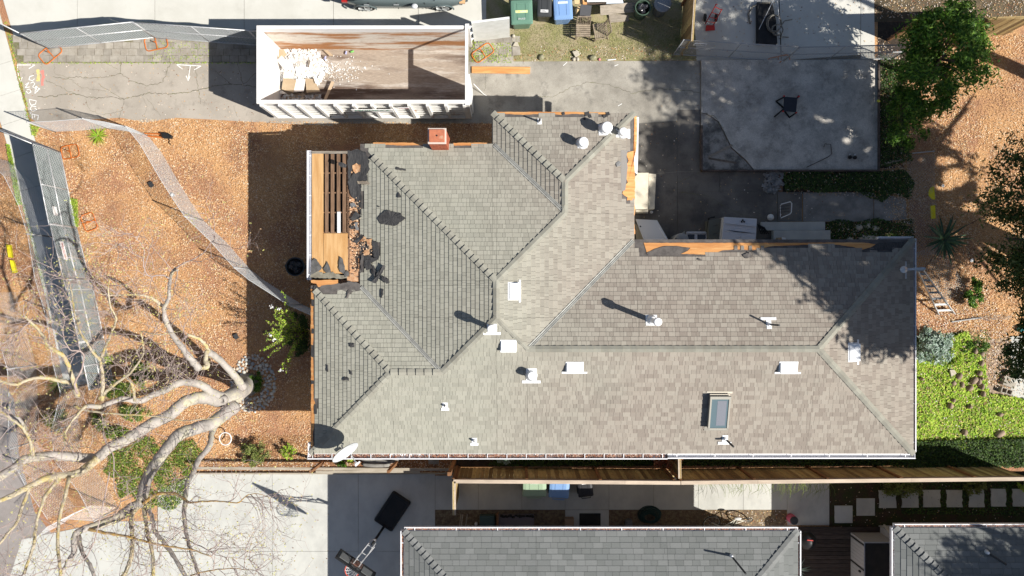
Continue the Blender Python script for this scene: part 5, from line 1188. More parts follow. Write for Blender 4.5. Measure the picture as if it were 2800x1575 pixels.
bx, by = base_of(1489, 18, 1.0); wheelie(bx, by, radians(-2), .48, .66, 1.02, DGREY, 'small dark grey wheelie bin between the green and blue ones', stickers=((0, -.25, .26, .09, TEXTW, '37885'),), group='wheelie bins in the dirt yard')
bx, by = base_of(1539, 20, 1.05); wheelie(bx, by, radians(3), .62, .80, 1.08, BLUEB, 'blue wheelie bin beside the old chairs', stickers=((0, .18, .34, .08, M('pale_sticker', (.6, .68, .8)), None),), group='wheelie bins in the dirt yard')
bx, by = base_of(1461, 1332, 1.05); wheelie(bx, by, radians(180), .78, .62, 1.08, PGREENB, 'pale green wheelie bin behind the south fence', stickers=((0, -.2, .3, .06, PGREENB, 'COMPOST'),), group='wheelie bins behind the south fence')
bx, by = base_of(1529, 1335, 1.05); wheelie(bx, by, radians(176), .66, .64, 1.08, BLUEB, 'blue wheelie bin behind the south fence', group='wheelie bins behind the south fence')
bx, by = base_of(1600, 1335, 1.0); wheelie(bx, by, radians(187), .50, .58, 1.0, M('black_bin_plastic', (.03, .03, .033), rough=.5), 'narrow black wheelie bin behind the south fence', stickers=((0, -.3, .2, .07, TEXTW, '13145'),), group='wheelie bins behind the south fence')
# round barrels
def barrel(x, y, r0, r1, h, mat, label, fill=None, tilt=(0, 0), lid=None, thin=False):
    p = gp(x, y, .02); t = thing('barrel', label, 'barrel', p); Mx = Euler((tilt[0], tilt[1], 0)).to_matrix()
    n_ = 28
    prof = [(r0, 0), (r0 * .96 + r1 * .04, .02), (r1, h - .05), (r1 + .02, h - .04), (r1 + .02, h), (r1 - .012, h), (r1 - .014, h - .05), (r0 * .9, .06)]
    G().lathe(p, prof, n_, Mx).obj('barrel_body', mat, t, smooth=False)
    for sx in (-1, 1): G().bar(p + Mx @ V(sx * (r1 + .01), -.07, h - .1), p + Mx @ V(sx * (r1 + .06), .07, h - .1), .03).obj('handle', mat, t)
    if lid: G().lathe(p + Mx @ V(0, 0, h), [(r1 + .02, 0), (r1 + .02, .02), (r1 * .8, .05), (r1 * .78, .04), (r1 * .3, .06), (.01, .06)], n_, Mx).obj('lid', lid, t)
    if fill:
        g = G(); rr_ = random.Random(5)
        for i in range(9): g.blob(p + Mx @ V(rr_.uniform(-.5, .5) * r1, rr_.uniform(-.5, .5) * r1, h - .12 + rr_.uniform(-.04, .05)), (r1 * .38, r1 * .3, .08), seed=i, sub=1, jit=.25)
        g.obj('contents', fill, t)
    return t
bx, by = base_of(1758, 21, .75); barrel(bx, by, .21, .25, .75, M('dark_green_barrel', (.06, .10, .07), rough=.5), 'open green barrel holding a shiny black bag', fill=M('black_bag', (.03, .03, .035), rough=.2, spec=.8))
bx, by = base_of(1812, 10, .85); barrel(bx, by, .22, .27, .82, M('grey_barrel', (.13, .135, .14), rough=.5), 'dark grey round barrel with lid next to the green barrel', lid=M('grey_lid', (.28, .29, .3), rough=.4))
barrel(815, 730, .21, .31, .42, M('dark_tub', (.07, .08, .08), rough=.4), 'round dark tub with black scraps in the shade west of the porch', fill=FELT)
# seats, table and boards in the yard
TEAK = M('grey_teak', (.33, .27, .2), (.24, .19, .14), sc_=8, fine=.15, tone=.1)
def chair(x, y, rz, label):
    t = thing('slatted_chair', label, 'chair', gp(x, y, .01), 'old slatted garden chairs', rz=rz)
    def pt(o): o.parent = t; return o
    W = .46
    for sx in (-1, 1):
        pt(G().bar((sx * W / 2, -.2, 0), (sx * W / 2, -.2, .44), .045).obj('leg', TEAK, None)); pt(G().tube([(sx * W / 2, .28, 0), (sx * W / 2, .2, .42), (sx * W / 2, .30, .95)], .022, 6).obj('back_leg', TEAK, None))
        pt(G().bar((sx * W / 2, -.2, .2), (sx * W / 2, .24, .2), .03).obj('stretcher', TEAK, None))
    for i in range(7): pt(G().box((0, -.2 + i * .07, .445 - abs(i - 3) * .003), (W + .03, .055, .018)).obj('seat_slat', TEAK, None))
    pt(G().box((0, -.21, .42), (W, .03, .06)).obj('apron', TEAK, None))
    for i in range(7): pt(G().bar((-W / 2 + .05 + i * .06, .21, .45), (-W / 2 + .05 + i * .06, .29, .9), .022, .014).obj('back_slat', TEAK, None))
    pt(G().bar((-W / 2, .30, .94), (W / 2, .30, .94), .03, .07).obj('top_rail', TEAK, None)); return t
chair(1592, 92, radians(0), 'old slatted chair in front of the small black table'); chair(1638, 93, radians(-80), 'old slatted chair casting striped shadow, right of the other')
def P2(x, y, z): return P(x, y, z)
t = thing('side_table', 'small wooden side table with black top among the chairs', 'table', gp(1600, 62))
for q in ((1596, 17), (1614, 17), (1611, 46), (1590, 44)): G().bar(P(q[0], q[1], .72), Vector((P(q[0], q[1], .72).x, P(q[0], q[1], .72).y, 0)), .04).obj('leg', TEAK, t)
G().prism([P(1588, 12, .78), P(1618, 15, .78), P(1614, 48, .78), P(1585, 45, .78)], .03).obj('tabletop', M('black_top', (.09, .09, .095), rough=.6), t)
G().prism([P(1590, 20, .35), P(1615, 20, .35), P(1612, 48, .35), P(1588, 46, .35)], .02).obj('shelf', M('light_shelf', (.4, .36, .26)), t)
def plank(quad, zs, label, mat, name='plywood_sheet', cat='plywood', th=.02, group=None):
    top = [P(x, y, z) for (x, y), z in zip(quad, zs)]; return G().prism(top, th).obj(name, mat, label=label, cat=cat, group=group, origin=sum(top, Vector()) / len(top))
plank([(1641, 15), (1741, 5), (1740, 32), (1642, 42)], (.5, .5, .35, .35), 'long grey weathered plywood board leaning by the barrels', GREYW)
plank([(1664, 37), (1718, 41), (1720, 57), (1668, 62)], (.1, .1, .05, .05), 'short grey board under the longer weathered board', GREYW)
LWOOD = M('light_lumber', (.66, .48, .26), fine=.1)
for i, (q, z, lb) in enumerate((([(1570, -6), (1592, -10), (1594, 8), (1572, 12)], .6, 'pale wooden crate board left of the table top'), ([(1593, -10), (1604, -10), (1605, 12), (1594, 12)], .7, 'orange toned board standing behind the table'), ([(1604, -8), (1665, -8), (1663, 4), (1606, 5)], .8, 'white painted board on the woodpile'), ([(1660, -8), (1700, -10), (1705, 8), (1658, 10)], .75, 'pale blue board on the woodpile'), ([(1572, 25), (1586, 12), (1588, 22), (1574, 38)], .3, 'small wooden offcut at the table foot'))):
    plank(q, (z,) * 4, lb, (LWOOD, ORANGEW, WHITE, M('pale_blue_board', (.6, .66, .72)), LWOOD)[i], 'board', 'board', .05, 'scrap boards by the yard edge')
plank([(1604, 5), (1738, 6), (1738, 14), (1604, 12)], (.2,) * 4, 'dark plank under the woodpile', M('dark_plank', (.12, .09, .07)), 'plank', 'plank', .04)
def rock(x, y, rx, ry, rz_, h, mat, label, group='stones along the yard edge', seed=0, name='stone', cat='stone', parent=None, z=.0):
    g = G(); g.blob(gp(x, y, z + h * .35), (rx * S, ry * S, h * .6), seed=seed, sub=1, jit=.12, m=Matrix.Rotation(rz_, 3, 'Z')); return g.obj(name, mat, parent, smooth=True, label=label, cat=cat, group=group, origin=gp(x, y, z))
SAND = M('sandy_stone', (.52, .47, .38), (.44, .4, .32), sc_=12, fine=.1)
G().prism([gp(1401, 129, .06), gp(1422, 128, .06), gp(1423, 151, .06), gp(1401, 153, .06)], .05).obj('concrete_block', PAVER, label='grey square paver lying off the paver strip', cat='paver')
G().prism([gp(1402, 127, .09), gp(1408, 116, .09), gp(1415, 117, .09), gp(1420, 129, .09)], .08).obj('stone', SAND, label='wedge shaped stone above the loose square paver', cat='stone', bevel=.01)
G().prism([gp(1564, 143, .12), gp(1579, 140, .12), gp(1585, 151, .12), gp(1573, 159, .12)], .12).obj('stone', SAND, label='squared tan block standing above two round stones', cat='stone', bevel=.01)
rock(1569, 163, 5.5, 5.5, 0, .12, SAND, 'left one of two round stones under the squared block', seed=1); rock(1579, 163, 5, 5.5, 0, .12, SAND, 'right one of two round stones under the squared block', seed=2)
rock(1621, 159, 11, 8, .3, .16, M('mossy_stone', (.33, .3, .22), (.2, .21, .1), sc_=15, fine=.2), 'broad mossy stone beside the pink ball', seed=3); rock(1480, 158, 9, 8, .5, .14, MATS['mossy_stone'], 'mossy stone half sunk at the yard edge', seed=4); rock(1404, 99, 5, 5, 0, .1, SAND, 'small stone below the green bin', seed=5)
rock(1639, 163, 3.6, 3.6, 0, .09, M('pink_plastic', (.75, .25, .28), rough=.4), 'small pink ball at the yard edge', seed=9, name='ball', cat='ball', group=None)
G().bar(gp(1661, 165, .03), gp(1684, 163, .03), .035, .02).obj('white_stick', WHITE, label='white painted stick lying at the yard edge', cat='stick')
# red hand truck
t = thing('hand_truck', 'red two wheeled hand truck on the shaded neighbour patio', 'hand truck', gp(1945, 70))
a0, a1 = P(1928, 66, .16), P(1956, 16, .95); b0, b1 = P(1951, 68, .16), P(1974, 25, .95)
for nm, pts in (('frame_tube', [a0, a1, P(1957, 12, 1.05), P(1961, 12, 1.1)]), ('frame_tube', [b0, b1])): G().tube(pts, .016, 8).obj(nm, REDP, t, smooth=True)
for f in (.15, .4, .65, .95): G().tube([a0.lerp(a1, f), b0.lerp(b1, f)], .013, 6).obj('cross_bar', REDP, t)
G().prism([gp(1930, 70, .06), gp(1953, 70, .06), gp(1954, 84, .06), gp(1928, 86, .06)], .02).obj('toe_plate', REDP, t)
for x in (1925, 1955): G().tube([gp(x - 2, 52, .14), gp(x + 3, 52, .14)], .14, 18).obj('wheel', BLACK, t)
# black tray with hoses and poles
t = thing('plastic_tray', 'long black plastic tray full of ribbed hoses', 'tray', gp(2105, 70))
G().prism([gp(2066, 10, .2), gp(2108, 12, .2), gp(2118, 60, .2), gp(2122, 124, .2), gp(2066, 124, .2)], .2).obj('tray_body', BLACK, t, bevel=.03)
HOSE = M('ribbed_hose', (.26, .24, .2), (.1, .095, .085), sc_=30, rough=.5, stretch=(1, 1, 1), fine=.1)
def coil(c, r, n_, z, label, r0=.02, mat=HOSE, tail=None, ov=1.0):
    pts = []
    for i in range(n_ * 18): a = i / 18 * 2 * pi; q = r * (1 - .06 * (i / 18) + .06 * sin(i * .37)); pts.append(c + V(cos(a) * q, sin(a) * q * ov, z + .012 * sin(i * .9) + i * .0012))
    if tail: pts += tail
    return G().tube(pts, r0, 6).obj('hose', mat, label=label, cat='hose', origin=c, smooth=True)
coil(gp(2110, 72), .27, 3, .25, 'coiled ribbed hose over the lower end of the black tray', ov=1.2, tail=[gp(2140, 62, .2), gp(2163, 56, .12)])
coil(gp(2118, 90), .2, 2, .3, 'smaller hose coil looping off the tray end', tail=[gp(2130, 105, .2), gp(2154, 104, .1)])
G().tube([gp(2100, 15, .3), gp(2080, 12, .2), gp(2056, 20, .1), gp(2045, 40, .05), gp(2050, 66, .04)], .03, 8).obj('hose', HOSE, label='single ribbed hose end hooked off the left of the tray', cat='hose', smooth=True)
G().tube([gp(2068, 88, .35), gp(2118, -20, .6)], .012, 6).obj('pole', GALV, label='long shiny pole laid slantwise over the tray', cat='pole'); G().tube([gp(2126, 92, .3), gp(2113, 0, .5)], .012, 6).obj('pole', GALV, label='short shiny pole lying upright over the hoses', cat='pole')
# folding stand on the slab
t = thing('folding_stool', 'black square folding stool with red feet on the garage slab', 'stool', gp(2160, 290))
G().prism([P(2144, 264, .5), P(2181, 267, .5), P(2177, 307, .5), P(2143, 303, .5)], .05).obj('seat', M('black_canvas', (.03, .034, .045), rough=.7), t, bevel=.01)
for a, b in (((2143, 266, .48), (2122, 277, .12)), ((2122, 277, .12), (2143, 296, .12)), ((2140, 300, .48), (2118, 319, .12)), ((2142, 300, .12), (2158, 321, .12)), ((2158, 321, .12), (2176, 309, .45)), ((2181, 267, .45), (2184, 262, .13))): G().bar(P(*a), P(*b), .05).obj('leg', BLACK, t)
for q in ((2144, 263), (2184, 264), (2141, 304), (2177, 308)): G().box(P(q[0], q[1], .46), (.06, .05, .05)).obj('foot_cap', REDP, t)
for i, q in enumerate(((2318, 432), (2332, 433))):
    t = thing('wall_lantern', ('left', 'right')[i] + ' one of two black lanterns lying on the slab corner', 'lantern', gp(*q, .12), 'two lanterns on the slab')
    G().lathe(gp(*q, .17), [(.03, -.05), (.06, -.02), (.07, .05), (.03, .09)], 8).obj('lantern_cage', BLACK, t); G().box(gp(q[0] + 1, q[1] - 6, .15), (.05, .1, .04)).obj('lantern_glass', GALV, t)
G().tube([gp(2248, 405, .16), gp(2250, 396, .2), gp(2266, 397, .2), gp(2270, 422, .16), gp(2262, 430, .16), gp(2202, 459, .14)], .014, 6).obj('bent_pipe', M('dark_pipe', (.12, .1, .09)), label='bent dark pipe lying across the slab edge', cat='pipe')
G().bar(gp(1935, 430, .12), gp(2000, 398, .12), .06, .03).obj('old_board', GREYW, label='grey stick lying over the broken slab corner', cat='board')
G().bar(gp(2406, 452, .1), gp(2465, 437, .12), .05, .03).obj('old_board', GREYW, label='grey stick pointing right from the slab corner', cat='board')
for a, b, lb in (((1936, 434), (2012, 446), 'left loose beam along the slab front'), ((2130, 470), (2250, 466), 'middle loose beam along the slab front'), ((2260, 466), (2398, 455), 'right loose beam along the slab front')): G().bar(gp(*a, .06), gp(*b, .06), .07, .05).obj('loose_beam', M('old_beam', (.2, .16, .125), (.12, .1, .08), sc_=7, fine=.3), label=lb, cat='beam', group='loose beams at the slab front')
g = G()
for i in range(150):
    x = R.gauss(2112, 14); y = R.uniform(462, 525); s_ = R.uniform(.02, .11); g.cur = R.random(); a0 = R.uniform(0, 3); g.prism([gp(x, y, .03 + R.uniform(0, .07)) + V(cos(a0 + k_) * s_, sin(a0 + k_) * s_ * R.uniform(.5, 1), 0) for k_ in (0, 1.3, 2.7, 4.4)], .05)
g.obj('broken_concrete_rubble', M('concrete_chunks', (.3, .29, .28), (.2, .2, .19), sc_=5, tone=.2), kind='stuff')
# white framed cart, ball, appliances
t = thing('metal_cart', 'white tube framed cart lying beside the football', 'cart', gp(2147, 575))
G().tube([gp(2128, 561, .3), gp(2150, 555, .45), gp(2154, 560, .45), gp(2154, 583, .4), gp(2150, 588, .4), gp(2128, 598, .3)], .018, 8).obj('frame', WHITE, t); G().tube([gp(2128, 563, .25), gp(2128, 594, .25)], .014, 6).obj('bar', WHITE, t)
for y in (566, 574, 582): G().bar(gp(2126, y, .28), gp(2150, y - 1, .38), .012, .05).obj('rack_bar', BLACK, t)
g = G(); g.blob(P(2107, 594, .12), (.115, .115, .115), sub=2, jit=0); g.obj('football', M('white_ball', (.75, .75, .73), (.1, .1, .1), sc_=9, lo=.66, hi=.68, fine=0, rough=.4), label='white football resting against the patio rubbish', cat='ball', smooth=True)
def face_box(name, label, cat, quad, z0, z1, mat, parts=()):
    """upright box: quad = photo px of its top at height z1"""
    top = [P(x, y, z1) for x, y in quad]; t = thing(name, label, cat, sum(top, Vector()) / len(top) * 1 - V(0, 0, z1))
    G().prism(top, z1 - z0).obj('cabinet', mat, t, bevel=.012); return t
APW = M('appliance_white', (.66, .67, .70), rough=.3, fine=.02)
q = [(1980, 593), (2070, 598), (2066, 668), (1972, 664)]
t = face_box('washing_machine', 'large white washing machine standing in the shade by the bare boards', 'washing machine', q, .05, 1.0, APW)
z = 1.012
G().prism([P(1982, 611, z + .03), P(2067, 620, z + .03), P(2068, 613, z + .03), P(1982, 608, z + .03)], .03).obj('panel_ridge', APW, t); G().prism([P(1980, 632, z), P(2066, 638, z), P(2067, 634, z), P(2020, 636, z), P(1981, 628, z)], .02).obj('lid_edge', APW, t)
for x, y in ((2028, 606), (2035, 606), (2031, 602)): G().box(P(x, y, z + .02), (.06, .04, .03), rz=x).obj('plastic_scrap', BLACK, t)
G().lathe(P(2025, 648, z), [(.03, 0), (.03, .01)], 12).obj('knob', GALV, t)
t = face_box('dark_cabinet', 'grey green cabinet side standing left of the washing machine', 'cabinet', [(1938, 602), (1976, 596), (1972, 668), (1936, 668)], .05, .62, M('olive_grey_panel', (.14, .145, .125), fine=.08))
for y in (618, 640): G().bar(P(1950, y, .63), P(1962, y - 3, .63), .01, .01).obj('seam', BLACK, t)
G().tube([gp(1928, 640, .3), gp(1928, 600, .6), gp(1944, 597, .6)], .03, 8).obj('black_pipe', BLACK, label='black drain pipe beside the grey cabinet', cat='pipe')
t = face_box('window_sash_pair', 'white framed pair of black windows lying by the bare boards', 'window', [(1877, 634), (1932, 634), (1935, 668), (1876, 668)], .3, .38, APW)
for a, b in ((1880, 1899), (1907, 1929)): G().prism([P(a, 641, .392), P(b, 641, .392), P(b, 667, .392), P(a, 667, .392)], .008).obj('pane', M('black_glass', (.012, .014, .016), rough=.15, spec=.7, fine=0), t, bevel=.003)
G().prism([P(1880, 633, .44), P(1928, 633, .44), P(1932, 637, .44), P(1877, 637, .44)], .05).obj('top_bar', APW, t)
plank([(1856, 642), (1872, 632), (1875, 668), (1868, 668)], (.9, .9, .5, .5), 'cream panel wedged between the tank and the black windows', M('cream_panel', (.62, .6, .52)), 'panel', 'panel')
t = thing('water_heater', 'round grey water heater mostly hidden under the bare boards', 'water heater', gp(1845, 655)); G().lathe(P(1848, 662, .0), [(.24, 0), (.25, .03), (.25, 1.05), (.2, 1.09), (.05, 1.1)], 24).obj('tank', M('heater_grey', (.3, .31, .32), rough=.4), t, smooth=True)
for k_ in range(4): G().tube([P(1848, 662, 1.1) + V(cos(k_ * 1.6) * .06, sin(k_ * 1.6) * .06, 0), P(1848, 662, 1.25) + V(cos(k_ * 1.6) * .15, sin(k_ * 1.6) * .12, 0)], .02, 6).obj('pipe_stub', BLACK, t)
t = thing('door_leaf', 'white panelled door leaf leaning against the house corner', 'door', P(1785, 630, .6))
dq = [P(1738, 599, .35), P(1797, 602, .35), P(1832, 664, 1.0), P(1760, 656, 1.0)]
G().prism(dq, .05).obj('door_slab', APW, t, bevel=.005)
G().prism([dq[0].lerp(dq[2], 1) * 0 + P(1790, 606, .375), P(1793, 606, .377), P(1822, 652, .93), P(1819, 652, .93)], .015).obj('moulding', WHITE, t); G().box(P(1751, 619, .6), (.04, .04, .05)).obj('lock', BLACK, t)
plank([(1766, 657), (1828, 660), (1832, 668), (1770, 668)], (.6,) * 4, 'pale stack of panels under the leaning white door', M('pale_panel', (.5, .51, .53)), 'panel', 'panel', .2)
plank([(1738, 612), (1748, 622), (1772, 664), (1740, 664)], (.25,) * 4, 'cream wall panel behind the leaning white door', MATS['cream_panel'], 'panel', 'panel', .05)
rock(1781, 580, 5, 4, .2, .06, M('white_lump', (.75, .75, .75)), 'white crumpled lump under the doorstep', seed=11, name='plastic_lump', cat='litter', group=None)
g = G()
for i in range(5): g.tube([P(2072 + i * 4, 612 + i * 2, .3), P(2082 + i * 5, 640, .25)], .02, 6)
g.obj('slat_heap', BLACK, label='heap of black slats right of the washing machine', cat='slats')
t = face_box('cardboard_scraps', 'open white and brown box on the lower garden step', 'box', [(2125, 650), (2145, 648), (2148, 664), (2122, 664)], .33, .5, M('cardboard', (.42, .3, .18), fine=.1)); G().prism([P(2138, 648, .55), P(2148, 650, .55), P(2152, 664, .55), P(2140, 664, .55)], .03).obj('white_flap', WHITE, t)
# ================================================================== CAR (top edge of the picture)
CARP = M('car_paint', (.11, .14, .145), rough=.25, spec=.6, fine=.02); CARG = M('car_glass', (.03, .04, .045), rough=.05, spec=.9, fine=0)
t = thing('parked_car', 'grey green estate car with silver wheels parked at the top edge', 'car', gp(1108, -35)); cy = gp(0, 34).y; cx0 = gp(945, 0).x
Lc, Wc = 4.3, 1.78
prof = [(0.0, .55, .98), (.12, .38, 1.02), (.5, .30, 1.05), (1.2, .26, 1.04), (2.2, .26, 1.02), (3.1, .28, .97), (3.7, .3, .88), (4.1, .36, .78), (4.3, .5, .66)]
g = G(); ringn = 10; vs = []
for x, zb, zt in prof:
    e = 1 - (abs(x - 2.15) / 2.15) ** 5 * .22; hw = Wc / 2 * e
    sec = [(-hw * .9, zb), (-hw * .98, zb + .12), (-hw, (zb + zt) / 2), (-hw * .97, zt - .1), (-hw * .88, zt), (hw * .88, zt), (hw * .97, zt - .1), (hw, (zb + zt) / 2), (hw * .98, zb + .12), (hw * .9, zb)]
    vs += [V(cx0 + x, cy + Wc / 2 + y, z) for y, z in sec]
k = len(prof); fs = [(i * ringn + j, i * ringn + (j + 1) % ringn, (i + 1) * ringn + (j + 1) % ringn, (i + 1) * ringn + j) for i in range(k - 1) for j in range(ringn)] + [tuple(range(ringn - 1, -1, -1)), tuple((k - 1) * ringn + j for j in range(ringn))]
body = g.add(vs, fs) and g.obj('body', CARP, t, smooth=True)
gh = [(.25, 1.0, .70, 1.02), (.6, 1.55, .58, 0), (1.3, 1.66, .56, 0), (2.3, 1.62, .56, 0), (3.2, .98, .70, 0)]
g = G(); vs = []
for x, zt, hw, _ in gh: vs += [V(cx0 + x, cy + Wc / 2 - Wc * .45, .95), V(cx0 + x, cy + Wc / 2 - hw, zt), V(cx0 + x, cy + Wc / 2 + hw, zt), V(cx0 + x, cy + Wc / 2 + Wc * .45, .95)]
fs = [(i * 4 + j, i * 4 + j + 1, (i + 1) * 4 + j + 1, (i + 1) * 4 + j) for i in range(4) for j in range(3)]; g.add(vs, fs + [(3, 2, 1, 0), (16, 17, 18, 19)]); g.obj('windows', CARG, t)
G().prism([V(cx0 + .6, cy + Wc / 2 - .56, 1.575), V(cx0 + 2.3, cy + Wc / 2 - .55, 1.645), V(cx0 + 2.3, cy + Wc / 2 + .55, 1.645), V(cx0 + .6, cy + Wc / 2 + .56, 1.575)], .03).obj('roof_panel', CARP, t)
for x in (gp(1003, 0).x, gp(1212, 0).x):
    for sy in (0, 1):
        y = cy + .04 + sy * (Wc - .28); wl = G().tube([(x, y, .34), (x, y + .2, .34)], .34, 28).obj('wheel', M('tyre_rubber', (.02, .02, .02), rough=.8), t)
        if sy == 0:
            rm = M('silver_rim', (.6, .62, .62), metal=.6, rough=.3, fine=.02); G().tube([(x, y - .012, .34), (x, y, .34)], .235, 28).obj('rim_dish', M('rim_dark', (.09, .09, .09)), wl)
            for a in range(5): G().bar(V(x, y - .02, .34), V(x + cos(a * 1.2566 + .3) * .225, y - .02, .34 + sin(a * 1.2566 + .3) * .225), .02, .085, up=V(0, 1, 0)).obj('spoke', rm, wl)
            pts = [V(x + cos(a * .2618) * .225, y - .015, .34 + sin(a * .2618) * .225) for a in range(24)]; G().tube(pts, .014, 6, closed=True).obj('rim_ring', rm, wl)
    g = G(); pts = [V(x + cos(radians(a)) * .385, cy + .015, .34 + sin(radians(a)) * .385) for a in range(-5, 190, 13)]; g.tube(pts, .03, 6); g.obj('wheel_arch', CARP, t)
for x in (gp(1013, 0).x, gp(1092, 0).x): G().bar(V(x - .09, cy - .0, .83), V(x + .09, cy - .0, .83), .03, .03).obj('door_handle', M('silver_rim', (.6, .62, .62)), t)
for x in (.95, 1.9, 2.85): G().bar(V(cx0 + x, cy + .012, .35), V(cx0 + x, cy + .03, .95), .012, .02).obj('door_seam', BLACK, t)
G().blob(V(gp(1142, 0).x, cy - .1, 1.0), (.11, .09, .07), jit=0, sub=2).obj('side_mirror', M('mirror_shell', (.6, .62, .65), rough=.3), t, smooth=True)
G().box((cx0 + .12, cy + .13, .86), (.18, .12, .14)).obj('tail_light', M('red_lamp', (.4, .02, .02), rough=.2), t); G().box((cx0 + 4.12, cy + .2, .66), (.2, .2, .1)).obj('headlight', M('amber_lamp', (.7, .4, .2), rough=.2), t)
G().box((cx0 + 2.15, cy + Wc / 2, .3), (3.9, Wc * .8, .1)).obj('underbody', BLACK, t)
# spray paint markings on the old driveway
def strokes(lines, wd, mat, name, label=None, z=.0215, blur=0, group=None):
    g = G()
    for ln in lines:
        for a, b in zip(ln, ln[1:]):
            l = hypot(b[0] - a[0], b[1] - a[1]) or 1; n_ = max(1, int(l / 2)); dx, dy = (b[0] - a[0]) / l, (b[1] - a[1]) / l
            for k_ in range(n_):
                x = a[0] + (b[0] - a[0]) * k_ / n_; y = a[1] + (b[1] - a[1]) * k_ / n_; x2 = x + dx * l / n_ * 1.25; y2 = y + dy * l / n_ * 1.25; w1 = wd * R.uniform(.7, 1.1) / 2
                g.poly([gp(x - dy * w1, y + dx * w1, z), gp(x + dy * w1, y - dx * w1, z), gp(x2 + dy * w1, y2 - dx * w1, z), gp(x2 - dy * w1, y2 + dx * w1, z)]); z += .000004
    o = g.obj(name, mat, label=label, cat='paint marking' if label else None, group=group); return o
strokes([[(96, 178), (48, 178), (50, 200), (56, 226)], [(96, 178), (80, 188)], [(56, 226), (62, 212)]], 2.2, PAINTW, 'paint_mark', 'white corner arrow mark at the left end of the driveway')
strokes([[(484, 177), (550, 181)], [(484, 177), (499, 189)], [(550, 181), (532, 191)], [(521, 180), (515, 221)], [(515, 221), (510, 208)], [(515, 221), (520, 209)]], 2.2, PAINTW, 'paint_mark', 'white arrow mark right on the driveway near the dumpster shadow')
# letters written downwards: USA / NO / DGE
strokes([[(93, 206), (82, 210), (80, 218), (90, 221), (95, 216)], [(84, 228), (92, 224), (96, 230), (90, 238), (98, 242), (102, 236)], [(108, 244), (96, 256), (99, 236), (110, 244)], [(98, 238), (104, 250)]], 2, PAINTW, 'paint_letters', 'white sprayed letters USA beside the yellow and red patches')
strokes([[(70, 232), (80, 226), (70, 240), (82, 238)], [(74, 246), (82, 244), (86, 252), (78, 256), (73, 250)]], 2, PAINTW, 'paint_letters', 'white sprayed letters NO left of the longer word')
strokes([[(80, 272), (100, 276), (98, 285), (86, 288), (82, 280), (82, 272)], [(100, 292), (88, 290), (83, 298), (90, 305), (102, 300), (96, 296)], [(84, 312), (86, 306)], [(88, 312), (106, 316), (104, 328)], [(96, 314), (95, 322)], [(88, 312), (90, 324)]], 2, PAINTW, 'paint_letters', 'white sprayed letters DGE low on the driveway by the mesh shadow')
strokes([[(102, 190), (106, 205), (102, 222)], [(105, 190), (108, 206), (106, 222)]], 7, M('yellow_spray', (.72, .6, .22), fine=.1, c2=(.6, .5, .25), sc_=9), 'paint_patch', 'yellow sprayed patch on the driveway')
strokes([[(117, 192), (119, 208), (116, 226)], [(114, 194), (122, 214)], [(116, 226), (117, 234)]], 7, M('red_spray', (.66, .24, .2), fine=.1), 'paint_patch', 'red sprayed patch beside the yellow one')
strokes([[(103, 192), (107, 196)], [(102, 200), (108, 201), (103, 205)], [(103, 210), (109, 211)], [(104, 216), (109, 220)]], 1.6, M('faint_cream_paint', (.8, .74, .5)), 'paint_letters', 'cream letters USE over the yellow patch')
strokes([[(1540, 180), (1550, 171)], [(1680, 181), (1690, 177)], [(1690, 290), (1700, 284)]], 2, PAINTW, 'paint_smear', 'thin white paint smears on the stained drive')
# ================================================================== SOUTH SIDE THINGS
t = thing('basketball_hoop', 'portable basketball hoop with black base standing on the shaded driveway', 'basketball hoop', gp(1070, 1395))
ang = atan2(-(1330 - 1455), -(0)); c = P(1072, 1400, .2); d = (P(1046, 1440, .2) - P(1098, 1362, .2)).normalized(); s_ = V(-d.y, d.x, 0)
g = G(); hl, hw_ = .62, .38
def rr4(hx, hy, z, cr=.07):
    out = []
    for q_ in range(4):
        for r_ in range(4): a = (q_ + r_ / 3) * pi / 2; out.append(c + d * ((1 if q_ in (0, 3) else -1) * (hx - cr) + cr * cos(a)) + s_ * ((1 if q_ in (0, 1) else -1) * (hy - cr) + cr * sin(a)) + V(0, 0, z - .2))
    return out
rs = [rr4(hl, hw_, .02), rr4(hl, hw_, .12), rr4(hl * .95, hw_ * .92, .2), rr4(hl * .85, hw_ * .8, .2), rr4(hl * .82, hw_ * .77, .18)]; vs = sum(rs, []); n_ = 16
g.add(vs, [(i * n_ + j, i * n_ + (j + 1) % n_, (i + 1) * n_ + (j + 1) % n_, (i + 1) * n_ + j) for i in range(4) for j in range(n_)] + [tuple(range(n_ - 1, -1, -1)), tuple(4 * n_ + j for j in range(n_))]); g.obj('base_tank', BLACK, t)
p0 = P(1050, 1440, .2); p1 = P(1018, 1488, 2.35); G().tube([p0, p1], .045, 10).obj('pole', BLACK, t, smooth=True); G().bar(p0.lerp(p1, .8), p0.lerp(p1, .86), .1, .1).obj('pole_label', TEXTW, t)
bd = (P(1025, 1572, 3) - P(925, 1504, 3)).normalized(); bn = V(-bd.y, bd.x, 0); bn = bn if bn.dot(P(958, 1570, 3) - P(975, 1538, 3)) > 0 else -bn
bc = P(973, 1546, 3.35); bc.z = 3.35
for sd_ in (-1, 1):
    a = p1 + bd * .09 * sd_ + V(0, 0, -.3); b = bc - bn * .05 + bd * .1 * sd_ + V(0, 0, .1); G().bar(a, b, .025).obj('lift_arm', GALV, t); G().bar(a + V(0, 0, .4) + bd * .02 * sd_, b + V(0, 0, -.35), .025).obj('lift_arm', GALV, t)
for f in (.15, .5, .8): G().bar((p1 + V(0, 0, -.1)).lerp(bc, f) - bd * .11, (p1 + V(0, 0, -.1)).lerp(bc, f) + bd * .11, .02).obj('arm_brace', GALV, t)
Mx = Matrix((bd, bn, V(0, 0, 1))).transposed()
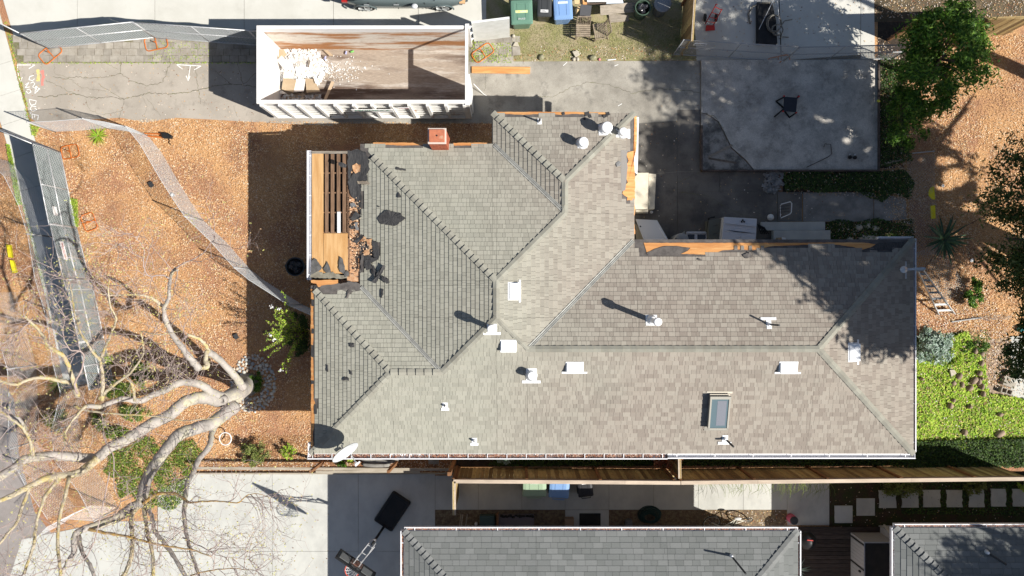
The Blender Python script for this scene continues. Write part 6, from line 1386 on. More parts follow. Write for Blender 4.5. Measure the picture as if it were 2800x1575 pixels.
bb = G().box(bc, (1.32, .03, .78), m=Mx).obj('backboard', M('smoked_board', (.045, .05, .05), rough=.2, spec=.6), t)
for a, dd in ((V(0, 0, .39), (1.36, .06, .05)), (V(0, 0, -.39), (1.36, .06, .05)), (V(.66, 0, 0), (.05, .06, .82)), (V(-.66, 0, 0), (.05, .06, .82))): G().box(bc + Mx @ a, dd, m=Mx).obj('board_frame', BLACK, bb)
for sx in (-.4, .4): G().box(bc + Mx @ V(sx, -.022, 0), (.34, .01, .5), m=Mx).obj('board_panel', M('grey_panel', (.22, .23, .23), rough=.4), bb)
G().box(bc + Mx @ V(0, -.03, -.1), (.4, .02, .4), m=Mx).obj('bracket', M('rusty_bracket', (.22, .1, .07), (.08, .08, .08), sc_=8), bb)
rc = bc + bn * .30 + V(0, 0, -.3); rim = G().tube([rc + V(cos(a * pi / 12) * .228, sin(a * pi / 12) * .228, 0) for a in range(24)], .012, 8, closed=True).obj('rim', M('rim_red', (.7, .08, .03), rough=.4), t)
G().bar(rc - bn * .22, rc - bn * .3, .1, .03).obj('rim_mount', M('rim_red', (.7, .08, .03)), t)
g = G()
for a in range(12):
    for sg_ in (1, -1):
        pts = [rc + V(cos((a + sg_ * k_ * .5) * pi / 6) * (.225 - .03 * k_), sin((a + sg_ * k_ * .5) * pi / 6) * (.225 - .03 * k_), -.11 * k_) for k_ in range(5)]; g.tube(pts, .006, 4)
g.obj('net', TEXTW, rim)
# things in the strip between path and grey roof
def sbox(name, label, cat, x0, y0, x1, y1, z, mat, group=None, bev=.01): return G().prism([gp(x0, y0, z), gp(x1, y0, z), gp(x1, y1, z), gp(x0, y1, z)], z - .01).obj(name, mat, label=label, cat=cat, bevel=bev, group=group)
sbox('door_mat', 'black rectangular door mat in the shade', 'door mat', 1584, 1403, 1642, 1441, .045, BLACK, bev=.002)
sbox('cardboard_box', 'small closed cardboard box left of the black mat', 'box', 1543, 1412, 1568, 1440, .3, M('brown_cardboard', (.3, .2, .13)))
sbox('storage_tub', 'dark green plastic tub at the left end of the gravel strip', 'tub', 1312, 1405, 1354, 1435, .3, M('green_tub', (.05, .09, .09), rough=.4), bev=.03)
t = thing('raised_planter', 'grey raised planter box with ragged dark filling', 'planter', gp(1410, 1420)); G().prism([gp(1364, 1404, .3), gp(1460, 1404, .3), gp(1460, 1442, .3), gp(1364, 1442, .3)], .3).obj('planter_box', M('grey_planter', (.16, .14, .15), fine=.1), t); G().bar(gp(1361, 1398, .3), gp(1361, 1442, .3), .07, .3).obj('end_board', MATS['fence_post_wood'], t)
g = G()
for i in range(30): x = R.uniform(1370, 1458); g.blob(gp(x, 1403 + R.uniform(0, 5), .32), (.06, .04, .03), seed=i, sub=0, jit=.3)
g.obj('soil_heap', BLACK, t)
for i, (x, lb) in enumerate(((1257, 'leftmost upright slat leaning in the gravel strip'), (1262, 'middle leaning slat in the gravel strip'), (1274, 'rightmost leaning slat in the gravel strip'))): G().bar(gp(x + 4, 1405, .1), gp(x, 1440, .7), .03).obj('wood_slat', GREYW, label=lb, cat='slat', group='leaning wooden slats')
for x, y, lb in ((1302, 1430, 'larger pale can standing beside the green tub'), (1281, 1440, 'small pale can near the leaning slats')): G().lathe(gp(x, y, .01), [(.05, 0), (.055, .02), (.055, .13), (.045, .14)], 14).obj('paint_can', GALV, label=lb, cat='can')
t = coil(gp(1775, 1408), .42, 9, .05, 'large dark green garden hose coil beside the path', r0=.014, mat=M('green_hose', (.015, .045, .04), rough=.4), ov=.75)
coil(gp(1772, 1412), .3, 6, .1, 'inner tangle of the dark green garden hose', r0=.014, mat=M('green_hose', (.015, .045, .04)), ov=.7)
sbox('watering_jug', 'grey jug beside the hose coil', 'jug', 1708, 1416, 1727, 1438, .3, M('jug_grey', (.13, .13, .13)), bev=.05)
# bicycle lying against the wall
t = thing('bicycle', 'pale framed bicycle lying in the gravel strip', 'bicycle', gp(1985, 1420)); FR = M('bike_frame', (.55, .53, .45), rough=.3)
tl = .55
def ringpts(c_, r_, tilt, n_=28, az=.25):
    u_ = V(cos(az), sin(az), 0); v_ = V(-sin(az) * cos(tilt), cos(az) * cos(tilt), sin(tilt)); return [c_ + (u_ * cos(2 * pi * j / n_) + v_ * sin(2 * pi * j / n_)) * r_ for j in range(n_)], u_.cross(v_)
for c_, az, tl_ in ((gp(1942, 1425, .22), .2, .5), (gp(2030, 1420, .2), .1, 1.05)):
    pts, nn = ringpts(c_, .30, tl_, az=az); w1 = G().tube(pts, .016, 6, closed=True).obj('wheel', M('tyre_rubber', (.02, .02, .02)), t, smooth=True)
    pts, nn = ringpts(c_, .275, tl_, az=az); G().tube(pts, .011, 6, closed=True).obj('rim', FR, w1, smooth=True)
    g = G()
    for j in range(0, 28, 3): g.tube([c_, pts[j]], .002, 3)
    g.obj('spokes', GALV, w1)
hub1, hub2 = gp(1942, 1425, .22), gp(2030, 1420, .2); bb_ = gp(1996, 1430, .25); st_ = gp(2002, 1412, .45); hd = gp(1968, 1432, .45)
for a, b in ((hub2, bb_), (hub2, st_), (bb_, st_), (bb_, hd), (st_, hd), (hd, hub1)): G().tube([a, b], .016, 7).obj('frame_tube', FR, t, smooth=True)
G().tube([gp(1950, 1420, .5), hd, gp(1972, 1445, .5)], .012, 6).obj('handlebar', BLACK, t); G().blob(gp(2008, 1408, .5), (.13, .05, .04), jit=0).obj('saddle', M('white_saddle', (.6, .6, .6)), t); G().lathe(bb_, [(.08, -.01), (.08, .01)], 16).obj('crank', BLACK, t)
# shed, stroller, rug and pots beside the deck
t = thing('garden_shed', 'low white plank shed with dark flat roof beside the deck', 'shed', gp(2370, 1520, .14)); z1 = 1.3; SHW = M('shed_white', (.40, .40, .41), fine=.05)
x0, x1, y0, y1 = 2322, 2402, 1453, 1580
for i in range(9): a = x0 + i * (x1 - x0) / 9; G().prism([gp(a, y0, z1), gp(a + 8.5, y0, z1), gp(a + 8.5, y0 + 3, z1), gp(a, y0 + 3, z1)], z1 - .14).obj('plank', SHW, t)
for i in range(13): a = y0 + 3 + i * 9.6; G().prism([gp(x0, a, z1), gp(x0, a + 9.2, z1), gp(x0 + 3, a + 9.2, z1), gp(x0 + 3, a, z1)], z1 - .14).obj('plank', SHW, t)
G().prism([gp(x0 + 3.5, y0 + 3.5, z1 + .01), gp(x1 + 30, y0 + 3.5, z1 + .01), gp(x1 + 30, y1, z1 + .01), gp(x0 + 3.5, y1, z1 + .01)], .04).obj('roof', BLACK, t)
G().prism([gp(x0 + 5, y0 + 5, z1 - .04), gp(x1, y0 + 5, z1 - .04), gp(x1, y1, z1 - .04), gp(x0 + 5, y1, z1 - .04)], z1 - .2).obj('core', BLACK, t)
for y in (1461, 1527): G().bar(gp(x0 - .6, y, .15), gp(x0 - .6, y, z1), .05, .02).obj('hinge_strap', BLACK, t)
G().box(gp(x0 - 2, 1537, 1.0), (.06, .05, .12)).obj('latch', BLACK, t)
t = thing('downpipe', 'white downpipe on the corner wall of the bottom right house', 'downpipe', gp(2405, 1434)); G().tube([gp(2408, 1430, .3), gp(2400, 1436, 1.0), UV(955, 602, 2.9)], .04, 8).obj('pipe', M('siding_pipe', (.6, .58, .54)), t)
t = thing('patio_rug', 'pale rug with black diamond pattern on the deck', 'rug', gp(2170, 1515, .15)); G().prism([gp(2120, 1488, .155), gp(2181, 1488, .155), gp(2181, 1600, .155), gp(2120, 1600, .155)], .01).obj('rug_cloth', M('rug_cloth', (.55, .55, .55)), t)
g = G()
for k_ in range(9):
    for sg_ in (1, -1): y = 1486 + k_ * 13; g.bar(gp(2122, y, .159), gp(2180, y + sg_ * 40, .159), .022, .004)
g.obj('rug_pattern', BLACK, t)
t = thing('barbecue', 'black round kettle barbecue beside the grey roof corner', 'barbecue', gp(2120, 1480, .14)); cc = P(2212, 1482, 1.0); G().lathe(V(cc.x, cc.y, .5), [(.12, 0), (.27, .15), (.3, .35), (.27, .5), (.12, .6), (.02, .62)], 24).obj('bowl', BLACK, t, smooth=True)
for a in range(3): G().tube([V(cc.x, cc.y, .6), V(cc.x + cos(a * 2.1) * .3, cc.y + sin(a * 2.1) * .3, .14)], .015, 6).obj('leg', GALV, t)
G().bar(V(cc.x - .1, cc.y + .1, 1.12), V(cc.x + .1, cc.y + .08, 1.12), .03).obj('handle', REDP, t)
t = thing('stool', 'round pink stool with dark cushion by the roof corner', 'stool', gp(2120, 1430)); cc = P(2172, 1424, .5); G().lathe(V(cc.x, cc.y, .03), [(.14, 0), (.15, .05), (.15, .4), (.13, .42)], 20).obj('stool_body', M('pink_stool', (.55, .12, .2)), t, smooth=True); G().lathe(V(cc.x, cc.y, .46), [(.14, 0), (.145, .03), (.12, .06)], 20).obj('cushion', DGREY, t, smooth=True)
for i, (x, y) in enumerate(((2122, 1545), (2122, 1572), (2147, 1545), (2147, 1572))): pass
t = thing('deck_paving', kind='structure')
for a, b in ((2128, 1541), (2154, 1541), (2128, 1567), (2154, 1567)): G().prism([gp(a, b, .175), gp(a + 25, b, .175), gp(a + 25, b + 25, .175), gp(a, b + 25, .175)], .02).obj('paving_slab', CONC2, t)
def blades(c_, n_, ln, wd, mat, name, label, cat, spread=1.0, droop=.5, parent=None, up=.6, group=None, thick=.012, sub=6, base=.03):
    t = thing(name, label, cat, c_, group)
    for i in range(n_):
        a = i * 2.39996 + R.uniform(-.2, .2); l = ln * R.uniform(.6, 1.05); g = G(); vs = []; el = up * R.uniform(.5, 1.3)
        for k_ in range(sub + 1):
            f = k_ / sub; rr_ = l * f * cos(el * (1 - f * .6)) * spread; z = l * f * sin(el) - droop * l * f * f; w_ = wd * (1 - f ** 2.2) * (.7 + .6 * f if f < .5 else 1) + .001
            p = c_ + V(cos(a) * (rr_ + base), sin(a) * (rr_ + base), max(z, .01) + .02); s2 = V(-sin(a), cos(a), 0) * w_ / 2; vs += [p - s2 + V(0, 0, .25 * w_), p - V(0, 0, 0), p + s2 + V(0, 0, .25 * w_)]
        fs = []
        for k_ in range(sub): b_ = k_ * 3; fs += [(b_, b_ + 1, b_ + 4, b_ + 3), (b_ + 1, b_ + 2, b_ + 5, b_ + 4)]
        g.add(vs, fs); g.obj('leaf', mat, t)
    return t
blades(gp(2173, 1552, .2), 26, .5, .03, SAGE, 'potted_grass', 'grey green tufted plant in a pot on the deck paving', 'plant', droop=.3)
# ================================================================== EAST SIDE
AG = M('agave_leaf', (.10, .17, .07), (.05, .10, .05), sc_=6, palette=[(.09, .16, .07), (.06, .12, .06), (.14, .21, .08), (.05, .09, .05)], fine=.1, rough=.5)
t = blades(gp(2575, 655, .05), 34, .95, .10, AG, 'agave', 'large agave with long striped leaves in the yard shade', 'agave', droop=.35, up=.7, sub=7)
t = thing('ladder', 'aluminium stepladder leaning over the chips by the east eave', 'ladder', gp(2540, 790)); LA = M('ladder_aluminium', (.45, .47, .48), metal=.4, rough=.4)
a0, a1, b0, b1 = P(2507, 735, 1.6), gp(2565, 860, .05), P(2523, 737, 1.6), gp(2608, 858, .05)
G().bar(a0, a1, .03, .08).obj('side_rail', LA, t); G().bar(b0, b1, .03, .08).obj('side_rail', LA, t)
for k_ in range(7): f = .1 + k_ * .135; G().bar(a0.lerp(a1, f), b0.lerp(b1, f), .07, .025).obj('rung', LA, t)
G().bar(P(2506, 738, 1.62), P(2525, 735, 1.62), .12, .05).obj('top_step', LA, t)
for q, lb in (([(2543, 512), (2551, 511), (2554, 546), (2545, 546), (2536, 535), (2537, 522)], 'rounded yellow sheet on the shaded chips, above the other'), ([(2541, 563), (2554, 562), (2555, 598), (2543, 599)], 'rectangular yellow sheet under the rounded one'), ([(20, 669), (35, 671), (40, 705), (26, 704)], 'upper yellow sheet on the chips by the street'), ([(30, 711), (43, 713), (53, 747), (37, 746)], 'lower yellow sheet on the chips by the street')):
    G().prism([gp(x, y, .07 + R.uniform(0, .02)) for x, y in q], .012).obj('yellow_sheet', YELLOW, label=lb, cat='plastic sheet', group='yellow plastic sheets')
for x, y, s_, lb in ((2575, 509, 4, 'white cup on shaded chips above the agave'), (2656, 712, 4.5, 'white square litter on sunlit chips right of the agave'), (476, 534, 5, 'white cup on the chips under the curving mesh fence'), (2333, 641, 3, 'small white scrap in the lower bed'), (2481, 610, 3.5, 'white scrap at the end of the shaded path')):
    g = G(); g.lathe(gp(x, y, .02), [(s_ * S * .7, 0), (s_ * S, .09), (s_ * S * .9, .09), (s_ * S * .6, .02)], 12) if s_ != 4.5 else g.box(gp(x, y, .04), (.12, .1, .02), rz=.6); g.obj('litter_cup', WHITE, label=lb, cat='litter', group='white litter on the ground')
BST = M('brown_boulder', (.36, .27, .2), (.27, .2, .15), sc_=7, fine=.15, c3=(.2, .15, .11), sc3=5)
big = [(2618, 1028, 11, 9, .5), (2601, 1046, 9, 8, 0), (2624, 1051, 6, 9, 0), (2646, 1060, 11, 8, .4), (2658, 1040, 13, 10, .8), (2671, 1042, 7, 11, 0), (2679, 1056, 6, 9, 0), (2672, 1019, 8, 8, 0), (2677, 992, 8, 10, 0), (2678, 966, 9, 8, .5), (2660, 959, 7, 10, 0), (2661, 941, 7, 6, 0), (2678, 1034, 5, 6, 0), (2682, 1076, 7, 9, 0), (2601, 1093, 7, 6, 0), (2593, 1108, 8, 9, 0), (2645, 1111, 7, 6, 0), (2632, 1180, 9, 9, 0), (2728, 1185, 16, 10, .3), (2515, 1035, 6, 5, 0), (2728, 1132, 9, 6, 0)]
bl = ['boulder touching the lying grey block', 'boulder left of the shadowed group, under the grey block', 'narrow upright boulder below the grey block', 'boulder at the lower left of the tight group', 'darkest boulder in the middle of the tight group', 'upright boulder at the right of the tight group', 'boulder at the lower right of the tight group', 'boulder directly above the tight group', 'fourth boulder of the column along the dirt path', 'third boulder of the column along the dirt path', 'second boulder of the column, set left of it', 'topmost boulder of the column below the dark plant', 'small boulder touching the right of the tight group', 'lowest boulder beside the dirt path', 'small boulder alone in mid lawn, upper of a pair', 'boulder alone in mid lawn, lower of a pair', 'boulder alone right of the mid lawn pair', 'boulder at the edge of the lawn shadow', 'broad flat boulder near the right border', 'small boulder nearest the white gutter', 'flat boulder under the packed dirt path']
for i, (x, y, a, b, r_) in enumerate(big): rock(x, y, a, b, r_, .3, BST, 'rounded brown ' + bl[i], group='brown boulders in the green ground cover', seed=i + 20, name='boulder', cat='boulder')
t = thing('cinder_block', 'grey concrete block lying in the green ground cover', 'concrete block', gp(2598, 1018)); G().prism([gp(2590, 1010, .2), gp(2602, 1010, .2), gp(2608, 1020, .2), gp(2594, 1028, .2)], .18).obj('block', SAND, t)
# cinder blocks on the dirt path
BLK = M('cinder_grey', (.40, .36, .3), (.33, .3, .25), sc_=9, fine=.12)
def cinder(x, y, rz, label):
    c_ = gp(x, y, .1); t = thing('cinder_block', label, 'cinder block', gp(x, y), 'cinder blocks on the dirt path', rz=rz)
    for cx_, cy_, w_, h_ in ((0, .085, .4, .03), (0, -.085, .4, .03), (-.185, 0, .03, .14), (.185, 0, .03, .14), (0, 0, .03, .14)): o = G().box((cx_, cy_, .1), (w_, h_, .19)).obj('web', BLK, None); o.parent = t
    return t
cinder(2745, 1068, radians(-18), 'hollow cinder block lowest on the dirt path'); 
G().box(gp(2752, 1048, .1), (.42, .2, .19), rz=radians(-20)).obj('concrete_block', BLK, label='solid tan block above the hollow cinder block', cat='concrete block'); G().box(gp(2753, 1032, .09), (.36, .12, .17), rz=radians(-5)).obj('concrete_block', BLK, label='narrow tan block between round stone and solid block', cat='concrete block'); rock(2752, 1018, 9, 9, 0, .25, BST, 'round brown stone on top of the row of blocks', seed=77, name='stone', group=None)
rock(2790, 900, 12, 8, .3, .25, M('teal_plastic', (.1, .42, .42), rough=.4), 'crumpled teal plastic at the right border', seed=5, name='teal_bag', cat='plastic bag', group=None)
# stones round the bare tree
PEB = M('river_pebble', (.4, .4, .38), palette=[(.50, .49, .45), (.62, .59, .52), (.40, .41, .41), (.68, .65, .58), (.46, .42, .36), (.34, .36, .37), (.6, .5, .4)], fine=.1, rough=.7)
t = thing('river_stone_ring', 'ring of rounded river stones around the foot of the bare tree', 'stone ring', gp(700, 1050)); pebs = []
for i in range(4200):
    if len(pebs) > 235: break
    a = R.uniform(0, 6.28); q = R.uniform(34, 68); x = 693 + cos(a) * q * .9; y = 1040 + sin(a) * q * 1.15 + 8
    if x < 640 and y > 1075: continue
    rx = R.uniform(3.4, 6.2)
    if all(hypot(x - p_[0], y - p_[1]) > (rx + p_[2]) * .82 for p_ in pebs): pebs.append((x, y, rx))
sm = []
for i in range(6):
    g = G(); g.blob((0, 0, 0), (1, R.uniform(.72, .95), .55), seed=i, sub=1, jit=.06); me_o = g.obj('stone', PEB, None, smooth=True); sm.append(me_o)
for i, (x, y, r_) in enumerate(pebs):
    src = sm[i % 6]; o = src if i < 6 else src.copy()
    if i >= 6: C.objects.link(o)
    o.parent = t; o.location = gp(x, y, .03) - org(t); o.rotation_euler = (0, 0, R.uniform(0, 6)); o.scale = (r_ * S, r_ * S, r_ * S)
# hose reel hoop and small stuff near the tree
G().tube([gp(625 + cos(a * pi / 10) * 16, 1195 + sin(a * pi / 10) * 17, .35) for a in range(20)], .02, 8, closed=True).obj('bucket_rim', WHITE, label='white round rim of a planter near the bare tree', cat='planter rim', smooth=True)
for x, y, lb in ((647, 920, 'small dark block on the chips at the shadow edge'), (415, 505, 'dark stone on the open chips')): G().box(gp(x, y, .05), (.13, .18, .1), rz=.5).obj('dark_block', DGREY, label=lb, cat='block')
G().bar(gp(720, 908, .1), gp(808, 892, .15), .07, .04).obj('old_board', RAFT, label='brown board lying under the flowering bush', cat='board')
# stacked flat stones beside the dish
for i, (x, y, rx, ry) in enumerate(((1010, 1252, 30, 12), (1050, 1256, 34, 13), (1030, 1270, 42, 9), (1075, 1258, 20, 8))): rock(x, y, rx, ry, R.uniform(-.1, .1), .14, M('grey_flagstone', (.26, .25, .23), (.18, .17, .155), sc_=6, fine=.2), 'flat grey flagstone, number counted along the south wall'.replace(', number counted', '') + (' at its left end', ' in the middle', ' nearest the rail fence', ' at its right end')[i], seed=i + 50, name='flagstone', cat='flagstone', group='flagstones under the south gutter')
G().prism([gp(1172, 1246, .08), gp(1200, 1246, .08), gp(1200, 1268, .08), gp(1172, 1268, .08)], .07).obj('bed_stone', M('grey_flagstone', (.26, .25, .23)), label='square stone in the dark by the fence start', cat='stone') 
for i, (x, y, rx, ry, lb) in enumerate(((2348, 622, 11, 9, 'left stone of the arc in the lower bed'), (2370, 617, 11, 9, 'middle stone of the arc in the lower bed'), (2392, 625, 12, 9, 'right stone of the arc in the lower bed'), (2375, 652, 30, 11, 'broad flat stone by the north gutter'), (2322, 655, 10, 9, 'lone pale stone by the north gutter'))): rock(x, y, rx, ry, 0, .12, SAND, lb, seed=i + 60, group='stones in the lower bed')
# ================================================================== PLANTS AND TREES
SUN_SPOTS = [(1918, 590, 26, 7), (1928, 606, 22, 4), (2370, 232, 12, 7), (2332, 195, 5, 7), (2222, 318, 12, 8), (2250, 328, 16, 10), (2296, 342, 12, 8), (2318, 360, 20, 13), (2304, 384, 15, 11), (2340, 366, 9, 11), (2203, 436, 14, 6), (2160, 402, 12, 7), (2214, 420, 16, 6), (2120, 372, 12, 5), (2372, 405, 14, 9), (2350, 412, 9, 9),
    (2252, 536, 40, 8), (2285, 558, 24, 8), (2300, 584, 26, 7), (2212, 545, 12, 9), (2438, 566, 12, 5), (2196, 622, 38, 7), (2010, 628, 26, 7), (2052, 640, 8, 5), (2560, 440, 44, 12), (2610, 486, 30, 22), (2580, 512, 24, 8), (2650, 566, 22, 12), (2690, 520, 16, 26), (2740, 470, 26, 14), (2560, 568, 26, 8), (2462, 540, 14, 6), (2420, 640, 16, 8), (2460, 655, 12, 6), (2500, 470, 12, 10), (2640, 400, 30, 14), (2700, 420, 22, 10), (2720, 610, 30, 16), (2130, 330, 8, 5), (2060, 300, 10, 5), (2100, 250, 8, 4), (2280, 250, 9, 5)]
def sun_gaps(pts):                            # holes cut along the sun's rays so chosen ground spots are lit
    u = (pts[:, 0] - .978 * pts[:, 2]) / S + 1400; v = 787.5 - (pts[:, 1] + .391 * pts[:, 2]) / S; k = np.ones(len(pts), bool)
    for x, y, a, b in SUN_SPOTS: k &= ((u - x) / (a * 1.3)) ** 2 + ((v - y) / (b * 1.3)) ** 2 > 1
    return k
def crown(name, parent, c_, rad, n_, sz, mat, seed=0, clumps=60, hollow=.5, flat=1., lower=None, keep=None):
    rs = np.random.RandomState(seed); c_ = np.array(c_); rad = np.array(rad)
    d = rs.normal(size=(clumps, 3)); d /= np.linalg.norm(d, axis=1)[:, None]; q = rs.uniform(hollow, 1, clumps) ** .6
    cc = c_ + d * q[:, None] * rad
    if lower is not None: cc[:, 2] = np.maximum(cc[:, 2], lower)
    k = rs.randint(0, clumps, n_); cs = rs.uniform(.5, 1.3, clumps)
    pts = cc[k] + rs.normal(size=(n_, 3)) * (rad.mean() * .13 * cs[k])[:, None] * np.array([1, 1, .6])
    if keep is not None: pts = pts[keep(pts)]
    n_ = len(pts); s_ = rs.uniform(.6, 1.2, n_) * sz
    return npquads(name, quads_at(pts, s_ * 1.5, s_ * .5, .9), rs.rand(n_), mat, parent)
BARK = M('brown_bark', (.16, .12, .09), (.1, .075, .055), sc_=8, stretch=(1, 1, .3), fine=.2, bump=.5)
def tree(name, label, base, c_, rad, n_, sz, mat, seed, clumps, cat='tree', tr=.12, limbs=10, hollow=.5, group=None, keep=None, lower=None):
    t = thing(name, label, cat, base, group); c_ = Vector(c_); rr_ = random.Random(seed)
    G().tube([base, base.lerp(c_, .5) + V(.1, .05, 0), c_], [tr, tr * .8, tr * .4], 10).obj('trunk', BARK, t, smooth=True)
    for i in range(limbs):
        a = rr_.uniform(0, 6.28); e = rr_.uniform(-.2, .8); p = base.lerp(c_, rr_.uniform(.4, .95)); q = c_ + V(cos(a) * rad[0] * .75, sin(a) * rad[1] * .75, e * rad[2] * .7)
        G().tube([p, p.lerp(q, .5) + V(0, 0, .15), q], [tr * .45, tr * .25, tr * .08], 6).obj('limb', BARK, t, smooth=True)
    crown('crown', t, c_, rad, n_, sz, mat, seed, clumps, hollow, keep=keep, lower=lower); return t
# lemon tree at the upper right
def cpos(x, y, z): return P(x, y, z)
t = tree('lemon_tree', 'leafy lemon tree with dark glossy crown at the upper right', gp(2500, 215), cpos(2585, 150, 3.2), (1.35, 1.5, 1.1), 9500, .11, LEAF, 4, 60, tr=.09)
crown('crown', t, cpos(2590, 60, 3.4), (.95, .8, .6), 2600, .11, LEAF, 41, 24); crown('crown', t, cpos(2520, 240, 2.2), (1.0, 1.2, .8), 4200, .11, LEAF, 42, 34); crown('crown', t, cpos(2480, 330, 1.2), (.7, 1.0, .5), 2200, .1, LEAF, 43, 24)
for i, (x, y, z) in enumerate(((2402, 276, .3), (2578, 285, 1.8), (2441, 312, .5))): g = G(); g.blob(P(x, y, z), (.06, .05, .05), jit=.05); g.obj('lemon', M('lemon_skin', (.65, .6, .08)), t, smooth=True)
# tall shade tree east of the frame, its lower boughs at the right border
tb = gp(2860, 720); t = thing('oak_tree', 'tall dark evergreen tree at the right border shading roof and slab', 'tree', tb)
G().tube([tb, gp(2870, 700, 3), gp(2880, 690, 7), gp(2880, 680, 10)], [.4, .33, .25, .1], 12).obj('trunk', BARK, t, smooth=True)
rr_ = random.Random(9)
for i in range(16): a = rr_.uniform(0, 6.28); z = rr_.uniform(3.5, 9); p = gp(2880, 690, z); q = p + V(cos(a) * 4.2, sin(a) * 4.2, rr_.uniform(.2, 2)); G().tube([p, p.lerp(q, .5) + V(0, 0, .3), q], [.14, .09, .03], 6).obj('limb', BARK, t, smooth=True)
crown('crown', t, (20.6, -1.0, 11.0), (4.3, 4.1, 2.4), 110000, .26, LEAF2, 8, 460, hollow=.02, keep=sun_gaps)
crown('crown', t, (16.0, 2.0, 4.6), (1.9, 3.0, 1.2), 20000, .1, LEAF2, 81, 110, hollow=.1, keep=sun_gaps)
crown('crown', t, (19.8, .8, 6.5), (2.9, 3.2, 1.6), 22000, .16, LEAF2, 87, 90, hollow=.1, keep=sun_gaps)
crown('crown', t, (15.6, -1.6, 5.2), (1.3, 1.6, 1.0), 8000, .1, LEAF2, 85, 50, hollow=.1, keep=sun_gaps)
crown('crown', t, (18.7, 3.7, 11.0), (3.4, 2.4, 1.6), 12000, .18, LEAF2, 82, 150, hollow=.1, keep=sun_gaps)
# tree beyond the patio whose shadow dapples the upper right
tb = gp(2920, 250); t = thing('garden_tree', 'tree east of the lemon tree shading the neighbour patio', 'tree', tb)
G().tube([tb, gp(2925, 240, 4), gp(2930, 230, 8)], [.25, .2, .08], 10).obj('trunk', BARK, t, smooth=True)
crown('crown', t, (20.3, 7.6, 10.5), (3.0, 1.8, 2.0), 7500, .16, LEAF2, 83, 90, hollow=.1)
tb = gp(2980, 1560); t = thing('garden_tree', 'tree beyond the bottom right corner shading the grey roof', 'tree', tb)
G().tube([tb, gp(2985, 1550, 4), gp(2990, 1550, 9)], [.25, .2, .08], 10).obj('trunk', BARK, t, smooth=True)
crown('crown', t, (22.0, -12.0, 9.0), (2.5, 2.2, 2.0), 20000, .16, LEAF2, 86, 100, hollow=.1)
# bushes
def bush(x, y, rad, h, n_, sz, mat, label, name='shrub', cat='shrub', seed=0, clumps=22, group=None, z=.0):
    t = thing(name, label, cat, gp(x, y, z), group); rr_ = random.Random(seed)
    for i in range(7): a = rr_.uniform(0, 6.28); G().tube([gp(x, y, z), gp(x, y, z) + V(cos(a) * rad[0] * .8, sin(a) * rad[1] * .8, h * rr_.uniform(.6, 1))], [.014, .004], 4).obj('stem', BARK, t)
    crown('foliage', t, gp(x, y, z + h * .55), (rad[0], rad[1], h * .45), n_, sz, mat, seed, clumps, hollow=.2, lower=z + .05); return t
bush(2536, 945, (.62, .6), .9, 3800, .1, SAGE, 'feathery grey green bush by the east eave', seed=1, clumps=46); bush(2600, 965, (.45, .45), .5, 2600, .07, GRASS, 'bright green leafy shrub right of the grey one', seed=2)
bush(2650, 800, (.3, .5), .6, 1700, .08, LEAF, 'small dark green shrub on the chips right of the ladder', seed=3); bush(2665, 950, (.5, .3), .3, 900, .06, LEAF, 'low dark plant above the dirt path', seed=4)
bush(2455, 1325, (.85, .4), .55, 3400, .06, OLIVE, 'wide olive shrub hanging over the third stepping stone', seed=5, clumps=50); bush(2650, 1322, (.48, .36), .45, 1700, .06, OLIVE, 'smaller olive shrub hanging over a stepping stone', seed=6); bush(2800, 1322, (.3, .25), .4, 900, .06, GRASS, 'bright green shrub at the right end of the south fence', seed=61)
bush(705, 1232, (.48, .42), .7, 2600, .06, OLIVE, 'round olive shrub in the border west of the dish', seed=7, clumps=30); bush(795, 1232, (.24, .3), .5, 900, .05, GRASS, 'small yellow green shrub between olive shrub and dish', seed=8); bush(937, 1268, (.2, .14), .2, 500, .05, LEAF, 'small bright clump under the dish arm', seed=9); bush(960, 1256, (.18, .12), .2, 400, .05, GRASS, 'pale green clump right of the dish arm', seed=91)
bush(1378, 1238, (.35, .2), 1.2, 900, .07, SAGE, 'pale drooping plant under the south gutter', seed=10)
t = bush(1815, 1238, (.55, .38), 1.5, 1800, .07, M('maple_leaf', (.4, .17, .08), palette=[(.46, .22, .12), (.55, .3, .18), (.3, .1, .05), (.42, .16, .1)], trans=.3), 'copper leaved maple squeezed between gutter and south fence', seed=11, cat='maple', name='maple')
bush(280, 1000, (.45, .5), .6, 2000, .05, GRASS, 'small green bush under the left branches', seed=12); bush(155, 1145, (.7, .45), .5, 1700, .05, OLIVE, 'sparse shrub by the street fence', seed=13)
for i, (x, y, a, b, lb) in enumerate(((390, 1020, .35, .55, 'green bush beside the stone ring, uppermost under the limbs'), (330, 1070, .45, .45, 'green bush between the two thickest limbs'), (370, 1125, .6, .3, 'low green bush under the forked limb'), (280, 1150, .25, .3, 'small round green bush left of the forked limb'), (330, 1185, .5, .3, 'green bush above the ivy patch'))): bush(x, y, (a, b), .35, 2200, .05, M('hebe_leaf', (.12, .2, .03), palette=[(.12, .21, .03), (.2, .3, .04), (.07, .13, .02), (.3, .36, .07), (.1, .16, .03)], trans=.2), lb, seed=100 + i, clumps=34, group='green bushes under the bare tree')
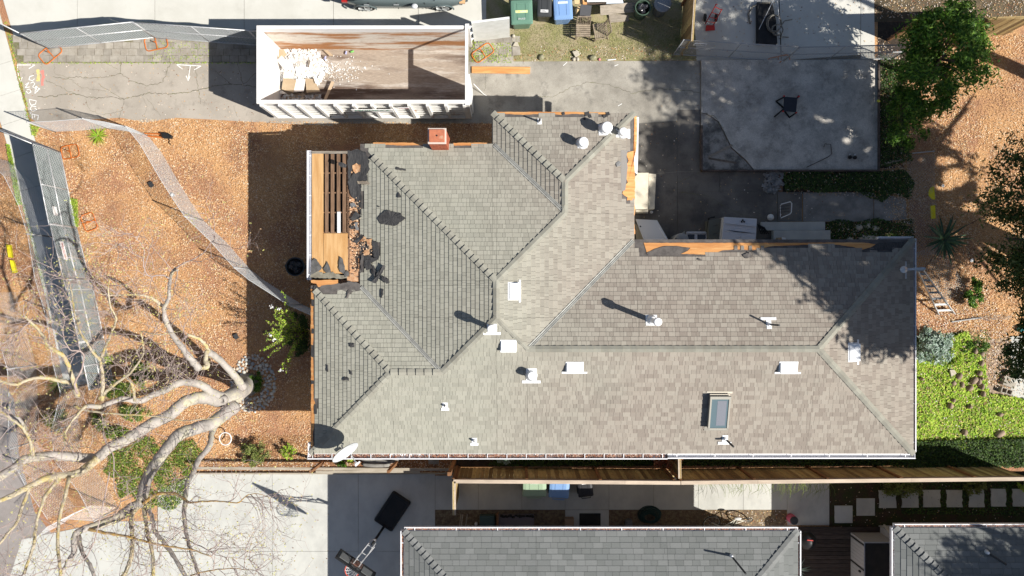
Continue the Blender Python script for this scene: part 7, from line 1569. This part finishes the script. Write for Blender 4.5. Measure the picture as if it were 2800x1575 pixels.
# ivy patch around the lower tree
lp = np.concatenate([scatter([(300, 1205), (345, 1225), (400, 1190), (470, 1210), (530, 1200), (560, 1240), (535, 1290), (505, 1330), (515, 1355), (470, 1400), (430, 1380), (400, 1405), (365, 1350), (330, 1362), (320, 1310), (285, 1290), (300, 1250)], 10000, .02, .12)])
lp = lp[fld(lp, 2.2) + NR.rand(len(lp)) * 1.8 > .35]
npquads('ivy_patch', quads_at(lp, NR.uniform(.03, .09, len(lp)), NR.uniform(.02, .05, len(lp)), .7), NR.rand(len(lp)), MATS['hebe_leaf'], kind='stuff')
blades(gp(270, 372, .02), 60, .42, .022, GRASS, 'bulb_clump', 'clump of long green bulb leaves on the chips', 'plant', droop=.25, up=.5, sub=4)
t = blades(gp(160, 1050, .02), 40, .5, .03, OLIVE, 'grass_tuft', 'spiky tuft under the left mesh fence', 'grass tuft', droop=.2, sub=3)
# flowering bush against the west wall
bush(706, 1042, (.28, .42), .35, 1500, .05, LEAF, 'dark green plants inside the stone ring', seed=210, clumps=20)
t = thing('flowering_bush', 'wild bush with white flowered shoots against the west wall', 'bush', gp(838, 905)); rr_ = random.Random(21); lv = []; fl = []
for i in range(34):
    a = rr_.uniform(1.9, 4.5); l = rr_.uniform(.5, 1.3); b0 = gp(842, 905, 0); mid = b0 + V(cos(a) * l * .5, sin(a) * l * .55, 1.4); tip = b0 + V(cos(a) * l + .1, sin(a) * l * 1.15, rr_.uniform(1.9, 2.6))
    G().tube([b0, mid, tip], [.012, .008, .003], 4).obj('stem', BARK, t)
    for k_ in range(60): f = rr_.random() ** .6; p = b0.lerp(mid, f * 2) if f < .5 else mid.lerp(tip, f * 2 - 1); lv.append(p + V(rr_.gauss(0, .03), rr_.gauss(0, .03), rr_.gauss(0, .02)))
    if i % 8 == 0: fl += [tip + V(rr_.gauss(0, .04), rr_.gauss(0, .03), .02) for _ in range(16)]
lv = np.array(lv); npquads('foliage', quads_at(lv, NR.uniform(.03, .08, len(lv)), .03, .8), NR.rand(len(lv)), GRASS, t)
fl = np.array(fl); npquads('flowers', quads_at(fl, .035, .035, .8), NR.rand(len(fl)), WHITE, t)
crown('foliage', t, gp(825, 905, .5), (.35, .8, .45), 3600, .06, GRASSD, 22, 40)
# grasses hanging over the far path
lp = []
for i in range(90):
    x = R.uniform(1910, 2290); b0 = P(x, 1318, .9); a = R.uniform(-2.4, -.7); lp.append([b0, b0 + V(cos(a) * .25, sin(a) * .3, .1), b0 + V(cos(a) * .5, sin(a) * R.uniform(.4, .75), -.25)])
t = thing('fountain_grass', 'thin arching grasses spilling over the far end of the path', 'ornamental grass', gp(2150, 1300)); g = G()
for q in lp: g.tube(q, [.006, .005, .002], 3)
g.obj('blades', OLIVE, t)
# ------------------------------------------------------------------ the big bare tree
TB = M('smooth_grey_bark', (.42, .385, .35), (.30, .275, .25), sc_=2.2, fine=.1, fsc=25, c3=(.52, .48, .33), sc3=1.8, lo3=.52, hi3=.66, bump=.25, bsc=18, rough=.9)
LICH = M('lichen_bark', (.52, .46, .33), (.40, .34, .25), sc_=6, fine=.2, fsc=25, c3=(.50, .40, .15), sc3=3.2, lo3=.48, hi3=.62, bump=.8, bsc=30, bdist=.03)
TWG = M('twig_bark', (.42, .34, .31), (.32, .25, .23), sc_=4, fine=.1)
ORB = M('orange_lichen_bark', (.50, .30, .08), (.36, .28, .18), sc_=5, fine=.25, bump=.6, bsc=30, bdist=.02)
tree_t = thing('bare_tree', 'big leafless plane tree with pale lichened limbs over the front yard', 'tree', gp(712, 1048))
def spline(pts, sub=5):
    out = []; n_ = len(pts)
    for i in range(n_ - 1):
        p0 = pts[max(i - 1, 0)]; p1 = pts[i]; p2 = pts[i + 1]; p3 = pts[min(i + 2, n_ - 1)]
        for k_ in range(sub):
            f = k_ / sub; out.append(tuple(.5 * ((2 * p1[j]) + (-p0[j] + p2[j]) * f + (2 * p0[j] - 5 * p1[j] + 4 * p2[j] - p3[j]) * f * f + (-p0[j] + 3 * p1[j] - 3 * p2[j] + p3[j]) * f ** 3) for j in range(len(p1))))
    out.append(tuple(pts[-1])); return out
twig_pts = []
def limb(pts, r0, r1, z0, z1, mat, nm='limb', twigs=6, seed=1, knob=.12, n_=10):
    """pts photo px; heights run z0..z1, radii r0..r1 in metres"""
    q = spline(pts); L_ = len(q); out = []; rad = []; rr_ = random.Random(seed)
    for i, p in enumerate(q):
        f = i / (L_ - 1); z = z0 + (z1 - z0) * f; out.append(P(p[0], p[1], z) + V(rr_.uniform(-1, 1), rr_.uniform(-1, 1), rr_.uniform(-1, 1)) * .012); rad.append((r0 + (r1 - r0) * f ** .8) * (1 + rr_.uniform(-knob, knob)))
    G().tube(out, rad, n_).obj(nm, mat, tree_t, smooth=True)
    for k_ in range(int(twigs * 1.35) + 1):
        i = rr_.randrange(L_ // 4, L_); i2 = min(i + 1, L_ - 1); dr = (out[i2] - out[i - 1]); twig_pts.append((out[i], dr.normalized() if dr.length > 0 else V(1, 0, 0), rr_.uniform(.5, 1.5), seed * 100 + k_))
    e = out[-1]; dr = (out[-1] - out[-3]).normalized(); twig_pts.append((e, dr, 1.0, seed * 100 + 77)); twig_pts.append((e, dr, .8, seed * 100 + 78))
G().tube([gp(676, 1052, -.05), gp(674, 1053, .2), P(666, 1060, .8), P(654, 1070, 1.5), P(636, 1084, 2.1), P(612, 1090, 2.4)], [.44, .34, .29, .29, .29, .2], 18).obj('trunk', TB, tree_t, smooth=True)
G().lathe(P(608, 1094, 2.62), [(.15, -.12), (.13, 0), (.10, .04), (.06, .0), (.02, -.01)], 14, Euler((.3, -.3, 0)).to_matrix()).obj('knot', TB, tree_t, smooth=True)
limb([(665, 1060), (640, 1025), (600, 985), (571, 962)], .15, .10, 1.9, 3.8, TB, twigs=1, seed=1)
limb([(571, 962), (560, 940), (540, 925), (512, 915)], .06, .04, 4.1, 4.6, LICH, twigs=2, seed=2); limb([(566, 958), (562, 985), (567, 1002), (545, 1007)], .07, .075, 4.2, 4.4, LICH, twigs=0, seed=3)
limb([(545, 1008), (517, 976), (490, 940), (466, 905), (452, 870), (450, 840), (463, 812), (462, 785), (470, 745), (485, 738)], .115, .03, 4.5, 6.6, TB, twigs=7, seed=4)
limb([(450, 842), (430, 825), (408, 812), (375, 806), (313, 808), (267, 802)], .06, .012, 5.4, 6.6, LICH, twigs=6, seed=5)
limb([(470, 740), (500, 722), (552, 696), (570, 672), (587, 654)], .022, .006, 6.4, 7.2, TWG, twigs=2, seed=6); limb([(462, 760), (440, 752), (405, 753), (392, 720), (394, 680), (375, 655), (359, 639)], .028, .006, 6.3, 7.4, TWG, twigs=3, seed=7); limb([(389, 704), (360, 690), (334, 666), (318, 675)], .012, .005, 7, 7.6, TWG, twigs=2, seed=8)
limb([(625, 1087), (585, 1076), (550, 1052), (517, 1045), (480, 1050), (450, 1068), (421, 1078), (381, 1096), (340, 1090), (299, 1102), (272, 1112), (235, 1110)], .15, .06, 2.3, 6.2, TB, twigs=6, seed=9, knob=.07)
limb([(612, 1098), (575, 1090), (544, 1087), (503, 1101), (462, 1136), (420, 1155), (380, 1181), (340, 1205), (299, 1225), (266, 1252), (231, 1252), (180, 1248), (136, 1246), (68, 1257), (35, 1282), (-20, 1315)], .22, .11, 2.3, 6.8, TB, twigs=8, seed=10, knob=.06, n_=14)
limb([(640, 1112), (610, 1135), (580, 1157), (540, 1170), (490, 1189), (455, 1228), (421, 1276), (398, 1317), (386, 1375)], .23, .15, 2.2, 5.8, TB, twigs=4, seed=11, knob=.06, n_=14)
limb([(590, 1155), (579, 1187), (572, 1220), (544, 1257), (530, 1290), (511, 1325), (506, 1371), (503, 1412), (511, 1467), (522, 1507), (541, 1562), (550, 1600)], .11, .035, 2.6, 7.0, TB, twigs=8, seed=12)
limb([(266, 1254), (235, 1280), (204, 1296), (150, 1302), (110, 1315), (68, 1336), (27, 1358), (-20, 1375)], .13, .06, 5.4, 7.0, LICH, twigs=5, seed=13)
limb([(190, 1305), (180, 1350), (163, 1412), (158, 1475), (163, 1535), (165, 1600)], .055, .04, 6.0, 7.4, LICH, twigs=5, seed=14); limb([(163, 1306), (135, 1340), (117, 1371), (98, 1439), (90, 1494), (65, 1570)], .05, .04, 6, 7.4, LICH, twigs=5, seed=15); limb([(82, 1333), (60, 1390), (45, 1430), (14, 1467), (-10, 1500)], .045, .03, 6.4, 7.5, LICH, twigs=4, seed=16)
limb([(386, 1375), (350, 1395), (318, 1418), (285, 1430), (250, 1440), (225, 1448), (204, 1466), (203, 1507), (188, 1535), (160, 1590)], .15, .06, 5.8, 7.2, TB, twigs=6, seed=17)
limb([(215, 1450), (220, 1490), (230, 1520), (245, 1543), (262, 1590)], .06, .045, 6.4, 7.4, TB, twigs=4, seed=18); limb([(386, 1380), (365, 1400), (358, 1425), (362, 1467), (359, 1521), (345, 1560), (320, 1600)], .07, .05, 5.8, 7.4, LICH, twigs=5, seed=19)
limb([(394, 1390), (400, 1430), (404, 1465), (416, 1507), (421, 1600)], .06, .045, 5.8, 7.4, LICH, twigs=4, seed=20); limb([(400, 1385), (415, 1410), (424, 1453), (457, 1494), (484, 1535), (520, 1600)], .06, .055, 5.8, 7.4, TB, twigs=4, seed=21)
limb([(389, 1380), (410, 1362), (435, 1350), (476, 1350), (500, 1362), (515, 1375)], .055, .035, 5.8, 6.5, ORB, twigs=3, seed=22); limb([(515, 1375), (557, 1371), (612, 1371), (653, 1375), (674, 1355), (705, 1350), (740, 1362)], .03, .006, 6.5, 7.2, ORB, twigs=9, seed=23)
limb([(240, 1447), (275, 1455), (313, 1461), (360, 1470), (394, 1480), (462, 1494), (530, 1505), (577, 1521)], .05, .015, 6.5, 7.5, ORB, twigs=9, seed=24)
limb([(212, 1085), (200, 1040), (177, 978), (136, 948), (117, 918), (95, 891), (65, 864)], .075, .03, 6.2, 7.6, LICH, twigs=9, seed=25); limb([(190, 1046), (150, 1038), (117, 1033), (76, 1038), (40, 1052), (-15, 1035)], .06, .035, 6.4, 7.4, LICH, twigs=6, seed=26)
limb([(280, 1095), (281, 1050), (280, 1019), (275, 984), (288, 951), (305, 910), (318, 872), (302, 837), (296, 788), (300, 760)], .06, .014, 6, 8.0, LICH, twigs=9, seed=27); limb([(275, 985), (255, 965), (239, 940), (220, 908), (204, 856), (196, 802), (190, 770)], .045, .012, 6.8, 8, LICH, twigs=8, seed=28)
limb([(212, 1075), (204, 1050), (225, 1005), (226, 965), (192, 955), (172, 915), (178, 870)], .035, .008, 6.6, 8, TWG, twigs=7, seed=29); limb([(270, 1090), (300, 1062), (340, 1032), (365, 1010), (392, 965), (389, 930), (389, 905), (430, 915), (500, 905)], .05, .008, 6, 7.5, LICH, twigs=9, seed=30)
limb([(370, 1095), (362, 1050), (345, 1030), (362, 992), (383, 950), (410, 935), (450, 943)], .045, .012, 5.6, 7.2, LICH, twigs=6, seed=31); limb([(204, 1110), (230, 1120), (290, 1130), (370, 1135), (440, 1140), (500, 1150), (600, 1142)], .04, .012, 5.8, 6.2, LICH, twigs=8, seed=32)
limb([(235, 1110), (215, 1130), (180, 1180), (178, 1220)], .05, .02, 6.2, 6.8, LICH, twigs=5, seed=33); limb([(70, 1175), (50, 1145), (0, 1130), (-30, 1120)], .06, .05, 6.8, 7.2, TB, twigs=5, seed=34); limb([(90, 1245), (85, 1215), (75, 1190), (55, 1165), (-5, 1120)], .06, .03, 6.8, 7.6, LICH, twigs=5, seed=35)
limb([(90, 870), (60, 900), (20, 930), (-20, 960)], .02, .008, 7.4, 8, TWG, twigs=6, seed=36); limb([(280, 1180), (290, 1210), (310, 1250), (312, 1330), (330, 1370)], .02, .01, 6.6, 7.4, TWG, twigs=3, seed=37)
limb([(300, 1290), (240, 1520), (120, 1560), (60, 1590)], .02, .008, 7, 7.8, TWG, twigs=4, seed=38); limb([(500, 1470), (560, 1500), (600, 1520), (680, 1530)], .02, .005, 7, 7.6, TWG, twigs=7, seed=39); limb([(520, 1575), (570, 1560), (640, 1555), (700, 1560)], .025, .006, 7, 7.6, ORB, twigs=6, seed=40)
# twigs: recursive, two meshes
tw = G(); buds = []
def grow(p, d, l, r_, dep, rr_):
    pts = [p]; n_ = 5; q = p; dd = d.copy()
    for i in range(n_):
        dd = (dd + V(rr_.uniform(-.35, .35), rr_.uniform(-.35, .35), rr_.uniform(-.12, .16))).normalized(); q = q + dd * l / n_; pts.append(q)
        if dep > 0 and rr_.random() < .62: s2 = dd.cross(V(0, 0, 1)).normalized() * rr_.choice((-1, 1)); grow(q, (dd * .6 + s2 * rr_.uniform(.5, 1) + V(0, 0, rr_.uniform(-.1, .3))).normalized(), l * rr_.uniform(.4, .7), r_ * .6, dep - 1, rr_)
    tw.tube(pts, [r_ * (1 - .7 * i / n_) for i in range(n_ + 1)], 4 if dep else 3); 
    if dep == 0: buds.append(q)
for p, d, l, sd_ in twig_pts:
    rr_ = random.Random(sd_); s2 = d.cross(V(0, 0, 1)); s2 = s2.normalized() if s2.length > .01 else V(1, 0, 0)
    grow(p, (d * .5 + s2 * rr_.choice((-1, 1)) * rr_.uniform(.2, 1) + V(0, 0, .15)).normalized(), l * 1.15, .011, 2, rr_)
tw.obj('twigs', TWG, tree_t, kind='stuff')
bd_ = np.array([tuple(b) for b in buds]); bd_ = np.repeat(bd_, 2, 0) + NR.normal(size=(len(bd_) * 2, 3)) * .015
npquads('buds', quads_at(bd_, .045, .025, .9), NR.rand(len(bd_)), M('bud_leaf', (.42, .42, .12), palette=[(.45, .45, .14), (.55, .52, .2), (.4, .28, .15)], fine=0), tree_t, kind='stuff')
